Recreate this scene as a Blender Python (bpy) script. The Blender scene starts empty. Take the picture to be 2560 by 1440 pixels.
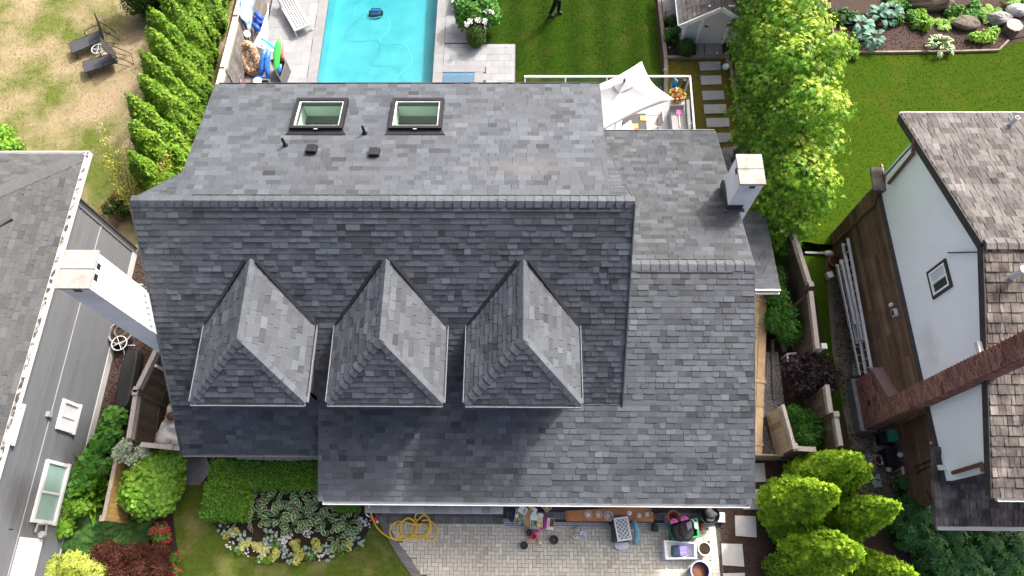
import bpy, bmesh, math, random
import numpy as np
from mathutils import Matrix, Vector
random.seed(7)
rng = np.random.default_rng(11)
scene = bpy.context.scene
col = scene.collection
R = math.radians

# ------------------------------------------------------------------ camera
H, FPX = 21.0, 1752.33
def cam_axes(t, r, y):
    t, r, y = R(t), R(r), R(y)
    right = np.array([1, 0, 0.0]); up = np.array([0, math.cos(t), math.sin(t)]); fw = np.cross(up, right)
    right, up = right*math.cos(r)+up*math.sin(r), up*math.cos(r)-right*math.sin(r)
    c, s = math.cos(y), math.sin(y)
    Z = np.array([[c, -s, 0], [s, c, 0], [0, 0, 1]])
    return Z@right, Z@up, Z@fw
CR, CU, CF = cam_axes(22.888, -1.769, 2.113)
CPOS = np.array([0, 0, H])
cd = bpy.data.cameras.new('camera'); camo = bpy.data.objects.new('camera', cd); col.objects.link(camo)
cd.sensor_width = 36; cd.lens = 36*FPX/2560; cd.clip_start = 0.1; cd.clip_end = 500
mw = Matrix(((CR[0], CU[0], -CF[0], 0), (CR[1], CU[1], -CF[1], 0), (CR[2], CU[2], -CF[2], H), (0, 0, 0, 1)))
camo.matrix_world = mw
scene.camera = camo
# ------------------------------------------------------------------ sky, sun, exposure
SUN_EL, SUN_AZ = 45.0, 42.0      # azimuth from +y towards +x
w = bpy.data.worlds.new('World'); scene.world = w; w.use_nodes = True
nt = w.node_tree; bg = nt.nodes['Background']
sky = nt.nodes.new('ShaderNodeTexSky'); sky.sky_type = 'NISHITA'; sky.sun_disc = False
sky.sun_elevation = R(SUN_EL); sky.sun_rotation = R(SUN_AZ); sky.air_density = 0.5; sky.dust_density = 9.0; sky.ozone_density = 0.5
nt.links.new(sky.outputs[0], bg.inputs[0]); bg.inputs[1].default_value = 0.15
sd = bpy.data.lights.new('sun', 'SUN'); sd.energy = 2.0; sd.angle = R(3.5); sd.color = (1.0, 0.985, 0.96)
so = bpy.data.objects.new('sun', sd); col.objects.link(so)
sv = Vector((math.cos(R(SUN_EL))*math.sin(R(SUN_AZ)), math.cos(R(SUN_EL))*math.cos(R(SUN_AZ)), math.sin(R(SUN_EL))))
so.rotation_euler = sv.to_track_quat('Z', 'Y').to_euler(); so.location = (20, 25, 40)
scene.view_settings.view_transform = 'Standard'; scene.view_settings.look = 'None'
scene.view_settings.exposure = 1.45; scene.view_settings.gamma = 1.0

# ------------------------------------------------------------------ survey helpers: a sighted direction meets a known plane of the place
def ray(u, v):
    return CF + CR*((u-1280)/FPX) + CU*((720-v)/FPX)
def at(u, v, z=0.0):
    d = ray(u, v); return CPOS + d*((z-H)/d[2])
def atx(u, v, x):
    d = ray(u, v); return CPOS + d*(x/d[0])
def aty(u, v, y):
    d = ray(u, v); return CPOS + d*(y/d[1])
def atp(u, v, p, n):
    d = ray(u, v); n = np.array(n, float); return CPOS + d*(((np.array(p, float)-CPOS)@n)/(d@n))
def proj(p):
    q = np.array(p, float)-CPOS; z = q@CF
    return 1280+FPX*(q@CR)/z, 720-FPX*(q@CU)/z

# ------------------------------------------------------------------ materials
def _n(nt, t, **k):
    n = nt.nodes.new(t)
    for a, b in k.items(): setattr(n, a, b)
    return n
def rgba(c): return (c[0], c[1], c[2], 1.0)
MATS = {}
def mat(name, c, c2=None, scale=6.0, rough=0.8, bump=0.0, bscale=None, metal=0.0, spec=0.3, stretch=(1, 1, 1), detail=5.0, c3=None, scale3=0.6, amt3=0.6, contrast=0.25, emit=None, alpha=None, trans=0.0, ior=1.45, fine=0.0):
    m = bpy.data.materials.new(name); m.use_nodes = True; nt = m.node_tree; L = nt.links.new
    b = nt.nodes['Principled BSDF']
    geo = _n(nt, 'ShaderNodeNewGeometry')
    mp = _n(nt, 'ShaderNodeMapping'); mp.inputs['Scale'].default_value = stretch; L(geo.outputs['Position'], mp.inputs[0])
    no = _n(nt, 'ShaderNodeTexNoise'); no.inputs['Scale'].default_value = scale; no.inputs['Detail'].default_value = detail; L(mp.outputs[0], no.inputs['Vector'])
    rp = _n(nt, 'ShaderNodeValToRGB'); rp.color_ramp.elements[0].position = 0.5-contrast; rp.color_ramp.elements[1].position = 0.5+contrast
    c2 = c2 or c
    rp.color_ramp.elements[0].color = rgba(c); rp.color_ramp.elements[1].color = rgba(c2); L(no.outputs['Fac'], rp.inputs[0])
    out = rp.outputs[0]
    if c3:
        n3 = _n(nt, 'ShaderNodeTexNoise'); n3.inputs['Scale'].default_value = scale3; n3.inputs['Detail'].default_value = 4; L(geo.outputs['Position'], n3.inputs['Vector'])
        r3 = _n(nt, 'ShaderNodeMapRange'); r3.inputs[1].default_value = 0.45; r3.inputs[2].default_value = 0.68; r3.inputs[4].default_value = amt3; L(n3.outputs['Fac'], r3.inputs[0])
        mx = _n(nt, 'ShaderNodeMix', data_type='RGBA'); L(r3.outputs[0], mx.inputs[0]); L(out, mx.inputs[6]); mx.inputs[7].default_value = rgba(c3); out = mx.outputs[2]
    if fine:
        nf = _n(nt, 'ShaderNodeTexNoise'); nf.inputs['Scale'].default_value = 90; nf.inputs['Detail'].default_value = 2; L(geo.outputs['Position'], nf.inputs['Vector'])
        rf = _n(nt, 'ShaderNodeMapRange'); rf.inputs[1].default_value = 0.3; rf.inputs[2].default_value = 0.7; rf.inputs[3].default_value = 1-fine; rf.inputs[4].default_value = 1+fine; L(nf.outputs['Fac'], rf.inputs[0])
        vm = _n(nt, 'ShaderNodeVectorMath', operation='SCALE'); L(out, vm.inputs[0]); L(rf.outputs[0], vm.inputs[3]); out = vm.outputs[0]
    at_ = _n(nt, 'ShaderNodeAttribute', attribute_name='tone')
    v1 = _n(nt, 'ShaderNodeVectorMath', operation='SCALE'); L(out, v1.inputs[0]); L(at_.outputs['Fac'], v1.inputs[3])
    oi = _n(nt, 'ShaderNodeObjectInfo')
    v2 = _n(nt, 'ShaderNodeVectorMath', operation='MULTIPLY'); L(v1.outputs[0], v2.inputs[0]); L(oi.outputs['Color'], v2.inputs[1])
    L(v2.outputs[0], b.inputs['Base Color'])
    b.inputs['Roughness'].default_value = rough; b.inputs['Metallic'].default_value = metal; b.inputs['Specular IOR Level'].default_value = spec
    if bump:
        nb = _n(nt, 'ShaderNodeTexNoise'); nb.inputs['Scale'].default_value = bscale or scale*4; nb.inputs['Detail'].default_value = 5; L(mp.outputs[0], nb.inputs['Vector'])
        bp = _n(nt, 'ShaderNodeBump'); bp.inputs['Strength'].default_value = min(1, bump); bp.inputs['Distance'].default_value = 0.02; L(nb.outputs['Fac'], bp.inputs['Height']); L(bp.outputs[0], b.inputs['Normal'])
    if trans: b.inputs['Transmission Weight'].default_value = trans; b.inputs['IOR'].default_value = ior
    if alpha is not None: b.inputs['Alpha'].default_value = alpha
    if emit: b.inputs['Emission Color'].default_value = rgba(emit[0]); b.inputs['Emission Strength'].default_value = emit[1]
    MATS[name] = m; return m
def leafmat(name, dark, mid, light, rough=0.5, transl=0.3, spec=0.2):
    m = bpy.data.materials.new(name); m.use_nodes = True; nt = m.node_tree; L = nt.links.new
    b = nt.nodes['Principled BSDF']; out = nt.nodes['Material Output']
    a = _n(nt, 'ShaderNodeAttribute', attribute_name='tone')
    rp = _n(nt, 'ShaderNodeValToRGB'); e = rp.color_ramp.elements
    e[0].position = 0; e[0].color = rgba(dark); e[1].position = 1; e[1].color = rgba(light); k = e.new(0.5); k.color = rgba(mid)
    L(a.outputs['Fac'], rp.inputs[0])
    oi = _n(nt, 'ShaderNodeObjectInfo'); v2 = _n(nt, 'ShaderNodeVectorMath', operation='MULTIPLY'); L(rp.outputs[0], v2.inputs[0]); L(oi.outputs['Color'], v2.inputs[1])
    L(v2.outputs[0], b.inputs['Base Color']); b.inputs['Roughness'].default_value = rough; b.inputs['Specular IOR Level'].default_value = spec
    tr = _n(nt, 'ShaderNodeBsdfTranslucent'); L(v2.outputs[0], tr.inputs[0])
    mx = _n(nt, 'ShaderNodeMixShader'); mx.inputs[0].default_value = transl; L(b.outputs[0], mx.inputs[1]); L(tr.outputs[0], mx.inputs[2]); L(mx.outputs[0], out.inputs[0])
    MATS[name] = m; return m

# ------------------------------------------------------------------ mesh builder
WL = {}
def A(p): return np.array(p, float)
def unit(p): p = A(p); return p/np.linalg.norm(p)
class MB:
    def __init__(s): s.v = []; s.f = []; s.t = []; s.mi = []; s.tone = 1.0; s.m = 0
    def add(s, vs, fs, tone=None):
        o = len(s.v); s.v += [tuple(map(float, q)) for q in vs]
        for f in fs: s.f.append(tuple(i+o for i in f)); s.t.append(s.tone if tone is None else tone); s.mi.append(s.m)
        return s
    def hexa(s, b, t, tone=None):      # bottom ring, top ring (same count)
        n = len(b)
        return s.add(list(b)+list(t), [tuple(range(n-1, -1, -1)), tuple(range(n, 2*n))]+[(i, (i+1) % n, n+(i+1) % n, n+i) for i in range(n)], tone)
    def box(s, c, sz, rz=0.0, tone=None, ry=0.0, rx=0.0):
        M = Matrix.Rotation(rz, 3, 'Z')@Matrix.Rotation(ry, 3, 'Y')@Matrix.Rotation(rx, 3, 'X')
        x, y, z = sz[0]/2, sz[1]/2, sz[2]/2
        P = [Vector(c)+M@Vector(q) for q in ((-x, -y, -z), (x, -y, -z), (x, y, -z), (-x, y, -z), (-x, -y, z), (x, -y, z), (x, y, z), (-x, y, z))]
        return s.hexa(P[:4], P[4:], tone)
    def beam(s, a, b, wd, ht, up=(0, 0, 1), tone=None):   # centred bar from a to b
        a, b = A(a), A(b); d = unit(b-a); sd = np.cross(d, A(up))
        if np.linalg.norm(sd) < 1e-6: sd = np.cross(d, (1, 0, 0))
        sd = unit(sd); u = np.cross(sd, d)
        q = lambda p: [p-sd*wd/2-u*ht/2, p+sd*wd/2-u*ht/2, p+sd*wd/2+u*ht/2, p-sd*wd/2+u*ht/2]
        return s.hexa(q(a), q(b), tone)
    def prism(s, pts, ext, tone=None):    # 3D polygon extruded
        p = [A(q) for q in pts]; e = A(ext)
        return s.hexa(p, [q+e for q in p], tone)
    def poly(s, pts, tone=None): return s.add(pts, [tuple(range(len(pts)))], tone)
    def tube(s, path, r, n=8, closed=False, tone=None, caps=True):
        P = [A(q) for q in path]; N = len(P); rs = r if hasattr(r, '__len__') else [r]*N
        vs = []; last = None
        for i in range(N):
            if closed: d = unit(P[(i+1) % N]-P[i-1])
            else: d = unit(P[min(i+1, N-1)]-P[max(i-1, 0)])
            if last is None:
                a = np.cross(d, (0, 0, 1));
                if np.linalg.norm(a) < 1e-3: a = np.cross(d, (1, 0, 0))
            else: a = last-d*(last@d)
            a = unit(a); b = np.cross(d, a); last = a
            vs += [P[i]+(a*math.cos(2*math.pi*k/n)+b*math.sin(2*math.pi*k/n))*rs[i] for k in range(n)]
        fs = []
        for i in range(N if closed else N-1):
            j = (i+1) % N
            for k in range(n): fs.append((i*n+k, i*n+(k+1) % n, j*n+(k+1) % n, j*n+k))
        if caps and not closed: fs += [tuple(range(n-1, -1, -1)), tuple(range((N-1)*n, N*n))]
        return s.add(vs, fs, tone)
    def lathe(s, prof, c=(0, 0, 0), n=20, tone=None, axis=None, sx=1.0, sy=1.0, cap0=True, cap1=False):
        Mx = Matrix.Identity(3) if axis is None else Vector((0, 0, 1)).rotation_difference(Vector(axis)).to_matrix()
        vs = []; c = Vector(c)
        for (r, z) in prof:
            for k in range(n):
                a = 2*math.pi*k/n; vs.append(c+Mx@Vector((r*math.cos(a)*sx, r*math.sin(a)*sy, z)))
        m = len(prof); fs = []
        for i in range(m-1):
            for k in range(n): fs.append((i*n+k, i*n+(k+1) % n, (i+1)*n+(k+1) % n, (i+1)*n+k))
        if cap0: fs.append(tuple(range(n-1, -1, -1)))
        if cap1: fs.append(tuple(range((m-1)*n, m*n)))
        return s.add(vs, fs, tone)
    def ball(s, c, r, n=14, m=9, tone=None, sc=(1, 1, 1)):
        vs = [A(c)+A((0, 0, -r*sc[2]))]
        for i in range(1, m):
            t = math.pi*i/m
            for k in range(n): a = 2*math.pi*k/n; vs.append(A(c)+A((r*math.sin(t)*math.cos(a)*sc[0], r*math.sin(t)*math.sin(a)*sc[1], -r*math.cos(t)*sc[2])))
        vs.append(A(c)+A((0, 0, r*sc[2]))); fs = []
        for k in range(n): fs.append((0, 1+(k+1) % n, 1+k))
        for i in range(m-2):
            for k in range(n): fs.append((1+i*n+k, 1+i*n+(k+1) % n, 1+(i+1)*n+(k+1) % n, 1+(i+1)*n+k))
        e = len(vs)-1; o = 1+(m-2)*n
        for k in range(n): fs.append((o+k, o+(k+1) % n, e))
        return s.add(vs, fs, tone)
    def mesh(s, name, mats, smooth=False, off=(0, 0, 0)):
        me = bpy.data.meshes.new(name)
        me.from_pydata([(a-off[0], b-off[1], c-off[2]) for a, b, c in s.v], [], s.f)
        at_ = me.attributes.new('tone', 'FLOAT', 'FACE'); at_.data.foreach_set('value', s.t)
        mats = mats if isinstance(mats, (list, tuple)) else [mats]
        for m in mats: me.materials.append(MATS[m])
        if len(mats) > 1: me.polygons.foreach_set('material_index', s.mi)
        if smooth: me.polygons.foreach_set('use_smooth', [True]*len(s.f))
        me.update(); return me
    def build(s, name, mats, parent=None, smooth=False, loc=None, bevel=0.0, local=False, fix=False):
        off = loc if loc is not None else (0, 0, 0)
        me = s.mesh(name, mats, smooth, off)
        if fix:
            bm = bmesh.new(); bm.from_mesh(me); bmesh.ops.recalc_face_normals(bm, faces=bm.faces); bm.to_mesh(me); bm.free()
        o = bpy.data.objects.new(name, me); col.objects.link(o)
        if loc is not None: o.location = loc; WL[o] = A(loc)
        else: WL[o] = A((0, 0, 0))
        if parent is not None:
            o.parent = parent
            if not local: o.location = Vector(off)-Vector(WL[parent])
            else: WL[o] = WL[parent]
        if bevel:
            b = o.modifiers.new('bevel', 'BEVEL'); b.width = bevel; b.segments = 2; b.limit_method = 'ANGLE'
        return o
def mesh_from(name, V, F, tone, mats, parent=None, kind=None, smooth=False):   # numpy, equal-size faces
    me = bpy.data.meshes.new(name); n = len(V); k = F.shape[1]; nf = len(F)
    me.vertices.add(n); me.vertices.foreach_set('co', np.ascontiguousarray(V, dtype=np.float32).ravel())
    me.loops.add(nf*k); me.loops.foreach_set('vertex_index', np.ascontiguousarray(F, dtype=np.int32).ravel())
    me.polygons.add(nf); me.polygons.foreach_set('loop_start', np.arange(0, nf*k, k, dtype=np.int32))
    try: me.polygons.foreach_set('loop_total', np.full(nf, k, dtype=np.int32))
    except Exception: pass
    me.update(calc_edges=True)
    a = me.attributes.new('tone', 'FLOAT', 'FACE'); a.data.foreach_set('value', np.ascontiguousarray(tone, dtype=np.float32))
    for m in (mats if isinstance(mats, (list, tuple)) else [mats]): me.materials.append(MATS[m])
    if smooth: me.polygons.foreach_set('use_smooth', np.ones(nf, dtype=bool))
    o = bpy.data.objects.new(name, me); col.objects.link(o); WL[o] = A((0, 0, 0))
    if parent is not None: o.parent = parent; o.location = -Vector(WL[parent])
    if kind: o['kind'] = kind
    return o
def tag(o, label, cat, group=None):
    o['label'] = label; o['category'] = cat
    if group: o['group'] = group
    return o
def struct(o): o['kind'] = 'structure'; return o
def thing(name, label, cat, loc=(0, 0, 0), rz=0.0, group=None):
    o = bpy.data.objects.new(name, None); col.objects.link(o); o.location = Vector(loc); o.rotation_euler = (0, 0, rz)
    o.empty_display_size = 0.1; WL[o] = A(loc); return tag(o, label, cat, group)
def piece(name, me, M, parent, tone=None):
    o = bpy.data.objects.new(name, me); col.objects.link(o); o.parent = parent
    if parent is not None: o.matrix_parent_inverse = Matrix.Translation(-Vector(WL[parent]))
    o.matrix_basis = M; WL[o] = A(M.translation)
    if tone is not None: o.color = (tone, tone, tone, 1) if not hasattr(tone, '__len__') else (*tone, 1)
    return o
def dup(root, loc, rz=None, label=None, group=None, scale=None):
    r = root.copy(); col.objects.link(r); r.location = Vector(loc); WL[r] = A(loc)
    if rz is not None: r.rotation_euler = (0, 0, rz)
    if scale: r.scale = (scale,)*3 if not hasattr(scale, '__len__') else scale
    if label: r['label'] = label
    if group: r['group'] = group
    for ch in root.children:
        c = ch.copy(); col.objects.link(c); c.parent = r
        for g in ch.children:
            d = g.copy(); col.objects.link(d); d.parent = c
    return r
def frame(O, U, V, N): return Matrix(((U[0], V[0], N[0], O[0]), (U[1], V[1], N[1], O[1]), (U[2], V[2], N[2], O[2]), (0, 0, 0, 1)))

# ------------------------------------------------------------------ palette
SH = (0.155, 0.158, 0.168)
mat('shingle', (0.046, 0.0525, 0.0608), (0.0661, 0.0749, 0.0847), scale=26, rough=0.7, spec=0.3, fine=0.28, c3=(0.0649, 0.0768, 0.0944), scale3=0.5, amt3=0.4, bump=0.35, bscale=120)
mat('shingle_old', (0.0596, 0.0634, 0.0655), (0.0806, 0.0844, 0.0862), scale=20, rough=0.93, spec=0.15, fine=0.22, c3=(0.0727, 0.0736, 0.0721), scale3=0.5, amt3=0.4, bump=0.3, bscale=120)
mat('shake', (0.0647, 0.0595, 0.0571), (0.127, 0.119, 0.116), scale=9, rough=0.95, spec=0.1, fine=0.2, stretch=(3, 1, 1), c3=(0.151, 0.143, 0.14), scale3=1.4, amt3=0.7, bump=0.6, bscale=60)
mat('shake_dark', (0.0525, 0.0448, 0.0406), (0.119, 0.105, 0.098), scale=9, rough=0.95, spec=0.1, fine=0.2, stretch=(3, 1, 1), c3=(0.21, 0.189, 0.168), scale3=2.2, amt3=0.8, bump=0.6, bscale=60)
mat('black_metal', (0.012, 0.012, 0.014), (0.02, 0.02, 0.022), rough=0.5, spec=0.2)
mat('shingle_pale', (0.18, 0.188, 0.191), (0.247, 0.255, 0.259), scale=8, rough=0.9, fine=0.2)
mat('grey_metal', (0.17, 0.175, 0.185), (0.21, 0.215, 0.225), rough=0.5, spec=0.5)
mat('pale_metal', (0.55, 0.57, 0.58), (0.62, 0.63, 0.64), rough=0.5, spec=0.5)
mat('dark_gutter', (0.05, 0.05, 0.055), (0.07, 0.07, 0.075), rough=0.5)
mat('white_paint', (0.592, 0.592, 0.584), (0.656, 0.656, 0.648), scale=3, rough=0.6, bump=0.1)
mat('chimney_white', (0.784, 0.795, 0.795), (0.896, 0.9, 0.9), scale=5, rough=0.8, bump=0.4, bscale=30)
mat('cap_stone', (0.268, 0.251, 0.22), (0.32, 0.311, 0.294), scale=5, rough=0.9, c3=(0.156, 0.138, 0.117), scale3=3.5, amt3=0.55, bump=0.5, fine=0.12)
mat('siding_grey', (0.105, 0.112, 0.12), (0.119, 0.127, 0.133), scale=2.2, rough=0.75, bump=0.15, stretch=(6, 1, 6))
mat('house_wall', (0.34, 0.35, 0.36), (0.40, 0.41, 0.42), scale=2, rough=0.8)
mat('stone', (0.20, 0.19, 0.18), (0.34, 0.33, 0.31), scale=7, rough=0.95, bump=0.7)
mat('stucco', (0.831, 0.888, 0.894), (0.9, 0.9, 0.9), scale=3, rough=0.9, bump=0.7, bscale=9, c3=(0.78, 0.811, 0.778), scale3=0.8, amt3=0.4)
mat('wood_dark', (0.0898, 0.0518, 0.0315), (0.19, 0.12, 0.077), scale=9, rough=0.9, stretch=(1, 0.12, 6), bump=0.9, bscale=20, contrast=0.14, c3=(0.269, 0.18, 0.122), scale3=2, amt3=0.35)
mat('trim_dark', (0.035, 0.032, 0.032), (0.06, 0.055, 0.052), rough=0.8)
mat('brown_metal', (0.11, 0.05, 0.035), (0.15, 0.07, 0.05), rough=0.5, spec=0.4)
mat('brick', (0.187, 0.0901, 0.0728), (0.342, 0.17, 0.131), scale=14, rough=0.92, bump=0.5, fine=0.15)
mat('mortar', (0.306, 0.243, 0.216), (0.378, 0.306, 0.27), scale=10, rough=0.95)
mat('flash_brown', (0.20, 0.135, 0.125), (0.23, 0.16, 0.15), rough=0.6)
mat('concrete', (0.357, 0.357, 0.348), (0.442, 0.442, 0.425), scale=4, rough=0.92, bump=0.3, fine=0.08)
mat('concrete_dark', (0.17, 0.165, 0.16), (0.27, 0.26, 0.25), scale=5, rough=0.95, bump=0.4, fine=0.12)
mat('slab_white', (0.197, 0.206, 0.213), (0.235, 0.245, 0.254), scale=3, rough=0.8, fine=0.03)
mat('coping', (0.17, 0.171, 0.172), (0.207, 0.209, 0.212), scale=4, rough=0.85, fine=0.05)
mat('fence_grey', (0.315, 0.277, 0.24), (0.435, 0.398, 0.36), scale=6, rough=0.9, stretch=(4, 1, 1), bump=0.3)
mat('fence_brown', (0.085, 0.06, 0.042), (0.15, 0.11, 0.08), scale=5, rough=0.9, stretch=(1, 5, 1), bump=0.3)
mat('fence_tan', (0.26, 0.20, 0.13), (0.36, 0.29, 0.20), scale=5, rough=0.9, stretch=(1, 5, 1), bump=0.3)
mat('fence_amber', (0.17, 0.105, 0.03), (0.27, 0.18, 0.06), scale=5, rough=0.85, stretch=(1, 5, 1), bump=0.3)
mat('old_deck', (0.10, 0.09, 0.085), (0.19, 0.175, 0.165), scale=6, rough=0.9, stretch=(5, 0.6, 1), bump=0.5)
mat('plank_new', (0.42, 0.30, 0.18), (0.60, 0.47, 0.33), scale=7, rough=0.85, stretch=(5, 0.8, 1), bump=0.3, c3=(0.25, 0.17, 0.10), scale3=3, amt3=0.5)
mat('soil', (0.022, 0.014, 0.010), (0.06, 0.040, 0.028), scale=30, rough=1.0, bump=1.0, bscale=50)
mat('bark', (0.031, 0.0192, 0.0151), (0.0682, 0.045, 0.036), scale=22, rough=1.0, bump=1.0, bscale=45)
mat('gravel', (0.16, 0.155, 0.15), (0.42, 0.41, 0.39), scale=38, rough=1.0, bump=1.0, bscale=40, contrast=0.15)
mat('gravel_dark', (0.07, 0.055, 0.04), (0.20, 0.175, 0.145), scale=26, rough=1.0, bump=1.0, bscale=40, c3=(0.06, 0.075, 0.02), scale3=1.2, amt3=0.7)
mat('trunk', (0.09, 0.065, 0.05), (0.17, 0.13, 0.10), scale=12, rough=0.95, stretch=(1, 1, 0.2), bump=0.8)
mat('edge_wood', (0.15, 0.12, 0.09), (0.25, 0.21, 0.17), scale=6, rough=0.95, bump=0.4)
for nm, c in (('white', (0.8, 0.8, 0.79)), ('black', (0.014, 0.014, 0.015)), ('charcoal', (0.045, 0.045, 0.05)), ('dark_grey', (0.09, 0.085, 0.082)), ('mid_grey', (0.25, 0.25, 0.255)), ('light_grey', (0.52, 0.52, 0.525)),
              ('red', (0.6, 0.03, 0.05)), ('pink', (0.72, 0.13, 0.42)), ('coral', (0.75, 0.16, 0.18)), ('magenta', (0.45, 0.03, 0.22)), ('green', (0.02, 0.32, 0.09)), ('lime', (0.05, 0.5, 0.07)), ('navy', (0.012, 0.022, 0.11)), ('blue', (0.015, 0.075, 0.42)), ('sky_blue', (0.05, 0.36, 0.68)),
              ('teal', (0.02, 0.42, 0.45)), ('aqua', (0.22, 0.52, 0.58)), ('purple', (0.20, 0.16, 0.55)), ('slate', (0.035, 0.06, 0.10)), ('yellow', (0.75, 0.52, 0.05)), ('hose_yellow', (0.80, 0.52, 0.045)), ('terracotta', (0.46, 0.16, 0.09)), ('terracotta_dark', (0.17, 0.055, 0.028)),
              ('kraft', (0.44, 0.28, 0.14)), ('tan', (0.5, 0.36, 0.2)), ('cream', (0.74, 0.68, 0.52)), ('bin_green', (0.018, 0.055, 0.035)), ('sage', (0.22, 0.31, 0.26)), ('hose_green', (0.03, 0.33, 0.25)), ('orange', (0.62, 0.28, 0.06)), ('denim', (0.03, 0.055, 0.14)), ('skin', (0.45, 0.26, 0.18)), ('hair', (0.02, 0.013, 0.01)), ('rust', (0.13, 0.035, 0.015)), ('silver', (0.6, 0.6, 0.6)), ('lavender', (0.33, 0.38, 0.62))):
    mat(nm, c, tuple(min(1, x*1.12) for x in c), scale=7, rough=0.55, bump=0.06, spec=0.4)
mat('chrome', (0.7, 0.7, 0.7), rough=0.2, metal=1.0)
mat('glass_pane', (0.03, 0.055, 0.045), (0.04, 0.07, 0.055), rough=0.06, spec=0.4, alpha=0.12)
mat('shaft_paint', (0.6, 0.78, 0.63), (0.66, 0.84, 0.69), scale=2, rough=0.8)
mat('glass_clear', (0.75, 0.82, 0.82), rough=0.05, spec=0.6, alpha=0.25)
mat('glass_dark', (0.05, 0.065, 0.06), rough=0.05, spec=0.8)
mat('window_glass', (0.22, 0.34, 0.31), (0.30, 0.42, 0.39), scale=2, rough=0.12, spec=0.7)
mat('ply_orange', (0.40, 0.17, 0.065), (0.50, 0.23, 0.095), scale=4, rough=0.7, stretch=(0.5, 6, 1), c3=(0.30, 0.12, 0.05), scale3=3, amt3=0.5)
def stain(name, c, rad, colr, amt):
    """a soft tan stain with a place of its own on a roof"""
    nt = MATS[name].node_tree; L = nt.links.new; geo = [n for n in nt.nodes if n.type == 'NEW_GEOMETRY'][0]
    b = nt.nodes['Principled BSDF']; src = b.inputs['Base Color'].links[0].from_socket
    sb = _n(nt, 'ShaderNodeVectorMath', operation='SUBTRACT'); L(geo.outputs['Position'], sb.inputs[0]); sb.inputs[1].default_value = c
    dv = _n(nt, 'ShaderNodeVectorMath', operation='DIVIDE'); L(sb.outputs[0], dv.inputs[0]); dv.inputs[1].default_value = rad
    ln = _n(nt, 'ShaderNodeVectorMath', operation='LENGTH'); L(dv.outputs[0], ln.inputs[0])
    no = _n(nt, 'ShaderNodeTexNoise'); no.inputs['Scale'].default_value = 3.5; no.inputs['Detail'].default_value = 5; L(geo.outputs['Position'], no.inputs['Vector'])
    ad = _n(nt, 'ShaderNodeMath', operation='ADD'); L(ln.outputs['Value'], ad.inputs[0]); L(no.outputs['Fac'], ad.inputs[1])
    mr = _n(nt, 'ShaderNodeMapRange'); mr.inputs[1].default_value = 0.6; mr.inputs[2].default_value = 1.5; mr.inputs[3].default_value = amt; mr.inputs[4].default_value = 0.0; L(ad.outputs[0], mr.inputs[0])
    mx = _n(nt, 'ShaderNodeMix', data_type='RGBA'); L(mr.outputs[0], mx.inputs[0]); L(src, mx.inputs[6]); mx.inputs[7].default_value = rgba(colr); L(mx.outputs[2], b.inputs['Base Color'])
stain('shingle', (0.0, 8.85, 7.2), (1.7, 0.28, 2.0), (0.135, 0.115, 0.102), 0.32)
stain('shingle', (-4.0, 8.6, 7.2), (1.2, 0.2, 2.0), (0.12, 0.105, 0.098), 0.2)
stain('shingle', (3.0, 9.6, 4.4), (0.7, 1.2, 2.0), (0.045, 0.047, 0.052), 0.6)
stain('stucco', (10.35, 5.6, 3.9), (1.0, 0.8, 0.5), (0.62, 0.60, 0.52), 0.5)
stain('chimney_white', (-9.1, 5.5, 7.6), (0.6, 0.4, 0.5), (0.55, 0.53, 0.48), 0.5)
stain('chimney_white', (5.7, 9.3, 5.5), (0.5, 0.5, 0.35), (0.5, 0.48, 0.44), 0.6)
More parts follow.
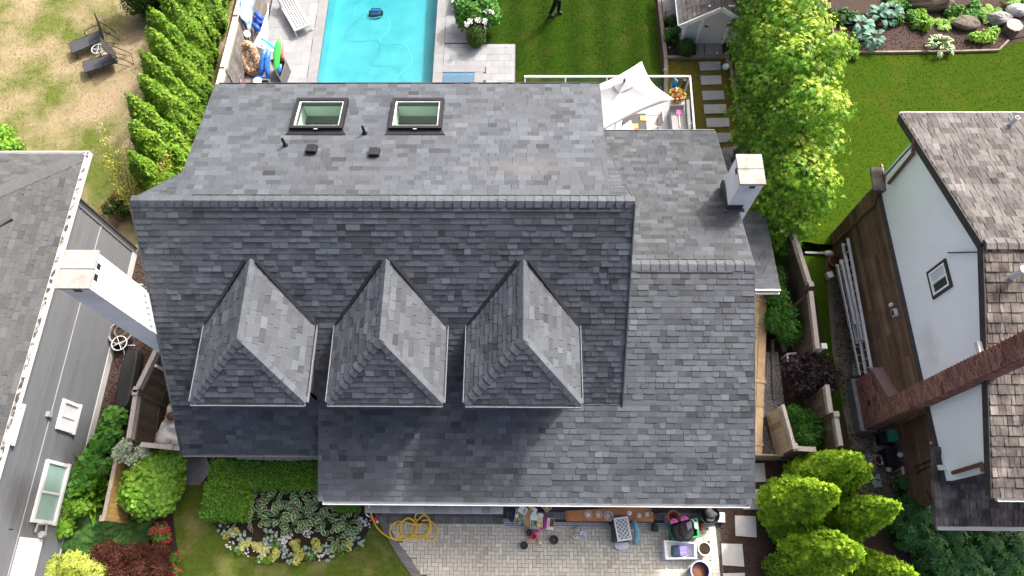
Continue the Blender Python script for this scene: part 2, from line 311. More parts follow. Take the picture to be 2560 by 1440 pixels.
# ------------------------------------------------------------------ roofs
def clip(pts, poly):
    out = pts
    for i in range(len(poly)):
        a, b = poly[i], poly[(i+1) % len(poly)]; inp = out; out = []
        ex, ey = b[0]-a[0], b[1]-a[1]
        sd = lambda p: ex*(p[1]-a[1])-ey*(p[0]-a[0])
        for k in range(len(inp)):
            p, q = inp[k], inp[(k+1) % len(inp)]; sp, sq = sd(p), sd(q)
            if sp >= -1e-9: out.append(p)
            if (sp > 1e-9 and sq < -1e-9) or (sp < -1e-9 and sq > 1e-9):
                t = sp/(sp-sq); out.append((p[0]+(q[0]-p[0])*t, p[1]+(q[1]-p[1])*t))
        if len(out) < 3: return []
    return out
def parea(p): return abs(sum(p[i][0]*p[(i+1) % len(p)][1]-p[(i+1) % len(p)][0]*p[i][1] for i in range(len(p))))/2
class Roof:
    """collects the shingles of one house; the largest in view become single pieces, the rest one joined part"""
    def __init__(s, house, material, name='shingle', limit=290): s.h = house; s.m = material; s.rec = []; s.name = name; s.limit = limit; s.cache = {}
    def slope(s, part, O, U, V, polys, expo=0.143, widths=(0.16, 0.2, 0.24, 0.28, 0.33), thin=0.006, thick=0.017, base=0.004, sd=0.24, hide=None, skew=0.012, prefer=1.0, mean=1.0, gap=0.001):
        O, U, V = A(O), unit(U), unit(V); N = np.cross(U, V)
        um = min(p[0] for q in polys for p in q); uM = max(p[0] for q in polys for p in q)
        vm = min(p[1] for q in polys for p in q); vM = max(p[1] for q in polys for p in q)
        k = 0; v0 = vm
        while v0 < vM-0.01:
            u = um-random.random()*0.3; last = 1.0
            while u < uM:
                wd = random.choice(widths); t = thick if random.random() < 0.5 else thin
                tone = min(1.7, max(0.42, random.gauss(mean, sd)))
                if random.random() < 0.25: tone = 0.6*tone+0.4*last
                last = tone
                rect = [(u+gap, v0), (u+wd-gap, v0), (u+wd-gap, v0+expo), (u+gap, v0+expo)]
                for poly in polys:
                    c = clip(rect, poly)
                    if len(c) < 3 or parea(c) < 0.0015: continue
                    full = parea(c) > parea(rect)*0.999
                    cen = O+U*(u+wd/2)+V*(v0+expo/2)
                    if hide and hide(cen): continue
                    s.rec.append((part, O, U, V, N, c, t, tone, full, wd, u, v0, expo, base, cen, skew, prefer, gap))
                u += wd
            v0 += expo; k += 1
    def finish(s):
        cand = []
        for i, r in enumerate(s.rec):
            if not r[8]: continue
            px, py = proj(r[14])
            if not (30 < px < 2530 and 30 < py < 1410): continue
            d = r[14]-CPOS; dist = np.linalg.norm(d)
            cand.append((-(r[9]*abs(d@r[4])/dist/dist**2)*r[16], i))
        cand.sort(); pick = set(i for _, i in cand[:s.limit])
        mb = MB()
        for i, (part, O, U, V, N, c, t, tone, full, wd, u, v0, ex, base, cen, sk, pf, gp) in enumerate(s.rec):
            if i in pick:
                key = (round(wd, 3), t, ex, base)
                if key not in s.cache:
                    m = MB(); h = lambda y: base+t*(1-y/ex)
                    q = [(gp, 0), (wd-gp, 0), (wd-gp, ex), (gp, ex)]
                    m.hexa([(a, b, -0.004) for a, b in q], [(a+(sk if a < wd/2 else -sk)*(1 if t > 0.01 else -0.4)*(1-b/ex)*0.6, b, h(b)) for a, b in q])
                    s.cache[key] = m.mesh(s.name, s.m)
                piece(s.name, s.cache[key], frame(O+U*u+V*v0, U, V, N), part, tone)
            else:
                h = lambda y: base+t*(1-(y-v0)/ex)
                sg = 1 if t > 0.01 else -0.4; mid = u+wd/2
                f2 = lambda a, b: (a+(sk if a < mid else -sk)*sg*(1-(b-v0)/ex)*0.6) if full else a
                n = len(c)
                vs = [O+U*a+V*b-N*0.004 for a, b in c]+[O+U*f2(a, b)+V*b+N*h(b) for a, b in c]
                mb.add(vs, [tuple(range(n, 2*n))]+[(j, (j+1) % n, n+(j+1) % n, n+j) for j in range(n)], tone)
        o = mb.build(s.name+'_field', s.m, s.h); o['kind'] = 'stuff'
        return o
def rect(u0, u1, v0, v1): return [(u0, v0), (u1, v0), (u1, v1), (u0, v1)]
def caps(part, Pa, Pb, dl, dr, matn, step=0.16, wl=0.15, ext=0.02, name='ridge_cap', sd=0.13, lift=0.008):
    """folded ridge caps laid from Pa to Pb; dl, dr: unit vectors down the two slopes"""
    Pa, Pb = A(Pa), A(Pb); d = unit(Pb-Pa); L = np.linalg.norm(Pb-Pa); n = max(1, int(round(L/step))); st = L/n
    dl, dr = unit(dl), unit(dr); nl = np.cross(d, dl); nl = nl if nl[2] > 0 else -nl; nr = np.cross(d, dr); nr = nr if nr[2] > 0 else -nr
    up = unit(nl+nr); m = MB()
    def sec(p, h): return [p+dl*wl+nl*h, p+up*(h+0.004), p+dr*wl+nr*h]
    a, b = sec(A((0, 0, 0)), lift+0.02), sec(d*st*1.12, lift); a0, b0 = sec(A((0, 0, 0)), -0.004), sec(d*st*1.12, -0.004)
    vs = a+b+a0+b0
    m.add(vs, [(0, 1, 4, 3), (1, 2, 5, 4), (3, 4, 10, 9), (4, 5, 11, 10), (0, 3, 9, 6), (2, 8, 11, 5), (0, 6, 7, 1), (1, 7, 8, 2)])
    me = m.mesh(name, matn)
    for i in range(n):
        piece(name, me, Matrix.Translation(Vector(Pa+d*st*i)), part, max(0.75, random.gauss(1.18, sd)))
def channel(mb, a, b, out, wd=0.12, ht=0.1, t=0.012):
    """open K gutter from a to b (a,b = top inner edge)"""
    a, b, out = A(a), A(b), unit(out); dn = A((0, 0, -1))
    for (o0, o1, h0, h1) in ((0, wd, ht-t, ht), (wd-t, wd, 0, ht-t), (0, t, 0, ht-t)):
        q = lambda p: [p+out*o0+dn*h0, p+out*o1+dn*h0, p+out*o1+dn*h1, p+out*o0+dn*h1]
        mb.hexa(q(a), q(b))
    for p in (a, b):
        d = unit(b-a)*0.004*(1 if p is a else -1)
        mb.hexa([p, p+out*wd, p+out*wd+dn*ht, p+dn*ht], [q+d for q in (p, p+out*wd, p+out*wd+dn*ht, p+dn*ht)])

# ================================================================== the grey shingled house
XL, XR, YE, YRG, ZE, ZR = -8.76, 2.48, 3.06, 7.82, 2.78, 7.42
KM = (ZR-ZE)/(YRG-YE); CM = math.hypot(1, KM)
SXL, SXR, SY, SZ = -7.80, 1.92, 11.62, 6.67
KS = (ZR-SZ)/(SY-YRG); CS = math.hypot(1, KS)
GXL, GXR, GY, GZ, GRY, GRZ = -5.05, 5.75, 1.885, 2.9, 7.33, 5.14
KG = (GRZ-GZ)/(GRY-GY); CG = math.hypot(1, KG)
WY, WZ = 12.5, 3.44; KW = (GRZ-WZ)/(WY-GRY); CW = math.hypot(1, KW)
JY = (GRZ-KG*GRY-ZR+KM*YRG)/(KM-KG); JZ = GRZ-KG*(GRY-JY)
def zfront(y): return ZR-KM*(YRG-y)
house = thing('house', 'large house under dark grey architectural shingles with three hipped dormers', 'house', (-1.5, 7, 0))
DX = (-6.25, -3.115, 0.03); DW, DE, DRZ, DYF, DYH, DYR, DYE = 1.31, 5.32, 6.47, 3.76, 4.90, 6.83, 5.64
def under_dormer(c):
    return c[2] < 6.3 and any(abs(c[0]-x) < 1.18 for x in DX) and c[1] > 3.95 and (c[1] < 5.5 or c[1] < 5.5+(1.31-min(abs(c[0]-x) for x in DX))*0.8)
roofA = Roof(house, 'shingle')
# main front slope
m = MB()
th = A((0, KM, -1))/CM*0.10
Vm = A((0, 1, KM)); O1 = A((XL, YE, ZE)); LEN = (YRG-YE)*CM; JV = (JY-YE)*CM
dn = unit((0, KM, -1))*0.11
for x0, x1, y0 in ((XL, GXL, YE), (GXL, XR, JY-0.15)):
    m.prism([(x0, y0, zfront(y0)), (x1, y0, zfront(y0)), (x1, YRG, ZR), (x0, YRG, ZR)], dn)
front = m.build('roof_slope', 'shingle', house)
roofA.slope(front, O1, (1, 0, 0), Vm, [rect(0, GXL-XL, -0.03, JV), rect(0, XR-XL, JV, LEN)], hide=under_dormer)
# steep rear slope strips either side of the shed roof
m = MB(); dn2 = unit((0, -KM, -1))*0.11; ybot = 12.4
for x0, x1, yb in ((XL, SXL+0.15, ybot), (SXR-0.1, XR, 11.6)):
    zb = ZR-KM*(yb-YRG); m.prism([(x1, yb, zb), (x0, yb, zb), (x0, YRG, ZR), (x1, YRG, ZR)], dn2)
rear_strip = m.build('roof_slope', 'shingle', house)
Vr = A((0, -1, KM))
for x0, x1, yb in ((XL, SXL+0.15, ybot), (SXR-0.1, XR, 11.6)):
    zb = ZR-KM*(yb-YRG); roofA.slope(rear_strip, (x1, yb, zb), (-1, 0, 0), Vr, [rect(0, x1-x0, 0, (yb-YRG)*CM)], prefer=0.3)
# shed roof at the rear, with two openings for the skylights
sk = [(-5.5, -4.4, 10.08, 10.95), (-3.12, -2.02, 10.08, 10.95)]
def zshed(y): return ZR-KS*(y-YRG)
m = MB(); xs = [SXL]+[q for a in sk for q in a[:2]]+[SXR]; ys = [YRG, 10.08, 10.95, SY]
for i in range(5):
    for j in range(3):
        if j == 1 and i in (1, 3): continue
        m.prism([(xs[i+1], ys[j+1], zshed(ys[j+1])), (xs[i], ys[j+1], zshed(ys[j+1])), (xs[i], ys[j], zshed(ys[j])), (xs[i+1], ys[j], zshed(ys[j]))], (0, 0, -0.12))
shed = m.build('roof_slope', 'shingle', house)
def in_sky(c): return any(a-0.1 < c[0] < b+0.1 and y0-0.08 < c[1] < y1+0.06 for a, b, y0, y1 in sk)
roofA.slope(shed, (SXR, SY, SZ), (-1, 0, 0), (0, -1, KS), [rect(0, SXR-SXL, -0.03, (SY-YRG)*CS)], hide=in_sky, prefer=0.75, mean=1.12)
# garage front slope, wing rear slope
m = MB(); dn3 = unit((0, KG, -1))*0.11
zg = lambda y: GRZ-KG*(GRY-y)
m.prism([(GXL, GY, GZ), (2.6, GY, GZ), (2.6, JY+0.3, zg(JY+0.3)), (GXL, JY+0.1, zg(JY+0.1))], dn3)
m.prism([(2.6, GY, GZ), (GXR, GY, GZ), (GXR, GRY, GRZ), (2.6, GRY, GRZ)], dn3)
gfront = m.build('roof_slope', 'shingle', house)
roofA.slope(gfront, (GXL, GY, GZ), (1, 0, 0), (0, 1, KG), [rect(0, XR-GXL, -0.03, (JY-GY)*CG), rect(XR-GXL-0.3, GXR-GXL, (JY-GY)*CG, (GRY-GY)*CG), rect(XR-GXL, GXR-GXL, -0.03, (JY-GY)*CG)], prefer=1.15)
m = MB(); dn4 = unit((0, -KW, -1))*0.11; Pw = lambda x, y: (x, y, GRZ-KW*(y-GRY))
m.prism([Pw(GXR, WY), Pw(1.95, WY), Pw(1.95, GRY), Pw(GXR, GRY)], dn4)
wrear = m.build('roof_slope', 'shingle', house)
roofA.slope(wrear, (GXR, WY, WZ), (-1, 0, 0), (0, -1, KW), [rect(0, GXR-1.95, -0.03, (WY-GRY)*CW)], prefer=0.75, hide=lambda c: c[0] > 5.44 and 9.2 < c[1] < 10.15, mean=0.66)
# low porch roof beside the wing
LZ0, LZ1 = 2.92, 2.62
pa, pb = at(1950, 722, LZ0), at(1913, 531, LZ1)
m = MB(); LX0, LX1, LY0, LY1 = 5.5, (pa[0]+pb[0])/2, pa[1], pb[1]
m.prism([(LX0, LY0, LZ0), (LX1, LY0, LZ0), (LX1, LY1, LZ1), (LX0, LY1, LZ1)], (0, 0, -0.12))
lean = m.build('porch_roof', 'shingle', house)
roofA.slope(lean, (LX1, LY1, LZ1), (-1, 0, 0), (0, LY0-LY1, LZ0-LZ1), [rect(0, LX1-LX0, 0, math.hypot(LY0-LY1, LZ0-LZ1))], sd=0.16, mean=0.72)
m = MB(); m.box(((5.76+LX1)/2, LY0-0.03, LZ0-0.03), (LX1-5.76+0.02, 0.05, 0.06)); m.box(((5.76+LX1)/2, LY0-0.09, LZ0-0.13), (LX1-5.76, 0.05, 0.05))
m.build('fascia', 'white_paint', lean)
# low skirt roof over the front door, under the garage eave
k0, k1 = at(912, 1281, 2.45), at(1257, 1281, 2.45)
m = MB(); KY = k0[1]
m.prism([(k0[0], KY, 2.45), (k1[0], KY, 2.45), (k1[0], 2.3, 2.68), (k0[0], 2.3, 2.68)], (0, 0, -0.16))
skirt = m.build('skirt_roof', 'pale_metal', house)
roofS = Roof(house, 'shingle_pale', limit=60); roofS.slope(skirt, (k0[0], KY, 2.45), (1, 0, 0), (0, 2.3-KY, 0.23), [rect(0, k1[0]-k0[0], 0.0, 0.6)], expo=0.2, widths=(0.2, 0.26, 0.32), sd=0.12); roofS.finish()
# ridge caps
caps(front, (XL, YRG, ZR), (XR, YRG, ZR), (0, -1, -KM), (0, 1, -KS), 'shingle', step=0.2, wl=0.14)
caps(wrear, (2.5, GRY, GRZ), (GXR, GRY, GRZ), (0, -1, -KG), (0, 1, -KW), 'shingle', step=0.24, wl=0.15)
# long black vent slots of the ridges
m = MB(); m.box((-2.6, YRG+0.16, zshed(YRG+0.16)+0.018), (9.6, 0.014, 0.02)); m.box((-2.6, YRG-0.17, zfront(YRG-0.17)+0.018), (9.6, 0.014, 0.02)); m.build('ridge_vent', 'black', house)
m = MB(); m.box((4.05, GRY+0.175, GRZ-KW*.175+0.022), (2.4, 0.016, 0.025)); m.box((4.05, GRY-0.175, GRZ-KG*.175+0.022), (2.4, 0.016, 0.025)); m.build('ridge_vent', 'black', house)
# dormers
for dx in DX:
    m = MB(); w2 = DW-0.16
    # cheeks and front wall, cut to the slope below
    for s in (-1, 1):
        x = dx+s*w2
        m.prism([(x, 4.15, zfront(4.15)-0.05), (x, 5.75, zfront(5.75)-0.3), (x, 5.75, DE-0.02), (x, 4.15, DE-0.02)], (-s*0.1, 0, 0))
    m.prism([(dx-w2, 4.13, zfront(4.13)-0.05), (dx+w2, 4.13, zfront(4.13)-0.05), (dx+w2, 4.13, DE-0.02), (dx-w2, 4.13, DE-0.02)], (0, 0.1, 0))
    d = m.build('dormer', 'shingle', house)
    apex = A((dx, DYH, DRZ)); back = A((dx, DYR, DRZ))
    FL, FR, BL, BR = A((dx-DW, DYF, DE)), A((dx+DW, DYF, DE)), A((dx-DW, DYE, DE)), A((dx+DW, DYE, DE))
    m = MB()
    for q in ([FL, FR, apex], [FR, BR, back, apex], [BL, FL, apex, back]): m.prism(q, (0, 0, -0.08))
    dr_ = m.build('dormer_roof', 'shingle', d)
    run = DYH-DYF; hh = math.hypot(run, DRZ-DE)
    roofA.slope(dr_, FL, (1, 0, 0), (0, run, DRZ-DE), [[(0, 0), (2*DW, 0), (DW, hh)]], prefer=1.0)
    sl = math.hypot(DW, DRZ-DE)
    roofA.slope(dr_, FR, (0, 1, 0), (-DW, 0, DRZ-DE), [[(0, 0), (DYE-DYF, 0), (DYR-DYF, sl), (DYH-DYF, sl)]], prefer=1.0)
    roofA.slope(dr_, BL, (0, -1, 0), (DW, 0, DRZ-DE), [[(0, 0), (DYE-DYF, 0), (DYE-DYH, sl), (DYE-DYR, sl)]], prefer=0.5)
    sa, sb, sf = A((-DW, 0, DE-DRZ)), A((DW, 0, DE-DRZ)), A((0, DYF-DYH, DE-DRZ))
    caps(dr_, back, apex, sa, sb, 'shingle', step=0.18, wl=0.13, ext=0.0)
    for c_, s_ in ((FL, sa), (FR, sb)):
        dd = unit(apex-c_)
        def perp(vn, onto):      # direction in slope plane, perpendicular to the hip, away from it
            nrm = np.cross(vn, onto); q = np.cross(dd, nrm); q = unit(q); return q if q@vn > 0 else -q
        e1 = A((0, DYF-DYH, DE-DRZ)); t1 = A((1, 0, 0)); t2 = A((0, 1, 0))
        n1 = np.cross(t1, e1); q1 = unit(np.cross(dd, n1)); q1 = q1 if q1[1] < 0 and abs(q1[1]) > 1e-6 else -q1
        n2 = np.cross(t2, s_); q2 = unit(np.cross(dd, n2)); q2 = q2 if q2[1] > 0 else -q2
        caps(dr_, c_, apex, q1, q2, 'shingle', step=0.19, wl=0.13, name='hip_cap')
    m = MB()
    channel(m, FL+A((0, 0.02, -0.0)), FR+A((0, 0.02, 0)), (0, -1, 0), 0.10, 0.10)
    channel(m, FL+A((0.02, 0.02, 0)), BL+A((0.02, 0, 0)), (-1, 0, 0), 0.08, 0.10)
    channel(m, FR+A((-0.02, 0.02, 0)), BR+A((-0.02, 0, 0)), (1, 0, 0), 0.08, 0.10)
    m.build('gutter', 'grey_metal', d)
    for s in (-1, 1):     # black valley flashing
        a, b = A((dx+s*DW, DYE+0.0, zfront(DYE)+0.03)), A((dx+s*0.13, DYR-0.02, zfront(DYR-0.02)+0.03))
        m = MB(); m.beam(a, b, 0.075, 0.05); m.build('valley_flashing', 'black_metal', d)
roofA.finish()
# skylights
for a, b, y0, y1 in sk:
    S = lambda x, y, h: (x, y, zshed(y)+h)
    m = MB(); t = 0.085
    for q in ((a-t, b+t, y0-t, y0), (a-t, b+t, y1, y1+t)): m.hexa([S(q[0], q[2], -0.02), S(q[1], q[2], -0.02), S(q[1], q[3], -0.02), S(q[0], q[3], -0.02)], [S(q[0], q[2], 0.13), S(q[1], q[2], 0.13), S(q[1], q[3], 0.13), S(q[0], q[3], 0.13)])
    for q in ((a-t, a, y0, y1), (b, b+t, y0, y1)): m.hexa([S(q[0], q[2], -0.02), S(q[1], q[2], -0.02), S(q[1], q[3], -0.02), S(q[0], q[3], -0.02)], [S(q[0], q[2], 0.13), S(q[1], q[2], 0.13), S(q[1], q[3], 0.13), S(q[0], q[3], 0.13)])
    m.hexa([S(a-t-0.09, y0-t-0.14, 0.005), S(b+t+0.09, y0-t-0.14, 0.005), S(b+t+0.02, y0-t, 0.005), S(a-t-0.02, y0-t, 0.005)], [S(a-t-0.09, y0-t-0.14, 0.025), S(b+t+0.09, y0-t-0.14, 0.025), S(b+t, y0-t, 0.05), S(a-t, y0-t, 0.05)])
    skl = m.build('skylight', 'black_metal', house)
    m = MB(); t = 0.035
    for q in ((a, b, y0, y0+t), (a, b, y1-t, y1), (a, a+t, y0+t, y1-t), (b-t, b, y0+t, y1-t)): m.hexa([S(q[0], q[2], 0.05), S(q[1], q[2], 0.05), S(q[1], q[3], 0.05), S(q[0], q[3], 0.05)], [S(q[0], q[2], 0.095), S(q[1], q[2], 0.095), S(q[1], q[3], 0.095), S(q[0], q[3], 0.095)])
    m.build('sash', 'pale_metal', skl)
    m = MB(); m.prism([S(a+t, y0+t, 0.07), S(b-t, y0+t, 0.07), S(b-t, y1-t, 0.07), S(a+t, y1-t, 0.07)], (0, 0, 0.012)); m.build('pane', 'glass_pane', skl)
    m = MB(); zb = 6.27; e = 0.02
    m.poly([S(a, y1, -0.0), S(b, y1, -0.0), (b, y1+e, zb), (a, y1+e, zb)]); m.poly([S(a, y0, 0), S(a, y1, 0), (a-e, y1, zb), (a-e, y0, zb)]); m.poly([S(b, y0, 0), S(b, y1, 0), (b+e, y1, zb), (b+e, y0, zb)]); m.poly([S(a, y0, 0), S(b, y0, 0), (b, y0-e, zb), (a, y0-e, zb)])
    m.build('light_shaft', 'shaft_paint', skl)
    m = MB(); m.box(((a+b)/2, (y0+y1)/2+0.35, 5.55), (2.3, 2.2, 0.05)); m.build('room_floor', 'bin_green', skl)
    m = MB(); m.box(((a+b)/2, y0-t-0.065, zshed(y0)+0.12), (0.09, 0.02, 0.02)); m.build('handle', 'silver', skl)
# roof vents and pipes
for u, v in ((781, 370), (937, 378)):
    p = atp(u, v+6, (0, YRG, ZR), (0, KS, 1)); m = MB()
    m.hexa([(p[0]-0.13, p[1]-0.13, p[2]-0.02), (p[0]+0.13, p[1]-0.13, p[2]-0.02), (p[0]+0.13, p[1]+0.13, p[2]-0.05), (p[0]-0.13, p[1]+0.13, p[2]-0.05)],
           [(p[0]-0.11, p[1]-0.12, p[2]+0.15), (p[0]+0.11, p[1]-0.12, p[2]+0.15), (p[0]+0.11, p[1]+0.1, p[2]+0.12), (p[0]-0.11, p[1]+0.1, p[2]+0.12)])
    vb = m.build('roof_vent', 'black_metal', house, bevel=0.008)
    m = MB(); m.box((p[0], p[1]+0.02, p[2]+0.003), (0.42, 0.40, 0.012), rx=-math.atan(KS)); m.build('flange', 'shingle', vb)
for u, v in ((714, 364), (912, 334)):
    p = atp(u, v, (0, YRG, ZR), (0, KS, 1)); m = MB(); m.lathe([(0.075, -0.02), (0.06, 0.03), (0.035, 0.08), (0.034, 0.27), (0.028, 0.27), (0.028, 0.2)], p, 12); m.build('vent_pipe', 'black_metal', house, smooth=False)
# eave gutters, rake edges
m = MB(); channel(m, (XL+0.02, YE+0.02, ZE-0.01), (GXL-0.01, YE+0.02, ZE-0.01), (0, -1, 0), 0.13, 0.11); m.build('gutter', 'grey_metal', house)
m = MB(); channel(m, (GXL+0.1, GY+0.02, GZ-0.01), (GXR-0.1, GY+0.02, GZ-0.03), (0, -1, 0), 0.13, 0.11); m.build('gutter', 'pale_metal', house)
m = MB(); channel(m, (SXR+0.02, SY-0.02, SZ-0.02), (SXL+0.05, SY-0.02, SZ-0.02), (0, 1, 0), 0.12, 0.1); m.build('gutter', 'dark_gutter', house)
m = MB(); channel(m, (GXR+0.0, WY-0.02, WZ-0.02), (2.0, WY-0.02, WZ-0.02), (0, 1, 0), 0.12, 0.1); m.build('gutter', 'mid_grey', house)
for x in (XL-0.015, XR+0.015):
    m = MB(); m.beam((x, YE-0.03, ZE-0.07), (x, YRG, ZR-0.07), 0.03, 0.16, up=(0, -KM, 1)); m.beam((x, YRG, ZR-0.075), (x, 11.5, ZR-KM*(11.5-YRG)-0.075), 0.03, 0.15, up=(0, KM, 1)); m.build('rake_board', 'shingle', house)
for x in (SXL-0.015, SXR+0.015):
    m = MB(); m.beam((x, YRG, ZR-0.09), (x, SY, SZ-0.09), 0.03, 0.18, up=(0, KS, 1)); m.build('rake_board', 'shingle', house)
m = MB(); m.beam((GXL-0.012, GY, GZ-0.06), (GXL-0.012, JY-0.02, JZ-0.06), 0.024, 0.14); m.beam((GXR+0.012, GY, GZ-0.06), (GXR+0.012, GRY, GRZ-0.06), 0.024, 0.14); m.beam((GXR+0.012, GRY, GRZ-0.065), (GXR+0.012, WY, WZ-0.065), 0.024, 0.13); m.build('rake_board', 'shingle', house)
# walls
m = MB()
m.prism([(-8.5, 3.45, 0), (-8.5, 11.3, 0), (-8.5, 11.3, 3.7), (-8.5, 7.82, 7.2), (-8.5, 3.45, 2.95)], (0.15, 0, 0))
m.prism([(2.25, 3.45, 0), (2.25, 11.3, 0), (2.25, 11.3, 3.6), (2.25, 7.82, 7.2), (2.25, 3.45, 2.95)], (-0.15, 0, 0))
for x in (SXL+0.2, SXR-0.15): m.prism([(x, 8.2, 6.6), (x, 11.35, 2.5), (x, 11.35, SZ-0.1), (x, 8.2, zshed(8.2)-0.13)], (0.08, 0, 0))
m.box((-3.0, 11.33, 3.27), (9.5, 0.15, 6.5)); m.box((-6.8, 3.47, 1.4), (3.4, 0.15, 2.8))
m.prism([(5.45, 2.25, 0), (5.45, 12.1, 0), (5.45, 12.1, 3.3), (5.45, 7.33, 4.9), (5.45, 2.25, 2.85)], (-0.15, 0, 0))
m.box((0.25, 2.27, 1.38), (10.2, 0.15, 2.76)); m.box((3.8, 12.12, 1.6), (3.3, 0.15, 3.2)); m.box((-4.78, 2.85, 1.4), (0.15, 1.1, 2.8))
m.build('wall', 'house_wall', house)
# garage door panels, seen under the eave
for i in range(4):
    m = MB(); m.box((2.9, 2.18, 0.3+i*0.56), (4.6, 0.03, 0.54)); m.build('garage_door_panel', 'white_paint', house)
# stone ledge below the left eave
st = MB(); x = -8.0; stones = []
while x < -5.1:
    wd = random.uniform(0.18, 0.42); stones.append((x, wd)); x += wd+0.015
for x, wd in stones:
    m = MB(); hgt = 1.05+random.uniform(-0.02, 0.03); m.box((x+wd/2, 3.32, hgt), (wd, 0.34+random.uniform(-0.03, 0.04), 0.13)); m.build('ledge_stone', 'stone', house, bevel=0.012)
m = MB(); m.box((-6.55, 3.34, 0.5), (3.0, 0.26, 0.97)); m.build('stone_base', 'stone', house)
# chimneys
def chimney(x0, x1, y0, y1, z0, z1, dz, capo, slits):
    m = MB(); m.box(((x0+x1)/2, (y0+y1)/2, (z0+z1)/2), (x1-x0, y1-y0, z1-z0)); c = m.build('chimney', 'chimney_white', house, bevel=0.01)
    m = MB(); xm = (x0+x1)/2
    for (ya, yb) in ((y0-capo, (y0+y1)/2-0.008), ((y0+y1)/2+0.008, y1+capo)):
        m.box((xm, (ya+yb)/2, z1+dz), (x1-x0+2*capo, yb-ya, 0.07))
    m.build('chimney_cap', 'cap_stone', c, bevel=0.01)
    m = MB(); m.box((xm, (y0+y1)/2, z1+dz/2-0.02), (x1-x0-0.06, y1-y0-0.06, dz)); m.build('chimney_crown', 'concrete_dark', c)
    for q in slits: m = MB(); m.box(q[0], q[1]); m.build('flue_opening', 'black', c)
    return c
cl = chimney(-9.44, -8.80, 5.46, 6.26, 0, 7.95, 0.06, 0.035, [((-8.795, 5.75, 7.86), (0.01, 0.14, 0.12)), ((-8.795, 6.0, 7.86), (0.01, 0.12, 0.12)), ((-9.1, 5.455, 7.86), (0.16, 0.01, 0.12))])
cr = chimney(5.46, 6.06, 9.27, 10.1, 0, 5.72, 0.06, 0.03, [((5.8, 9.265, 5.62), (0.14, 0.01, 0.1)), ((5.455, 9.75, 5.6), (0.01, 0.16, 0.12))])
m = MB(); zb = 4.5
m.box((5.44, 9.68, 4.47), (0.03, 0.92, 0.36)); m.box((5.62, 9.25, 4.62), (0.42, 0.03, 0.22)); m.box((5.62, 9.2, 4.56), (0.55, 0.12, 0.02), rx=-0.3)
m.build('flashing', 'dark_gutter', cr)
for i in range(7):       # stepped flashing where the left chimney meets the rake
    y = 5.5+i*0.11; m = MB(); m.box((-8.775, y, zfront(y)+0.10), (0.02, 0.105, 0.3)); m.build('step_flashing', 'pale_metal', cl)
# ================================================================== the ground
def pxs(L, z=0.0): return [at(u, v, z) for u, v in L]
PX0, PX1, PY0, PY1 = -7.69, -3.35, 14.0, 25.0
m = MB()
for x0, x1, y0, y1 in ((-110, 110, -70, PY0), (-110, PX0, PY0, PY1), (PX1, 110, PY0, PY1), (-110, 110, PY1, 120)):
    m.poly([(x0, y0, -0.03), (x1, y0, -0.03), (x1, y1, -0.03), (x0, y1, -0.03)])
struct(m.build('ground', 'soil'))
def sheet(name, pts, matn, z, th=0.02):
    m = MB(); P = [(p[0], p[1], z) for p in pts]
    ar = sum(P[i][0]*P[(i+1) % len(P)][1]-P[(i+1) % len(P)][0]*P[i][1] for i in range(len(P)))
    if ar < 0: P = P[::-1]
    m.poly(P); return struct(m.build(name, matn))
def grassmat(name, g1, g2, dry, dscale, dlo, dhi, patch=None, stripes=False):
    m = mat(name, g1, g2, scale=9, rough=1.0, spec=0.03, fine=0.3, bump=0.8, bscale=60, contrast=0.3)
    nt = m.node_tree; L = nt.links.new
    rp = [n for n in nt.nodes if n.type == 'VALTORGB'][0]; tgt = [l for l in nt.links if l.from_node == rp][0].to_socket
    geo = [n for n in nt.nodes if n.type == 'NEW_GEOMETRY'][0]
    n3 = _n(nt, 'ShaderNodeTexNoise'); n3.inputs['Scale'].default_value = dscale; n3.inputs['Detail'].default_value = 6; n3.inputs['Roughness'].default_value = 0.6; L(geo.outputs['Position'], n3.inputs['Vector'])
    r3 = _n(nt, 'ShaderNodeMapRange'); r3.inputs[1].default_value = dlo; r3.inputs[2].default_value = dhi; L(n3.outputs['Fac'], r3.inputs[0])
    mx = _n(nt, 'ShaderNodeMix', data_type='RGBA'); L(r3.outputs[0], mx.inputs[0]); L(rp.outputs[0], mx.inputs[6]); mx.inputs[7].default_value = rgba(dry)
    out = mx.outputs[2]
    if stripes:
        sx = _n(nt, 'ShaderNodeSeparateXYZ'); L(geo.outputs['Position'], sx.inputs[0])
        ma = _n(nt, 'ShaderNodeMath', operation='MULTIPLY'); ma.inputs[1].default_value = 5.6; L(sx.outputs[0], ma.inputs[0])
        si = _n(nt, 'ShaderNodeMath', operation='SINE'); L(ma.outputs[0], si.inputs[0])
        mr = _n(nt, 'ShaderNodeMapRange'); mr.inputs[1].default_value = -1; mr.inputs[3].default_value = 0.86; mr.inputs[4].default_value = 1.14; L(si.outputs[0], mr.inputs[0])
        vs = _n(nt, 'ShaderNodeVectorMath', operation='SCALE'); L(out, vs.inputs[0]); L(mr.outputs[0], vs.inputs[3]); out = vs.outputs[0]
    L(out, tgt)
grassmat('lawn_dry', (0.0746, 0.102, 0.0201), (0.12, 0.14, 0.0336), (0.288, 0.226, 0.14), 0.42, 0.40, 0.60)
grassmat('lawn_rear', (0.012, 0.033, 0.0024), (0.0232, 0.0484, 0.004), (0.04, 0.0484, 0.008), 0.9, 0.5, 0.75, stripes=True)
grassmat('lawn_right', (0.0252, 0.0551, 0.0034), (0.0404, 0.0745, 0.0051), (0.0592, 0.068, 0.0085), 0.7, 0.52, 0.8)
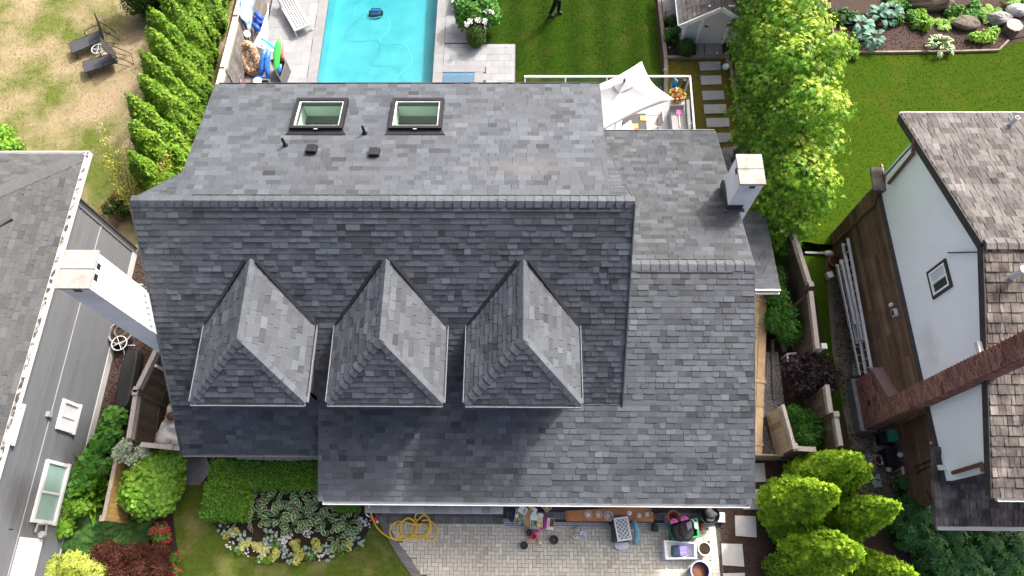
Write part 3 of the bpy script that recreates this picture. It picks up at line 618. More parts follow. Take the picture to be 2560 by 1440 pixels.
grassmat('lawn_front', (0.0638, 0.102, 0.0128), (0.111, 0.145, 0.024), (0.238, 0.204, 0.088), 1.1, 0.5, 0.74)
grassmat('moss_path', (0.10, 0.085, 0.016), (0.15, 0.115, 0.028), (0.07, 0.10, 0.014), 2.2, 0.48, 0.62)
def inpoly(P, x, y):
    c = np.zeros(len(x), bool); n = len(P); j = n-1
    for i in range(n):
        xi, yi, xj, yj = P[i][0], P[i][1], P[j][0], P[j][1]
        t = ((yi > y) != (yj > y)) & (x < (xj-xi)*(y-yi)/(yj-yi+1e-12)+xi); c ^= t; j = i
    return c
def scatter(P, n):
    P = [p[:2] for p in P]; a = A(P); lo, hi = a.min(0), a.max(0)
    X = rng.uniform(lo[0], hi[0], n*3); Y = rng.uniform(lo[1], hi[1], n*3); k = inpoly(P, X, Y)
    return X[k][:n], Y[k][:n]
def blades(lawn, P, dens, h, matn, holes=(), z=0.0, label='grass'):
    a = A([p[:2] for p in P]); area = abs(sum(a[i][0]*a[(i+1) % len(a)][1]-a[(i+1) % len(a)][0]*a[i][1] for i in range(len(a))))/2
    x, y = scatter(P, int(area*dens))
    for hp in holes: k = ~inpoly([q[:2] for q in hp], x, y); x, y = x[k], y[k]
    n = len(x); th = rng.uniform(0, 2*np.pi, n); L = h*rng.uniform(0.5, 1.3, n); wd = 0.012*rng.uniform(0.7, 1.6, n)
    lean = rng.uniform(0.2, 1.0, n)*L; ph = rng.uniform(0, 2*np.pi, n)
    V = np.zeros((n, 3, 3)); V[:, 0, 0] = x-np.cos(th)*wd; V[:, 0, 1] = y-np.sin(th)*wd; V[:, 1, 0] = x+np.cos(th)*wd; V[:, 1, 1] = y+np.sin(th)*wd
    V[:, 0, 2] = V[:, 1, 2] = z-0.005; V[:, 2, 0] = x+np.cos(ph)*lean; V[:, 2, 1] = y+np.sin(ph)*lean; V[:, 2, 2] = z+L*0.8
    o = mesh_from('grass', V.reshape(-1, 3), np.arange(n*3).reshape(n, 3), np.clip(rng.normal(1.08, 0.16, n), 0.6, 1.6), matn, None, 'stuff')
    return o
def lawn(name, P, matn, z, dens, h, label, holes=()):
    sheet(name, P, matn, z); g = blades(None, P, dens, h, matn, holes, z)
    g['label'] = label; g['category'] = 'grass'
LD = pxs([(-260, -260), (600, -260), (590, 0), (575, 130), (350, 640), (345, 660), (190, 470), (-260, 470)])
LD = [A((-26, 26, 0)), A((-11.4, 26, 0)), A((-11.45, 11.0, 0)), A((-12.4, 10.2, 0)), A((-12.8, 10.0, 0)), A((-26, 10.0, 0))]
lawn('dry_lawn', LD, 'lawn_dry', 0.0, 420, 0.035, 'dry patchy straw and green grass of the yard with the two black loungers')
LRp = [A((-1.45, 24, 0)), A((5.15, 24, 0)), A((5.2, 13.5, 0)), A((-0.25, 13.5, 0)), A((-0.25, 18.95, 0)), A((-1.45, 18.95, 0))]
lawn('rear_lawn', LRp, 'lawn_rear', 0.0, 600, 0.03, 'mown bright green grass between the pool and the garden shed')
LN = pxs([(1990, 100), (2200, 132), (2470, 132), (2560, 100), (2900, 60), (2900, 560), (2085, 620), (2010, 640), (1985, 600), (1960, 300)])
lawn('side_lawn', LN, 'lawn_right', 0.0, 420, 0.03, 'even green grass in front of the white stucco house')
LF = pxs([(455, 1212), (540, 1205), (700, 1300), (900, 1290), (938, 1282), (964, 1337), (997, 1393), (1029, 1438), (1090, 1560), (430, 1560), (445, 1380), (432, 1290)])
BED = pxs([(522, 1296), (545, 1245), (620, 1210), (930, 1240), (940, 1290), (915, 1340), (880, 1378), (800, 1402), (700, 1408), (620, 1388), (560, 1340)])
lawn('front_lawn', LF, 'lawn_front', 0.0, 700, 0.03, 'sunburnt green grass around the hosta bed', holes=[BED])
sheet('garden_bed', BED, 'soil', 0.006)
MP = pxs([(1662, 152), (1830, 150), (1850, 330), (1850, 420), (1800, 420), (1735, 340), (1665, 300)])
lawn('side_path', MP, 'moss_path', 0.0, 300, 0.03, 'brownish moss and grass between the stepping stones')
SG = pxs([(2050, 610), (2086, 612), (2100, 900), (2110, 1140), (2020, 1150), (2060, 860), (2030, 700), (1985, 600)])
lawn('side_strip', SG, 'lawn_right', 0.0, 260, 0.04, 'narrow strip of dull grass along the weathered fence')
sheet('gravel_bed', pxs([(2062, 640), (2110, 620), (2180, 940), (2300, 1200), (2260, 1260), (2150, 1230), (2110, 1040), (2080, 880)]), 'gravel_dark', 0.010)
sheet('gravel_path', pxs([(1905, 880), (1945, 880), (1975, 1130), (1975, 1150), (1890, 1150), (1890, 880)]), 'gravel', 0.006)
sheet('gravel_corner', pxs([(1795, 370), (1850, 365), (1850, 560), (1790, 520)]), 'gravel', 0.006)
sheet('bark_strip', [(-12.88, 10.2), (-10.85, 10.2), (-10.6, 4.5), (-11.2, 2.2), (-12.88, 2.2)], 'bark', 0.004)
sheet('mulch_bed', pxs([(1795, 1275), (1880, 1150), (2000, 1150), (2300, 1250), (2300, 1480), (1800, 1480)]), 'bark', 0.004)
# loose stones and bark chips
def chips(name, P, n, smin, smax, matn, label, cat, z=0.01, sd=0.3):
    x, y = scatter(P, n); n = len(x); s = rng.uniform(smin, smax, n); th = rng.uniform(0, 6.28, n)
    T = A([(-.5, -.35, 0), (.5, -.4, 0), (.45, .4, 0), (-.5, .35, 0), (-.3, -.25, .45), (.35, -.2, .5), (.3, .25, .4), (-.3, .2, .5)])
    V = np.zeros((n, 8, 3)); c, sn = np.cos(th)[:, None], np.sin(th)[:, None]
    V[:, :, 0] = x[:, None]+(T[:, 0]*c-T[:, 1]*sn)*s[:, None]; V[:, :, 1] = y[:, None]+(T[:, 0]*sn+T[:, 1]*c)*s[:, None]; V[:, :, 2] = z+T[:, 2]*s[:, None]*rng.uniform(0.5, 1.2, (n, 8))
    F = A([(4, 5, 6, 7), (0, 1, 5, 4), (1, 2, 6, 5), (2, 3, 7, 6), (3, 0, 4, 7)]).astype(int)
    F = (F[None]+(np.arange(n)*8)[:, None, None]).reshape(-1, 4)
    o = mesh_from(name, V.reshape(-1, 3), F, np.repeat(np.clip(rng.normal(1, sd, n), .4, 1.8), 5), matn, None, 'stuff'); o['label'] = label; o['category'] = cat
chips('gravel_stones', pxs([(1915, 880), (1945, 880), (1975, 1130), (1975, 1150), (1890, 1150), (1900, 880)]), 2600, 0.02, 0.05, 'gravel', 'pale grey gravel along the timber walkway', 'gravel')
chips('gravel_stones', pxs([(1795, 370), (1850, 365), (1850, 560), (1790, 520)]), 900, 0.02, 0.05, 'gravel', 'grey gravel beside the short white chimney', 'gravel')
chips('pebbles', pxs([(2075, 640), (2110, 620), (2180, 940), (2300, 1200), (2260, 1260), (2150, 1230), (2110, 1040), (2090, 880)]), 1800, 0.03, 0.09, 'gravel_dark', 'dirty pebbles along the brown boarded wall', 'pebbles', sd=0.45)
chips('bark_chips', [(-12.8, 10.0), (-10.85, 10.0), (-10.6, 4.5), (-11.2, 2.6), (-12.8, 2.6)], 3800, 0.02, 0.07, 'bark', 'dark bark mulch beside the grey clapboard wall', 'bark', sd=0.5)
chips('bark_chips', pxs([(1795, 1275), (1880, 1150), (2000, 1150), (2300, 1250), (2300, 1450), (1800, 1450)]), 3000, 0.015, 0.04, 'bark', 'brown bark mulch around the square concrete slabs', 'bark', sd=0.4)
# stepping stones and slabs
def slab(name, px, matn, label, group=None, z0=0.0, h=0.045, cat='paving slab', tone=1.0):
    P = pxs(px); a = sum(P[i][0]*P[(i+1) % len(P)][1]-P[(i+1) % len(P)][0]*P[i][1] for i in range(len(P)))
    if a < 0: P = P[::-1]
    m = MB(); m.tone = tone; m.prism([(p[0], p[1], z0) for p in P], (0, 0, h)); c = sum(P)/len(P)
    o = m.build(name, matn, loc=(c[0], c[1], z0), bevel=0.008); return tag(o, label, cat, group)
for i, q in enumerate([(1747, 156, 1802, 177), (1750, 191, 1804, 213), (1754, 229, 1811, 251), (1758, 263, 1816, 285), (1764, 297, 1823, 319), (1782, 334, 1832, 357)]):
    slab('stepping_stone', [(q[0], q[1]), (q[2]-2, q[1]-1), (q[2], q[3]-1), (q[0]+3, q[3]+1)], 'concrete', ['first', 'second', 'third', 'fourth', 'fifth', 'sixth'][i]+' grey stepping stone in the mossy path counted from the shed', 'stepping stones behind the deck', tone=0.8*random.uniform(0.9, 1.05))
slab('paving_slab', [(1741, 108), (1758, 108), (1761, 144), (1739, 144)], 'concrete', 'narrow grey slab under the shed door', None, tone=0.62)
slab('paving_slab', [(1760, 108), (1803, 108), (1808, 143), (1763, 144)], 'concrete', 'wide grey slab under the shed door', None, tone=0.66)
for q in ([(1858, 1160), (1910, 1158), (1914, 1205), (1858, 1206)], [(1858, 1223), (1914, 1223), (1918, 1275), (1858, 1274)], [(1836, 1289), (1889, 1291), (1891, 1344), (1838, 1340)], [(1802, 1359), (1855, 1360), (1860, 1417), (1805, 1413)], [(1806, 1433), (1861, 1432), (1866, 1490), (1810, 1490)]):
    slab('paving_slab', q, 'concrete', 'square pale concrete slab set in the brown bark mulch', 'square slabs beside the driveway', tone=1.05)
for q in ([(2179, 1095), (2204, 1096), (2210, 1128), (2185, 1129)], [(2174, 1186), (2198, 1185), (2204, 1218), (2183, 1220)], [(2166, 1137), (2190, 1135), (2194, 1172), (2172, 1172)], [(2130, 911), (2149, 909), (2152, 940), (2132, 941)]):
    slab('garden_slab', q, 'sage', 'greenish rounded garden slab on the dirty pebbles', 'green slabs along the brown wall', h=0.03)
slab('concrete_pad', [(457, 1142), (515, 1140), (530, 1178), (500, 1212), (452, 1213)], 'concrete_dark', 'mossy dirty concrete pad below the left eave', h=0.03)
# ------------------------------------------------------------------ driveway of herringbone pavers
mat('paver', (0.493, 0.469, 0.384), (0.579, 0.555, 0.456), scale=5, rough=0.9, fine=0.10, bump=0.2, c3=(0.408, 0.377, 0.3), scale3=0.7, amt3=0.5)
mat('paver_dark', (0.13, 0.125, 0.12), (0.17, 0.165, 0.16), scale=6, rough=0.9, fine=0.12, bump=0.2)
mat('joint_sand', (0.07, 0.065, 0.055), (0.10, 0.09, 0.08), scale=40, rough=1)
outer = pxs([(936, 1282), (964, 1337), (997, 1393), (1029, 1438), (1075, 1500)]); inner = pxs([(965, 1300), (992, 1350), (1025, 1394), (1054, 1438), (1100, 1500)])
dpoly = outer+[A((5.62, outer[-1][1], 0)), A((5.62, 2.2, 0)), A((-4.2, 2.2, 0))]
drive = sheet('driveway', dpoly, 'joint_sand', 0.006)
field = [tuple(p[:2]) for p in inner]+[(5.28, inner[-1][1]), (5.28, 1.49), (-0.5, 1.49), (-0.5, 1.555), (-3.7, 1.555)]
pw = 0.1045; recs = []; mh = MB(); mh.box((pw, pw/2, 0.0), (2*pw-0.008, pw-0.008, 0.05)); meh = mh.mesh('paver', 'paver')
fa = A(field)
def pav(mb_or_none, x, y, horiz, tone, z=0.012):
    if horiz: c, s_ = (x+pw, y+pw/2), (2*pw-0.008, pw-0.008)
    else: c, s_ = (x+pw/2, y+pw), (pw-0.008, 2*pw-0.008)
    return c, s_
stuff = MB(); ind = 0; cand = []
i0, i1 = int(-4.4/pw), int(5.6/pw); j0, j1 = int(-1.0/pw), int(1.7/pw)
for i in range(i0, i1):
    for j in range(j0, j1):
        k = (i-j) % 4
        if k not in (0, 3): continue
        x, y = i*pw, j*pw; c, s_ = pav(None, x, y, k == 0, 1)
        q = [(c[0]-s_[0]/2, c[1]-s_[1]/2), (c[0]+s_[0]/2, c[1]-s_[1]/2), (c[0]+s_[0]/2, c[1]+s_[1]/2), (c[0]-s_[0]/2, c[1]+s_[1]/2)]
        ins = inpoly(field, A([p[0] for p in q]), A([p[1] for p in q]))
        if ins.all(): cand.append((c, k == 0))
        elif ins.any():
            # cut paver: clip against the inner curve (nearest segment) and straight sides
            cc = clip(q, rect(-5, 5.28, -1.3, 1.49 if c[0] > -0.5 else 1.555))
            if len(cc) < 3: continue
            for a_, b_ in ((field[-1], field[0]), (field[0], field[1]), (field[1], field[2]), (field[2], field[3]), (field[3], field[4])):
                if min(a_[1], b_[1])-0.05 < c[1] < max(a_[1], b_[1])+0.05:
                    d_ = (b_[0]-a_[0], b_[1]-a_[1]); n2 = []
                    # keep right side of the curve
                    tri = [a_, b_, (b_[0]+9, b_[1]), (a_[0]+9, a_[1])]
                    t2 = clip(cc, tri if sum(tri[t][0]*tri[(t+1) % 4][1]-tri[(t+1) % 4][0]*tri[t][1] for t in range(4)) > 0 else tri[::-1])
                    if len(t2) >= 3: cc = t2
            if len(cc) >= 3 and parea(cc) > 0.002 and max(p[0] for p in cc) < 5.3 and max(p[1] for p in cc) < 1.56: stuff.prism([(p[0], p[1], -0.01) for p in cc], (0, 0, 0.046), tone=random.gauss(1, 0.07))
cand.sort(key=lambda r: (r[0][1] > 1.45, r[0][1] < -0.05, r[0][0] < -2.6, random.random()))
for n_, (c, hz) in enumerate(cand):
    t = max(0.75, random.gauss(1, 0.07)); dz = random.uniform(-0.002, 0.002)
    if n_ < 290: piece('paver', meh, Matrix.Translation((c[0], c[1], 0.012+dz))@(Matrix.Identity(4) if hz else Matrix.Rotation(math.pi/2, 4, 'Z'))@Matrix.Translation((-pw, -pw/2, 0)), drive, t)
    else: stuff.box((c[0], c[1], 0.012+dz), (2*pw-0.008, pw-0.008, 0.05) if hz else (pw-0.008, 2*pw-0.008, 0.05), tone=t)
st_ = stuff.build('paver_field', 'paver', drive); st_['kind'] = 'stuff'
# soldier courses: dark curve at the left, dark row along the house, pale row at the right
def lerp_path(P, s):
    d = [np.linalg.norm(P[i+1]-P[i]) for i in range(len(P)-1)]; s *= sum(d)
    for i, q in enumerate(d):
        if s <= q or i == len(d)-1: return P[i]+(P[i+1]-P[i])*(s/q)
        s -= q
nb = 21
for i in range(nb):
    a0, a1 = (i+0.03)/nb, (i+0.97)/nb; m = MB()
    m.prism([p+A((0, 0, -0.01)) for p in (lerp_path(outer, a0), lerp_path(outer, a1), lerp_path(inner, a1), lerp_path(inner, a0))][::-1], (0, 0, 0.05)); m.tone = 1; o = m.build('border_paver', 'paver_dark', drive); t = random.gauss(1.25, 0.1); o.color = (t, t, t, 1)
mb_ = MB(); mb_.box((0, 0, 0.012), (0.098, 0.2, 0.05)); meb = mb_.mesh('border_paver', 'paver_dark')
x = -4.0
while x < -0.45: piece('border_paver', meb, Matrix.Translation((x, 1.66, 0)), drive, random.gauss(1.0, 0.1)); piece('border_paver', meb, Matrix.Translation((x, 1.872, 0)), drive, random.gauss(0.9, 0.1)); x += 0.105
mb_ = MB(); mb_.box((0, 0, 0.012), (0.2, 0.098, 0.05)); meb2 = mb_.mesh('edge_paver', 'paver')
y = -0.9
while y < 1.6: piece('edge_paver', meb2, Matrix.Translation((5.39, y, 0)), drive, random.gauss(1.12, 0.07)); y += 0.105
x = -0.4
while x < 5.4: piece('edge_paver', meb, Matrix.Translation((x, 1.80, 0)), drive, random.gauss(1.5, 0.1)); x += 0.105
# channel drain with its grates
dr = MB(); dr.box((2.45, 1.555, 0.008), (5.9, 0.12, 0.06)); drain = tag(dr.build('channel_drain', 'charcoal', loc=(2.45, 1.555, 0.0)), 'long grey slotted drain channel across the driveway in front of the garage', 'drain')
g = MB()
for s in (-1, 1): g.box((0, s*0.052, 0.042), (0.49, 0.016, 0.012))
for k in range(14): g.box((-0.235+k*0.036, 0.0, 0.042), (0.012, 0.09, 0.011))
g.box((0, 0, 0.043), (0.49, 0.012, 0.012)); meg = g.mesh('grate', 'pale_metal')
for k in range(12): piece('grate', meg, Matrix.Translation((-0.25+k*0.497, 1.555, 0)), drain, random.uniform(0.85, 1.05))
# ------------------------------------------------------------------ pool and its terrace
def pool_material():
    m = bpy.data.materials.new('pool_water'); m.use_nodes = True; nt = m.node_tree; L = nt.links.new
    for n in list(nt.nodes):
        if n.type == 'BSDF_PRINCIPLED': nt.nodes.remove(n)
    out = nt.nodes['Material Output']; tr = _n(nt, 'ShaderNodeBsdfTransparent'); gl = _n(nt, 'ShaderNodeBsdfGlossy'); gl.inputs['Roughness'].default_value = 0.04
    fr = _n(nt, 'ShaderNodeFresnel'); fr.inputs[0].default_value = 1.25
    no = _n(nt, 'ShaderNodeTexNoise'); no.inputs['Scale'].default_value = 5; no.inputs['Detail'].default_value = 3; geo = _n(nt, 'ShaderNodeNewGeometry'); L(geo.outputs['Position'], no.inputs['Vector'])
    bp = _n(nt, 'ShaderNodeBump'); bp.inputs['Strength'].default_value = 0.25; bp.inputs['Distance'].default_value = 0.05; L(no.outputs['Fac'], bp.inputs['Height']); L(bp.outputs[0], gl.inputs['Normal']); L(bp.outputs[0], fr.inputs['Normal'])
    mx = _n(nt, 'ShaderNodeMixShader'); L(fr.outputs[0], mx.inputs[0]); L(tr.outputs[0], mx.inputs[1]); L(gl.outputs[0], mx.inputs[2]); L(mx.outputs[0], out.inputs['Surface'])
    va = _n(nt, 'ShaderNodeVolumeAbsorption'); va.inputs['Color'].default_value = (0.0, 0.80, 0.86, 1); va.inputs['Density'].default_value = 0.95; L(va.outputs[0], out.inputs['Volume'])
    MATS['pool_water'] = m
pool_material()
mat('pool_liner', (0.264, 0.4, 0.4), (0.308, 0.43, 0.43), scale=0.9, rough=0.7, detail=8, contrast=0.1, c3=(0.165, 0.33, 0.34), scale3=1.3, amt3=0.55)  # cloudy patches put faint caustic light into the liner colour
mat('spa_water', (0.03, 0.085, 0.135), (0.05, 0.12, 0.18), scale=30, rough=0.15, spec=0.6, contrast=0.15)
mat('mosaic', (0.02, 0.07, 0.14), (0.05, 0.17, 0.28), scale=26, rough=0.3, contrast=0.12, spec=0.5)
m = MB(); zf = lambda y: -0.62-(y-PY0)*0.035
m.poly([(PX0, PY0, zf(PY0)), (PX1, PY0, zf(PY0)), (PX1, PY1, zf(PY1)), (PX0, PY1, zf(PY1))])
for a, b in (((PX0, PY0), (PX0, PY1)), ((PX1, PY1), (PX1, PY0)), ((PX0, PY1), (PX1, PY1)), ((PX1, PY0), (PX0, PY0))):
    m.poly([(a[0], a[1], -0.32), (b[0], b[1], -0.32), (b[0], b[1], zf(b[1])-0.02), (a[0], a[1], zf(a[1])-0.02)])
pool = struct(m.build('swimming_pool', 'pool_liner'))
m = MB()
for a, b in (((PX0, PY0), (PX0, PY1)), ((PX1, PY1), (PX1, PY0)), ((PX0, PY1), (PX1, PY1))): m.poly([(a[0], a[1], 0.0), (b[0], b[1], 0.0), (b[0], b[1], -0.32), (a[0], a[1], -0.32)])
m.build('waterline_tile', 'mosaic', pool)
m = MB(); e = 0.01; m.hexa([(PX0+e, PY0+e, -2.2), (PX1-e, PY0+e, -2.2), (PX1-e, PY1-e, -2.2), (PX0+e, PY1-e, -2.2)], [(PX0+e, PY0+e, -0.1), (PX1-e, PY0+e, -0.1), (PX1-e, PY1-e, -0.1), (PX0+e, PY1-e, -0.1)])
struct(m.build('pool_water', 'pool_water'))
terr = [(-9.9, 12.0), (PX0-0.005, 12.0), (PX0-0.005, 25), (-9.9, 25)]
terrace = sheet('pool_terrace', terr, 'joint_sand', 0.0)
def slabs(x0, x1, y0, y1, sx, sy, matn, name, parent, hole=None, th=0.03, sd=0.045, off=0.5):
    m = MB(); m.box((0, 0, 0.012), (sx-0.006, sy-0.006, th)); me = m.mesh(name, matn); j = 0; y = y0
    while y < y1-0.05:
        h = min(sy, y1-y); x = x0-(sx*off if j % 2 else 0)
        while x < x1-0.01:
            a, b = max(x, x0), min(x+sx, x1)
            if b-a > 0.03 and not (hole and hole((a+b)/2, y+h/2)):
                if abs(b-a-sx) < 1e-4 and abs(h-sy) < 1e-4: piece(name, me, Matrix.Translation(((a+b)/2, y+h/2, 0)), parent, random.gauss(0.98, sd))
                else: q = MB(); q.box(((a+b)/2, y+h/2, 0.012), (b-a-0.006, h-0.006, th)); o = q.build(name, matn, parent); t = random.gauss(0.98, sd); o.color = (t, t, t, 1)
            x += sx
        y += sy; j += 1
slabs(-9.9, PX0-0.36, 14.9, 22.3, 0.61, 0.61, 'slab_white', 'terrace_slab', terrace)
cop = MB(); cop.box((0, 0, 0.0), (0.36, 0.9, 0.06)); mec = cop.mesh('coping_stone', 'coping')
for k in range(9): piece('coping_stone', mec, Matrix.Translation((PX0-0.17, 14.4+k*0.905, 0.012)), terrace, random.gauss(1, 0.04))
t2 = [(PX1+0.005, 12.0), (-0.27, 12.0), (-0.27, 18.93), (-2.05, 18.93), (-2.05, 25), (PX1+0.005, 25)]
terr2 = sheet('pool_terrace', t2, 'joint_sand', 0.0)
for k in range(9): piece('coping_stone', mec, Matrix.Translation((PX1+0.18, 14.4+k*0.905, 0.012)), terr2, random.gauss(1.03, 0.04))
SPX = (-2.98, -1.80); SPY = 17.60
hole = lambda x, y: (SPX[0]-0.04 < x < SPX[1]+0.34 and y < SPY+0.33)
slabs(PX1+0.37, -2.08, 19.0, 22.3, 0.46, 0.46, 'slab_white', 'terrace_slab', terr2)
slabs(PX1+0.37, -0.30, 16.0, 18.93, 0.46, 0.305, 'slab_white', 'terrace_slab', terr2, hole=hole, sd=0.07)
m = MB(); m.box((-2.2, SPY+0.16, 0.012), (1.58, 0.32, 0.045)); m.box((SPX[1]+0.165, 16.8, 0.012), (0.33, 1.58, 0.045)); m.build('coping_stone', 'coping', terr2)
m = MB(); x0, x1 = SPX; m.poly([(x0, 16, -0.30), (x1, 16, -0.30), (x1, SPY, -0.30), (x0, SPY, -0.30)])
m.poly([(x0, SPY, 0.0), (x1, SPY, 0.0), (x1, SPY, -0.30), (x0, SPY, -0.30)])
# the spa basin sits in a raised rim, its water just under the coping
m = MB(); m.box(((x0+x1)/2, 16.8, 0.009), (x1-x0, 1.58, 0.01)); spa = m.build('spa_basin', 'mosaic', terr2)
m = MB(); m.box(((x0+x1)/2, 16.75, 0.016), (x1-x0-0.02, 1.38, 0.006)); m.build('spa_water', 'spa_water', terr2)
m = MB(); m.box((-0.62, 18.8, 0.033), (0.06, 0.05, 0.02)); m.build('deck_light', 'mid_grey', terr2)
# ================================================================== grey clapboard house (left)
WX = -12.92; GZ0 = 3.72
lh = thing('house', 'grey clapboard neighbour house with weathered grey shingles and mossy gutter', 'house', (-15.5, 5, 0))
EX = -12.86; EYR = 11.5; KL = 0.40; CL = math.hypot(1, KL)
roofL = Roof(lh, 'shingle_old')
m = MB(); q = 4.5
m.prism([(EX, -3, GZ0), (EX, EYR, GZ0), (EX-q, EYR-q, GZ0+q*KL), (EX-q, -3, GZ0+q*KL)], (0, 0, -0.1)); side = m.build('roof_slope', 'shingle_old', lh)
roofL.slope(side, (EX, -3, GZ0), (0, 1, 0), (-1, 0, KL), [[(0, -0.02), (EYR+3, -0.02), (EYR+3-q, q*CL), (0, q*CL)]], expo=0.145, widths=(0.15, 0.2, 0.25, 0.3), sd=0.11, thin=0.005, thick=0.011)
m = MB(); m.prism([(EX, EYR, GZ0), (EX-7, EYR, GZ0), (EX-7, EYR-q, GZ0+q*KL), (EX-q, EYR-q, GZ0+q*KL)], (0, 0, -0.1)); rear = m.build('roof_slope', 'shingle_old', lh)
roofL.slope(rear, (EX, EYR, GZ0), (-1, 0, 0), (0, -1, KL), [[(0, -0.02), (7, -0.02), (7, q*CL), (q, q*CL)]], expo=0.145, widths=(0.15, 0.2, 0.25, 0.3), sd=0.11, thin=0.005, thick=0.011)
roofL.finish()
hd = unit((-1, -1, KL)); qa = unit(np.cross(hd, np.cross((0, 1, 0), (-1, 0, KL)))); qa = qa if qa[0] > 0 else -qa; qb = unit(np.cross(hd, np.cross((-1, 0, 0), (0, -1, KL)))); qb = qb if qb[1] > 0 else -qb
caps(side, (EX-0.12, EYR-0.12, GZ0+0.12*KL), (EX-3.0, EYR-3.0, GZ0+3.0*KL), qa, qb, 'shingle_old', step=0.3, wl=0.2, name='hip_cap', sd=0.05)
m = MB(); channel(m, (EX, -3, GZ0-0.01), (EX, EYR+0.1, GZ0-0.01), (1, 0, 0), 0.15, 0.12, 0.014); g = m.build('gutter', 'white_paint', lh)
m = MB(); channel(m, (EX+0.12, EYR, GZ0-0.01), (EX-7, EYR, GZ0-0.01), (0, 1, 0), 0.13, 0.12, 0.014); m.build('gutter', 'white_paint', lh)
mat('gutter_moss', (0.05, 0.045, 0.035), (0.42, 0.41, 0.38), scale=7, rough=1, fine=0.3, contrast=0.08, bump=1.0)
m = MB(); m.box((EX+0.075, 4.0, GZ0-0.055), (0.115, 14.6, 0.05))
o = m.build('gutter_debris', 'gutter_moss', lh); o['kind'] = 'stuff'
# walls: lapped boards, each its own
m = MB(); m.box((WX-0.1, 3.5, 1.75), (0.16, 13.2, 3.6)); m.box((WX-3, 10.05, 1.75), (6.1, 0.12, 3.6)); m.build('wall', 'siding_grey', lh)
nb_ = 19; bh = (GZ0-0.1-0.25)/nb_; cache = {}
for k in range(nb_):
    z = 0.25+k*bh; ys = sorted([-3.0, 10.1]+[random.uniform(-1, 9) for _ in range(2)])
    for a, b in zip(ys[:-1], ys[1:]):
        if b-a < 0.2: continue
        m = MB(); e = 0.002; m.hexa([(WX-0.03, a+e, z), (WX+0.034, a+e, z), (WX+0.034, b-e, z), (WX-0.03, b-e, z)], [(WX-0.03, a+e, z+bh), (WX+0.002, a+e, z+bh), (WX+0.002, b-e, z+bh), (WX-0.03, b-e, z+bh)])
        o = m.build('siding_board', 'siding_grey', lh); t = random.gauss(1, 0.03); o.color = (t, t, t, 1)
m = MB(); m.box((WX+0.024, 3.6, 2.12), (0.03, 13.0, 0.016)); m.build('trim_strip', 'mid_grey', lh)
m = MB(); m.box((WX+0.02, 10.12, 1.9), (0.07, 0.08, 3.55)); m.tube([(WX+0.05, 10.2, 3.6), (WX+0.05, 10.2, 0.1)], 0.04, 8); m.build('downspout', 'charcoal', lh)
m = MB(); m.box((WX+0.01, 3.5, 0.12), (0.1, 13, 0.26)); m.build('foundation', 'concrete', lh)
def wall_window(px, label_glass, name='window', frame=0.09, bar=None, blinds=False):
    P = [atx(u, v, WX+0.02) for u, v in px]; y0 = np.mean([P[2][1], P[3][1]]); y1 = np.mean([P[0][1], P[1][1]]); z1 = np.mean([P[0][2], P[3][2]]); z0 = np.mean([P[1][2], P[2][2]])
    m = MB(); x = WX+0.065
    for c, s in (((x, (y0+y1)/2, z1-frame/2), (0.07, y1-y0, frame)), ((x, (y0+y1)/2, z0+frame/2), (0.1, y1-y0+0.04, frame)), ((x, y0+frame/2, (z0+z1)/2), (0.068, frame, z1-z0-2*frame)), ((x, y1-frame/2, (z0+z1)/2), (0.068, frame, z1-z0-2*frame))): m.box(c, s)
    wn = m.build(name, 'white_paint', lh)
    if bar == 'h': m = MB(); m.box((x-0.005, (y0+y1)/2, (z0+z1)/2), (0.05, y1-y0-2*frame, 0.05)); m.build('sash_bar', 'white_paint', wn)
    if bar == 'v': m = MB(); m.box((x-0.005, (y0+y1)/2-0.02, (z0+z1)/2), (0.05, 0.06, z1-z0-2*frame)); m.build('sash_bar', 'white_paint', wn)
    for k in (0, 1):
        ya, yb = ((y0+frame, (y0+y1)/2-0.05), ((y0+y1)/2+0.01, y1-frame))[k] if bar == 'v' else (y0+frame, y1-frame)
        za, zb = (z0+frame, z1-frame)
        if bar == 'v' or k == 0:
            m = MB(); m.box((x-0.012-0.002*k, (ya+yb)/2, (za+zb)/2), (0.012, yb-ya, zb-za)); m.build('pane', label_glass, wn)
    if blinds:
        n = 26
        for k in range(n): m = MB(); m.box((x-0.004, (y0+y1)/2, z0+frame+(z1-z0-2*frame)*(k+0.5)/n), (0.004, y1-y0-2*frame-0.03, 0.018)); m.build('blind_slat', 'aqua', wn)
    return wn
wall_window([(114, 1147), (175, 1164), (128, 1313), (74, 1304)], 'window_glass', bar='v')
wl = wall_window([(155, 997), (198, 1013), (181, 1087), (137, 1071)], 'light_grey', bar='v')
wall_window([(38, 1008), (56, 1012), (29, 1113), (10, 1108)], 'pale_metal')
pv = atx(121, 1036, WX+0.05); m = MB(); m.box((WX+0.06, pv[1], pv[2]), (0.12, 0.14, 0.14)); m.build('wall_vent', 'mid_grey', lh)
pv = atx(88, 1330, WX+0.08); m = MB(); m.tube([pv, pv+A((0.05, 0.2, 0.05)), pv+A((0.06, 0.22, -0.3)), pv+A((0.02, 0.0, -0.4))], 0.03, 8); m.lathe([(0.09, 0), (0.09, 0.1), (0.0, 0.1)], pv+A((0.04, -0.05, -0.3)), 12); m.build('gas_meter', 'mid_grey', lh)
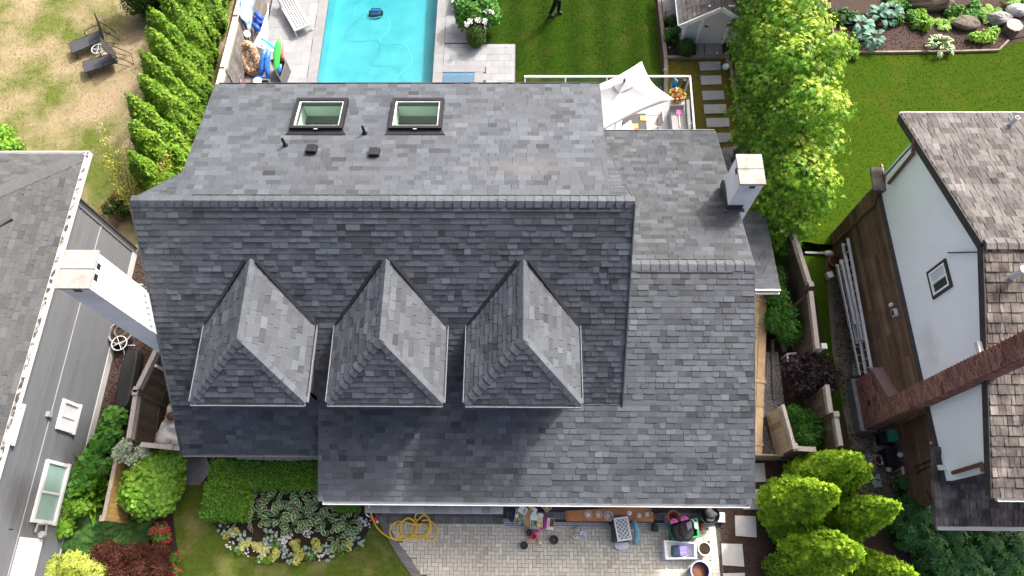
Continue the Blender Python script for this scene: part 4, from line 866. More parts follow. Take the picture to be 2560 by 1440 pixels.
# dormer corner on that roof
pd = atp(29, 547, (EX, 0, GZ0), (KL, 0, 1)); m = MB()
zb = GZ0+(EX-pd[0])*KL
m.prism([(pd[0], pd[1], zb), (pd[0], pd[1]-1.6, zb-0.0), (pd[0]-3, pd[1]-1.6, zb+1.3), (pd[0]-3, pd[1], zb+1.3)][::-1], (0, 0, 0.02)); m.build('dormer_roof', 'shingle_old', lh)
m = MB(); m.beam((pd[0]+0.02, pd[1], zb+0.02), (pd[0]-1.5, pd[1]-1.8, zb+0.35), 0.12, 0.14); m.build('dormer_gutter', 'charcoal', lh)
# white low stair wall at the corner
P = [at(50, 1340, 1.0), at(98, 1350, 1.0), at(45, 1440, 1.0)]
m = MB(); m.box((WX+0.04, -0.4, 1.6), (0.05, 2.8, 0.9)); m.build('stair_wall', 'white_paint', lh)
# ================================================================== white stucco and brown board house (right)
RX = 10.35; RYR, RZR = 7.05, 6.86; KR = 0.36; CRR = math.hypot(1, KR)
rh = thing('house', 'white stucco and dark brown boarded house with weathered cedar shake roof', 'house', (13, 6, 0))
zr = lambda y: RZR-KR*abs(y-RYR)
RE0, RE1 = 11.85, 1.86
roofR = Roof(rh, 'shake', name='shake')
roofR2 = Roof(rh, 'shake_dark', name='shake', limit=150); roofR.limit = 150
x0 = RX-0.05; x1 = 17.5
m = MB(); m.prism([(x1, RE0, zr(RE0)), (x0, RE0, zr(RE0)), (x0, RYR, RZR), (x1, RYR, RZR)], unit((0, -KR, -1))*0.12); a = m.build('roof_slope', 'shake_dark', rh)
roofR.slope(a, (x1, RE0, zr(RE0)), (-1, 0, 0), (0, -1, KR), [rect(0, x1-x0, -0.04, (RE0-RYR)*CRR)], expo=0.235, widths=(0.09, 0.12, 0.15, 0.18, 0.22), thin=0.018, thick=0.034, sd=0.22, skew=0.0, gap=0.006)
m = MB(); m.prism([(x0, RE1, zr(RE1)), (x1, RE1, zr(RE1)), (x1, RYR, RZR), (x0, RYR, RZR)], unit((0, KR, -1))*0.12); b = m.build('roof_slope', 'shake_dark', rh)
roofR2.slope(b, (x0, RE1, zr(RE1)), (1, 0, 0), (0, 1, KR), [rect(0, x1-x0, -0.04, (RYR-RE1)*CRR)], expo=0.225, widths=(0.09, 0.12, 0.15, 0.18, 0.22), thin=0.018, thick=0.034, sd=0.2, skew=0.0, gap=0.006)
# low front roof
LZ = 2.75; l0, l1 = at(2340, 1312, LZ), at(2340, 1165, LZ+0.55)
LX = 10.17
m = MB(); m.prism([(LX, l0[1], LZ), (x1, l0[1], LZ), (x1, 3.2, LZ+0.65), (LX, 3.2, LZ+0.65)], (0, 0, -0.14)); c = m.build('porch_roof', 'shake_dark', rh)
roofR2.slope(c, (LX, l0[1], LZ), (1, 0, 0), (0, 3.2-l0[1], 0.65), [rect(0, x1-LX, -0.03, math.hypot(3.2-l0[1], 0.65))], expo=0.22, widths=(0.1, 0.13, 0.16, 0.2), thin=0.015, thick=0.03, sd=0.2, skew=0.0, prefer=0.8, gap=0.006)
roofR.finish(); roofR2.finish()
caps(a, (x0, RYR, RZR+0.03), (x1, RYR, RZR+0.03), (0, -1, -KR), (0, 1, -KR), 'shake', step=0.24, wl=0.12, sd=0.15, lift=0.03)
m = MB(); channel(m, (x1, RE0, zr(RE0)-0.03), (x0, RE0, zr(RE0)-0.03), (0, 1, 0), 0.12, 0.1); m.build('gutter', 'pale_metal', rh)
m = MB(); channel(m, (x0+0.1, RE1, zr(RE1)-0.02), (x1, RE1, zr(RE1)-0.02), (0, -1, 0), 0.12, 0.1); m.build('gutter', 'pale_metal', rh)
m = MB(); channel(m, (LX+0.05, l0[1], LZ-0.02), (x1, l0[1], LZ-0.02), (0, -1, 0), 0.12, 0.1); m.build('gutter', 'pale_metal', rh)
m = MB()
m.beam((x0-0.02, RE0, zr(RE0)-0.1), (x0-0.02, RYR, RZR-0.1), 0.04, 0.2, up=(0, KR, 1)); m.beam((x0-0.02, RYR, RZR-0.1), (x0-0.02, RE1, zr(RE1)-0.1), 0.04, 0.2, up=(0, -KR, 1)); m.build('rake_board', 'trim_dark', rh)
# gable wall: stucco above, boards below
SP = 3.3
m = MB(); m.prism([(RX, 10.85, SP), (RX, 10.85, zr(10.85)-0.12), (RX, RYR, RZR-0.12), (RX, 2.4, zr(2.4)-0.12), (RX, 2.4, SP)], (0.15, 0, 0)); m.box((13.5, 10.85, 3.6), (6.3, 0.12, 3.2)); m.build('stucco_wall', 'stucco', rh)
m = MB(); m.box((RX-0.05, 6.6, SP+0.0), (0.10, 8.5, 0.035)); m.build('trim_band', 'trim_dark', rh)
RX2 = 10.9
m = MB(); m.box((RX+0.12, 7.5, 1.65), (0.16, 6.7, 3.28)); m.build('wall', 'wood_dark', rh); m = MB(); m.box((RX2+0.12, 3.2, 1.38), (0.16, 2.3, 2.7)); m.build('wall', 'wood_dark', rh); m = MB(); m.box((RX+0.4, 3.3, SP-0.06), (0.74, 1.9, 0.1)); m.build('soffit', 'trim_dark', rh)
nbd = 14; bh = SP/nbd
for k in range(nbd):
    ys = sorted([4.3, 10.85]+([random.uniform(5, 9)] if random.random() < 0.7 else []))
    for ya, yb, RXb in [(p_, q_, RX) for p_, q_ in zip(ys[:-1], ys[1:])]+[(2.05 if (k+1)*bh < 2.85 else 3.25, 4.28, RX2)]:
        m = MB(); n = 12; z = k*bh; vs = []; off = random.uniform(0.0, 0.012)
        ring = []
        for i in range(n+1):
            y = ya+0.002+(yb-ya-0.004)*i/n; wv = 0.008*math.sin(y*5+k*2.1)+0.005*math.sin(y*13+k)
            ring.append([(RXb+0.03, y, z), (RXb-0.05-off, y, z-0.015+wv), (RXb-0.008-off, y, z+bh), (RXb+0.03, y, z+bh)])
        vs = [p for r_ in ring for p in r_]; fs = []
        for i in range(n):
            for j in range(4): fs.append((i*4+j, i*4+(j+1) % 4, (i+1)*4+(j+1) % 4, (i+1)*4+j))
        m.add(vs, fs+[(0, 1, 2, 3), (n*4+3, n*4+2, n*4+1, n*4)]); o = m.build('siding_board', 'wood_dark', rh, fix=True); t = random.gauss(1.0, 0.16); o.color = (t, t, t, 1)
# window in the stucco
P = [atx(u, v, RX-0.03) for u, v in ((2319, 682), (2365, 642), (2378, 719), (2331, 749))]
ya, yb = np.mean([P[2][1], P[3][1]]), np.mean([P[0][1], P[1][1]]); za, zb = np.mean([P[0][2], P[3][2]]), np.mean([P[1][2], P[2][2]])
m = MB(); f = 0.07; ym, zm = (ya+yb)/2, (za+zb)/2; hh, ww = zb-za, yb-ya
for c_, s_ in (((RX-0.02, ym, zb-f/2), (0.06, ww, f)), ((RX-0.02, ym, za+f/2), (0.06, ww, f)), ((RX-0.02, ya+f/2, zm), (0.058, f, hh-2*f)), ((RX-0.02, yb-f/2, zm), (0.058, f, hh-2*f))): m.box(c_, s_)
rw = m.build('window', 'trim_dark', rh)
m = MB(); f2 = 0.05
for c_, s_ in (((RX-0.025, ym, zb-f-f2/2), (0.05, ww-2*f, f2)), ((RX-0.025, ym, za+f+f2/2), (0.05, ww-2*f, f2)), ((RX-0.025, ya+f+f2/2, zm), (0.048, f2, hh-2*f-2*f2)), ((RX-0.025, yb-f-f2/2, zm), (0.048, f2, hh-2*f-2*f2)), ((RX-0.025, ym, zm), (0.049, f2, hh-2*f-2*f2))): m.box(c_, s_)
m.build('window_frame', 'white', rw)
for s_, mt in ((-1, 'glass_dark'), (1, 'pale_metal')):
    m = MB(); m.box((RX-0.012, ym+s_*ww/5.2, zm), (0.01, ww/2-f-f2, hh-2*f-2*f2)); m.build('pane', mt, rw)
# downspouts
q = [atx(u, v, RX-0.08) for u, v in ((2284, 345), (2282, 385), (2222, 458))]; m = MB(); m.tube(q, 0.05, 8); m.build('downspout', 'brown_metal', rh)
q = [atx(u, v, RX-0.1) for u, v in ((2192, 478), (2186, 510), (2105, 590), (2085, 612))]; m = MB(); m.tube(q, 0.05, 8); m.build('downspout', 'brown_metal', rh)
# roof return at the far corner
p = atx(2205, 440, RX-0.2); m = MB(); m.box((RX-0.18, 10.75, 3.62), (0.36, 0.72, 0.06), rx=0.15); rr = m.build('roof_return', 'shake_dark', rh)
m = MB(); m.box((RX-0.2, 10.42, 3.5), (0.34, 0.05, 0.12)); m.box((RX-0.02, 10.95, 3.66), (0.05, 0.5, 0.08)); m.build('fascia', 'brown_metal', rr)
# flood lamp and small fittings on the boards
p = atx(2237, 782, RX-0.08); m = MB(); m.box(p, (0.1, 0.2, 0.16)); fl = m.build('flood_lamp', 'pale_metal', rh); m = MB(); m.box(p+A((-0.055, 0, 0)), (0.01, 0.14, 0.1)); m.build('lens', 'black', fl)
p = atx(2228, 762, RX-0.06); m = MB(); m.ball(p, 0.06, sc=(1, 1, 1.5)); m.build('motion_sensor', 'cream', rh, smooth=True)
p = atx(2328, 1107, RX2-0.06); m = MB(); m.box(p, (0.04, 0.08, 0.08)); m.build('socket_box', 'cream', rh)
p = atx(2452, 868, RX-0.1); m = MB(); m.box(p, (0.18, 0.24, 0.12)); m.build('wall_box', 'light_grey', rh)
m = MB(); q = [atx(u, v, RX2-0.07) for u, v in ((2285, 1168), (2330, 1150), (2362, 1148))]; m.tube(q, 0.012, 6); q = [atx(u, v, RX2-0.07) for u, v in ((2290, 1182), (2320, 1167), (2370, 1158), (2378, 1175))]; m.tube(q, 0.012, 6); m.build('cable', 'black', rh)
m = MB(); q = [atx(u, v, RX-0.06) for u, v in ((2370, 632), (2455, 630))]; m.beam(q[0], q[1], 0.03, 0.03); m.build('vent_bar', 'trim_dark', rh)
# brick chimney
CX0 = 10.03; CY0, CY1, CY2 = 4.24, 4.77, 5.72
chb = thing('brick_chimney', 'red brown brick chimney with sloped metal shoulder on the boarded gable wall', 'chimney', (CX0, CY0, 0))
m = MB(); e = 0.012
m.box(((CX0+RX)/2+0.05, (CY0+CY1)/2, 4.6), (RX-CX0+0.1-2*e, CY1-CY0-2*e, 9.2)); m.prism([(CX0+e, CY1-e, 0), (CX0+e, CY2-e, 0), (CX0+e, CY2-e, 1.55), (CX0+e, CY1-e, 2.05)], (RX-CX0-0.02, 0, 0)); core = m.build('chimney_core', 'mortar', chb)
m = MB(); m.box(((CX0+RX)/2-0.05, (CY0+CY2)/2, 0.2), (RX-CX0+0.16, CY2-CY0+0.1, 0.42)); m.build('footing', 'concrete_dark', chb, bevel=0.02)
m = MB(); m.prism([(CX0-0.06, CY2+0.05, 1.50), (CX0-0.06, CY1-0.02, 2.13), (RX, CY1-0.02, 2.13), (RX, CY2+0.05, 1.50)], (0, 0.015, 0.035)); m.build('shoulder_flashing', 'flash_brown', chb)
bl, bhh = 0.205, 0.068; rb = MB(); rb.box((0, 0, 0), (0.03, bl-0.016, bhh-0.016)); meA = rb.mesh('brick', 'brick'); rb = MB(); rb.box((0, 0, 0), (bl-0.012, 0.03, bhh-0.012)); meB = rb.mesh('brick', 'brick')
bricks = []
nz = int(8.6/bhh)
for k in range(6, nz):
    z = k*bhh+bhh/2; y = CY0-(bl/2 if k % 2 else 0); ymax = CY2-max(0, 0) if z < 1.55 else (CY1+max(0, (2.05-z)/0.5)*(CY2-CY1) if z < 2.05 else CY1)
    while y < ymax-0.03:
        a_, b_ = max(y, CY0), min(y+bl, ymax)
        if b_-a_ > 0.05: bricks.append(('A', (CX0-0.0, (a_+b_)/2, z), b_-a_))
        y += bl
    x = CX0-(0 if k % 2 else bl/2)
    while x < RX+0.02:
        a_, b_ = max(x, CX0+0.016), min(x+bl, RX+0.02)
        if b_-a_ > 0.05: bricks.append(('B', ((a_+b_)/2, CY0-0.0, z), b_-a_))
        x += bl
inview = [b_ for b_ in bricks if proj(b_[1])[0] < 2555]
full = [i for i, b_ in enumerate(bricks) if b_[0] == 'A' and abs(b_[2]-bl) < 1e-3 and proj(b_[1])[0] < 2555]; full.sort(key=lambda i: np.linalg.norm(A(bricks[i][1])-CPOS)); sel = set(full[:280])
sm = MB()
for i, (k_, c_, l_) in enumerate(bricks):
    t = max(0.45, random.gauss(1, 0.22))
    if i in sel: piece('brick', meA, Matrix.Translation(c_), chb, t)
    elif proj(c_)[0] < 2700: sm.box(c_, (0.03, l_-0.012, bhh-0.012) if k_ == 'A' else (l_-0.012, 0.03, bhh-0.012), tone=t)
o = sm.build('brick_field', 'brick', chb); o['kind'] = 'stuff'
p = atx(2172, 1008, CX0-0.01); m = MB(); m.box((CX0-0.012, p[1], p[2]), (0.02, 0.16, 0.14)); m.build('cleanout_door', 'black', chb)
# downspout with elbow at the front corner, small white gable and flashing of the low roof
q = [at(2222, 1208, 0.1), at(2298, 1183, 0.9), at(2340, 1278, 2.0)]
for a_, b_ in zip(q[:-1], q[1:]): m = MB(); m.tube([a_, b_], 0.045, 8); m.build('downspout', 'brown_metal', rh)
q = [atx(u, v, RX-0.09) for u, v in ((2382, 1182), (2454, 1160), (2458, 1180))]
for a_, b_ in zip(q[:-1], q[1:]): m = MB(); m.tube([a_, b_], 0.05, 8); m.build('downspout', 'brown_metal', rh)
P = [at(2345, 1170, 3.35), at(2378, 1172, 3.35)]; m = MB(); m.box((P[0][0]+0.15, P[0][1], 3.42), (0.38, 0.12, 0.05)); m.build('flashing', 'pale_metal', rh)
m = MB(); q = at(2536, 690, 6.7); m.lathe([(0.07, -0.3), (0.07, 0.25), (0.1, 0.3), (0.1, 0.36), (0, 0.4)], q, 12); m.lathe([(0.06, -0.3), (0.06, 0.2), (0.05, 0.2)], at(2532, 305, 5.45), 10); m.build('roof_pipe', 'pale_metal', rh)
# ================================================================== fences
def fence(name, label, a, b, top, matp, matc, post_at=(), lattice=True, plank=0.145, capw=0.13, face=1, zb=0.05, ends=True):
    """a,b ground points; planks, rails, cap, posts each a part"""
    a, b = A((a[0], a[1], 0)), A((b[0], b[1], 0)); d = unit(b-a); L = np.linalg.norm(b-a); n = max(1, int(L/plank)); st = L/n; nrm = A((-d[1], d[0], 0))
    f = thing(name, label, 'fence', (a+b)/2); ang = math.atan2(d[1], d[0])
    zt = top-(0.32 if lattice else 0.06)
    m = MB(); m.box((0, 0, (zt+zb)/2), (st-0.006, 0.022, zt-zb)); me = m.mesh('plank', matp)
    for i in range(n):
        p = a+d*(i+0.5)*st; piece('plank', me, Matrix.Translation((p[0], p[1], random.uniform(-.008, .008)))@Matrix.Rotation(ang, 4, 'Z'), f, max(0.6, random.gauss(1, 0.13)))
    for z, w_, h_ in ((zt, 0.07, 0.05), (0.35, 0.07, 0.06)):
        m = MB(); m.beam(a+A((0, 0, z)), b+A((0, 0, z)), w_, h_); m.build('rail', matp, f)
    if lattice:
        for k in range(3): m = MB(); m.beam(a+A((0, 0, zt+0.08+k*0.07)), b+A((0, 0, zt+0.08+k*0.07)), 0.05, 0.025); m.build('lattice_slat', matc, f)
    m = MB(); m.beam(a+A((0, 0, top)), b+A((0, 0, top)), capw, 0.035); m.build('cap_rail', matc, f)
    for t in post_at:
        p = a+d*L*t; m = MB(); m.box((p[0], p[1], (top+0.02)/2), (0.10, 0.10, top+0.02), rz=ang); po = m.build('post', matp, f)
        m = MB(); m.box((p[0], p[1], top+0.05), (0.15, 0.15, 0.05), rz=ang); m.build('post_cap', matc, po)
    return f
def P2(u, v, z): return at(u, v, z)
fz = 1.75
a, b = at(600, 0, fz), at(543, 225, fz); k = (b-a)/225
fence('fence', 'whitish capped board fence between the clipped cedars and the pool terrace', a-k*40, b+k*25, fz, 'old_deck', 'fence_grey', post_at=(0.27, 0.72), capw=0.2)
a, b = at(396, 862, fz), at(341, 975, fz); fence('fence', 'brown board fence with pale cap beside the black cargo box', a, b, fz, 'fence_brown', 'fence_grey', post_at=(1.0,))
a, b = at(340, 982, fz), at(322, 1095, fz); fence('fence', 'brown board fence with pale cap beside the crumpled white tarp', a, b, fz, 'fence_brown', 'fence_grey', post_at=(0.0,))
a, b = at(291, 1143, 1.45), at(259, 1296, 1.45); fence('fence', 'amber stained low fence behind the round green bush', a, b, 1.45, 'fence_amber', 'edge_wood', post_at=(1.0,), lattice=False, capw=0.1)
a, b = at(352, 1111, 1.6), at(452, 1121, 1.6); fence('fence', 'short pale rail fence between the variegated shrub and the grey shingled house', a, b, 1.6, 'fence_brown', 'fence_grey', post_at=(0.75,), lattice=False)
segs = [((1983, 577), (2026, 712), 'weathered fence panel with pale cap next to the star leaved tree', (1.0,)), ((2027, 728), (2044, 872), 'weathered fence panel with pale cap beside the bright green bush', ()), ((2067, 962), (2077, 1032), 'short weathered fence panel behind the purple leaved bush', ()), ((2089, 1036), (2102, 1114), 'short weathered fence panel just behind the cedars by the mulch', (0.0,))]
for s, e, lab, pp in segs: fence('fence', lab, at(*s, fz), at(*e, fz), fz, 'fence_brown', 'fence_grey', post_at=pp)
p = at(2059, 866, 1.7); m = MB(); m.box((p[0], p[1], 0.85), (0.1, 0.1, 1.7)); o = m.build('fence_post', 'white_paint', loc=(p[0], p[1], 0)); tag(o, 'lone white post beside the weathered fence and the purple bush', 'post'); m = MB(); m.box((p[0], p[1], 1.73), (0.16, 0.16, 0.06)); m.build('post_cap', 'white_paint', o)
a, b = at(1957, 1012, 1.7), at(1986, 1116, 1.7); fence('gate', 'tan board gate panel with lattice top beside the gravel', a, b, 1.7, 'fence_tan', 'fence_grey', post_at=(1.0,), capw=0.09)
a, b = at(1992, 1121, 1.7), at(2040, 1124, 1.7); fence('fence', 'tan fence return joining the gate panel to the cedars', a, b, 1.7, 'fence_brown', 'fence_grey')
a, b = at(1905, 1138, 0.5), at(1938, 1146, 0.5); m = MB(); m.beam((5.6, a[1], 0.4), (b[0]+0.15, a[1]-0.05, 0.4), 0.05, 0.8); tag(m.build('low_fence', 'fence_tan', loc=(6.0, a[1], 0)), 'low tan board closing the gravel strip by the gate', 'fence')
# timber walkway beside the garage
wk = thing('walkway', 'raw timber plank walkway along the garage side wall', 'walkway', (7.0, 6.0, 0))
p0, p1 = at(1918, 735, 0.45), at(1902, 1140, 0.45)
wa, wb = at(1903, 1130, 0.4), at(1917, 738, 0.4); wd_ = unit(wb-wa); wn = A((-wd_[1], wd_[0], 0)); WLn = np.linalg.norm(wb-wa)
for i in range(4):
    s_ = -0.1
    while s_ < WLn:
        e_ = min(s_+random.uniform(1.1, 2.6), WLn); off = wn*(0.11+i*0.235); m = MB(); m.beam(wa+wd_*(s_+0.006)+off+A((0, 0, 0.05)), wa+wd_*(e_-0.006)+off+A((0, 0, 0.05+random.uniform(-.01, .01))), 0.222, 0.045); o = m.build('plank', 'plank_new', wk); t = random.uniform(0.6, 1.15); o.color = (t, t*random.uniform(.92, 1), t*random.uniform(.82, 1), 1); s_ = e_
for f_ in (0.04, 0.42, 0.77, 0.95):
    p = wa+wd_*WLn*f_+A((0, 0, 0.09)); m = MB(); m.beam(p-wn*0.03, p+wn*0.9, 0.09, 0.03); o = m.build('batten', 'plank_new', wk); o.color = (1.1, 1.05, 1.0, 1)
m = MB(); m.beam(wa+wn*0.45-A((0, 0, 0.2)), wb+wn*0.45-A((0, 0, 0.2)), 0.8, 0.4); m.build('bearer', 'fence_brown', wk)
a = at(1968, 880, 0.1); m = MB()
for q in (((1930, 850), (1935, 1000)), ((1935, 790), (1962, 880))): m.beam(at(*q[0], 0.06), at(*q[1], 0.06), 0.1, 0.12)
tag(m.build('edging_timber', 'edge_wood', loc=tuple(at(1935, 900, 0))), 'dark edging timber between the gravel and the purple bush', 'edging')
m = MB(); m.beam(at(1968, 885, 0.5), at(1990, 883, 0.5), 0.05, 0.04); m.beam(at(1968, 887, 0.5), at(1972, 915, 0.5), 0.05, 0.04); m.beam(at(1968, 885, 0.5), at(1968, 885, 0.5)*A((1, 1, 0)), 0.04, 0.04); m.beam(at(1990, 883, 0.5), at(1990, 883, 0.5)*A((1, 1, 0)), 0.04, 0.04); m.beam(at(1972, 915, 0.5), at(1972, 915, 0.5)*A((1, 1, 0)), 0.04, 0.04)
tag(m.build('plant_stand', 'white_paint', loc=tuple(at(1968, 885, 0))), 'small white plant stand frame beside the purple bush', 'stand')
# edging timbers and kerbs
def edging(name, px, label, matn='edge_wood', wd=0.12, h=0.14, cat='edging'):
    P = pxs(px); t = thing(name, label, cat, (P[0][0], P[0][1], 0))
    for i in range(len(P)-1):
        m = MB(); d = unit(P[i+1]-P[i])*0.003; m.beam(P[i]+A((0, 0, h/2))+d, P[i+1]+A((0, 0, h/2))-d, wd, h); o = m.build('timber', matn, t, bevel=0.008); c_ = random.uniform(0.85, 1.1); o.color = (c_, c_, c_, 1)
edging('edging', [(1642, -60), (1648, 20), (1655, 80), (1663, 150), (1664, 190), (1662, 260)], 'grey timber edging between the rear lawn and the shed bed', wd=0.14)
edging('edging', [(1668, 148), (1745, 147), (1822, 146)], 'grey timber edging across the path in front of the shed')
edging('edging', [(1815, 150), (1826, 172), (1838, 250), (1850, 330)], 'dark timber edging along the roots of the star leaved tree', wd=0.1, h=0.1)
edging('edging', [(2072, 10), (2076, 60), (2086, 112), (2112, 132), (2200, 133), (2300, 132), (2400, 131), (2494, 128), (2518, 104)], 'thin wooden edging around the hosta bed on the side lawn', wd=0.07, h=0.1)
edging('edging', [(1190, 40), (1213, 60), (1212, 108)], 'thin pale edging beside the clipped boxwood and white flowers', 'coping', wd=0.08, h=0.08)
m = MB(); m.beam(at(2012, 632, 0.04), at(2070, 634, 0.04), 0.07, 0.08); tag(m.build('edging', 'coping', loc=tuple(at(2040, 633, 0))), 'short pale kerb on the lawn next to the ladders', 'edging')
# ================================================================== pool side clutter (left terrace)
dk = thing('timber_deck', 'weathered dark timber deck strip along the fence', 'deck', (-10.6, 18, 0))
xs_ = np.linspace(-11.25, -9.92, 8)
for i in range(7):
    y = 14.5
    while y < 22.3:
        y2 = min(22.3, y+random.uniform(1.8, 3.2)); m = MB(); m.box(((xs_[i]+xs_[i+1])/2, (y+y2)/2, 0.1), (xs_[i+1]-xs_[i]-0.014, y2-y-0.01, 0.08)); o = m.build('board', 'old_deck', dk); t = random.uniform(0.65, 1.25); o.color = (t, t, t, 1); y = y2
ZD = 0.14
def torus_path(fn, r, n=28, k=10): return fn
def ring(name, c, ax, ay, r, matn, label, cat, tilt, n=36, sq=2.6):
    """rounded-square inflatable ring in the plane spanned by ax, ay"""
    ax, ay = A(ax), A(ay); m = MB(); path = []
    for i in range(n):
        t = 2*math.pi*i/n; ct, st = math.cos(t), math.sin(t); s = (abs(ct)**sq+abs(st)**sq)**(-1/sq); path.append(A(c)+ax*ct*s+ay*st*s)
    m.tube(path, r, 12, closed=True); return tag(m.build(name, matn, loc=tuple(A(c)), smooth=True), label, cat)
mat('leopard', (0.13, 0.065, 0.035), (0.52, 0.36, 0.22), scale=13, rough=0.35, contrast=0.1, spec=0.5, detail=1)
c = at(624, 146, 0.55); ax = at(647, 128, 0.75)-at(601, 163, 0.35); ay = at(607, 108, 0.9)-at(640, 184, 0.2)
ring('pool_ring', c, unit(ax)*0.26, unit(ay)*0.46, 0.165, 'leopard', 'brown leopard print inflatable ring leaning on the fence', 'pool float', 0)
mat('towel', (0.06, 0.30, 0.60), (0.62, 0.72, 0.80), scale=5, rough=0.95, contrast=0.12, c3=(0.75, 0.5, 0.4), scale3=4, amt3=0.7)
m = MB(); g = []; nu, nv = 8, 12
T0, T1, T2, T3 = at(604, -14, 1.8), at(641, -14, 1.55), at(625, 80, 0.75), at(597, 36, 1.8)
for j in range(nv+1):
    for i in range(nu+1):
        s, t = i/nu, j/nv; p = (T0*(1-s)+T1*s)*(1-t)+(T3*(1-s)+T2*s)*t; p = p+A((0.03*math.sin(9*s+3*t), 0, 0.05*math.sin(7*s+5*t)+0.02)); g.append(p)
m.add(g, [(j*(nu+1)+i, j*(nu+1)+i+1, (j+1)*(nu+1)+i+1, (j+1)*(nu+1)+i) for j in range(nv) for i in range(nu)]); o = tag(m.build('towel', 'towel', loc=tuple(T3*A((1, 1, 0))), smooth=True), 'blue patterned beach towel draped over the fence', 'towel'); o.modifiers.new('s', 'SOLIDIFY').thickness = 0.015
m = MB(); c1 = at(648, 52, 0.5)
for u0, v0, u1, v1 in ((640, 33, 656, 50), (634, 62, 650, 76)): m.tube([at(u0, v0, 0.62), at((u0+u1)/2, (v0+v1)/2, 0.66), at(u1, v1, 0.6)], [0.09, 0.1, 0.08], 10)
m.tube([at(638, 45, 0.4), at(642, 66, 0.4)], 0.1, 10); m.tube([at(648, 55, 0.3), at(650, 62, 0.3)], 0.12, 10)
tag(m.build('float_chair', 'blue', loc=(c1[0], c1[1], ZD), smooth=True), 'dark blue inflatable float chair beside the towel', 'pool float')
m = MB(); path = [at(670, 27, 0.35), at(666, 45, 0.38), at(661, 75, 0.4), at(655, 100, 0.4), at(645, 125, 0.38)]; m.tube(path, [0.02, 0.06, 0.13, 0.2, 0.24], 7); o = tag(m.build('parasol', 'white', loc=tuple(path[2]*A((1, 1, 0))+A((0, 0, ZD)))), 'folded white parasol lying on the timber deck', 'parasol'); m = MB(); m.tube([at(670, 27, 0.36), at(671, 8, 0.4)], 0.02, 6); m.build('pole', 'silver', o)
m = MB(); c = at(617, 85, 0.9); m.lathe([(0.0, 0.0), (0.12, 0.0), (0.13, 0.03), (0.12, 0.06), (0, 0.06)], c, 18, axis=(0.6, -0.35, 0.7)); o = tag(m.build('lamp', 'white', loc=(c[0], c[1], ZD)), 'round white lamp disc on a thin bracket by the leopard ring', 'lamp'); m = MB(); m.tube([c, at(628, 104, 0.3), at(632, 112, 0.16)], 0.015, 6); m.build('bracket', 'mid_grey', o)  # plain white disc on a stand
for (u0, v0, u1, v1, mt, lab) in ((653, 95, 686, 120, 'teal', 'teal swim board lying across the bins'), (652, 104, 684, 130, 'white', 'white swim board lying across the bins')):
    m = MB(); m.beam(at(u0, v0, 0.62), at(u1, v1, 0.72), 0.10, 0.05); tag(m.build('swim_board', mt, loc=tuple(at(u0, v0, 0.5)), bevel=0.02), lab, 'pool float')
def openbox(px, z, h, matn, label, name='storage_bin', t=0.025, cat='bin'):
    P = [at(u, v, z+h) for u, v in px]; c = sum(P)/4; P = sorted(P, key=lambda p: math.atan2(p[1]-c[1], p[0]-c[0])); m = MB()
    Q = [c+(p-c)*(1-2*t/np.linalg.norm((p-c)[:2])*1.4) for p in P]; dn = A((0, 0, -h))
    for i in range(4):
        j = (i+1) % 4; m.add([P[i], P[j], P[j]+dn, P[i]+dn, Q[i], Q[j], Q[j]+dn*0.95, Q[i]+dn*0.95], [(0, 3, 2, 1), (4, 5, 6, 7), (0, 1, 5, 4), (3, 7, 6, 2)])
    m.add([q+dn*0.95 for q in Q], [(0, 1, 2, 3)])
    return tag(m.build(name, matn, loc=(c[0], c[1], z)), label, cat), c
openbox([(674, 150), (708, 138), (717, 154), (700, 199)], 0.02, 0.55, 'dark_grey', 'dark grey open bin holding the green float')
openbox([(640, 198), (674, 197), (676, 228), (640, 228)], ZD, 0.5, 'dark_grey', 'dark grey open bin holding the blue mats')
def leaf_float(px, z, wd, matn, label, th=0.05):
    P = [at(u, v, zz) for (u, v), zz in zip(px, z)]; m = MB(); n = len(P); rs = [wd*math.sin(math.pi*(i+0.35)/(n-0.3))+0.02 for i in range(n)]; m.tube(P, rs, 10)
    o = tag(m.build('pool_float', matn, loc=tuple(P[0]*A((1, 1, 0))+A((0, 0, ZD))), smooth=True), label, 'pool float'); return o
leaf_float([(692, 190), (690, 165), (692, 138), (696, 112), (699, 95)], (0.3, 0.5, 0.7, 0.9, 1.05), 0.115, 'lime', 'glossy green inflatable float standing in the dark bin')
leaf_float([(707, 158), (705, 135), (703, 112), (698, 88)], (0.4, 0.65, 0.85, 1.05), 0.06, 'coral', 'pink inflatable float standing behind the green float')
mat('blue_mat', (0.01, 0.06, 0.32), (0.05, 0.22, 0.62), scale=24, rough=0.4, contrast=0.12, spec=0.5)
leaf_float([(650, 198), (655, 170), (659, 140), (663, 122)], (0.3, 0.6, 0.8, 0.95), 0.10, 'blue_mat', 'blue speckled pool mat standing next to the leopard ring')
leaf_float([(672, 200), (667, 172), (668, 145), (674, 124)], (0.35, 0.6, 0.8, 0.95), 0.10, 'blue_mat', 'blue speckled pool mat between the other mat and the dark bin')
leaf_float([(696, 190), (699, 175), (702, 160)], (0.45, 0.6, 0.7), 0.06, 'blue_mat', 'small blue speckled mat inside the bin of the green float')
m = MB(); m.tube([at(636, 191, 0.5), at(650, 193, 0.5), at(663, 192, 0.5)], 0.035, 10); tag(m.build('pool_noodle', 'blue', loc=tuple(at(650, 193, ZD)), smooth=True), 'blue foam noodle on the timber deck', 'pool float')
m = MB(); c = at(590, 197, 0.4); m.ball(c, 0.13); m.ball(c+A((0.12, -0.08, -0.05)), 0.1); tag(m.build('inflatable_toy', 'coral', loc=(c[0], c[1], ZD), smooth=True), 'coral red inflatable toy by the roof corner', 'pool float')
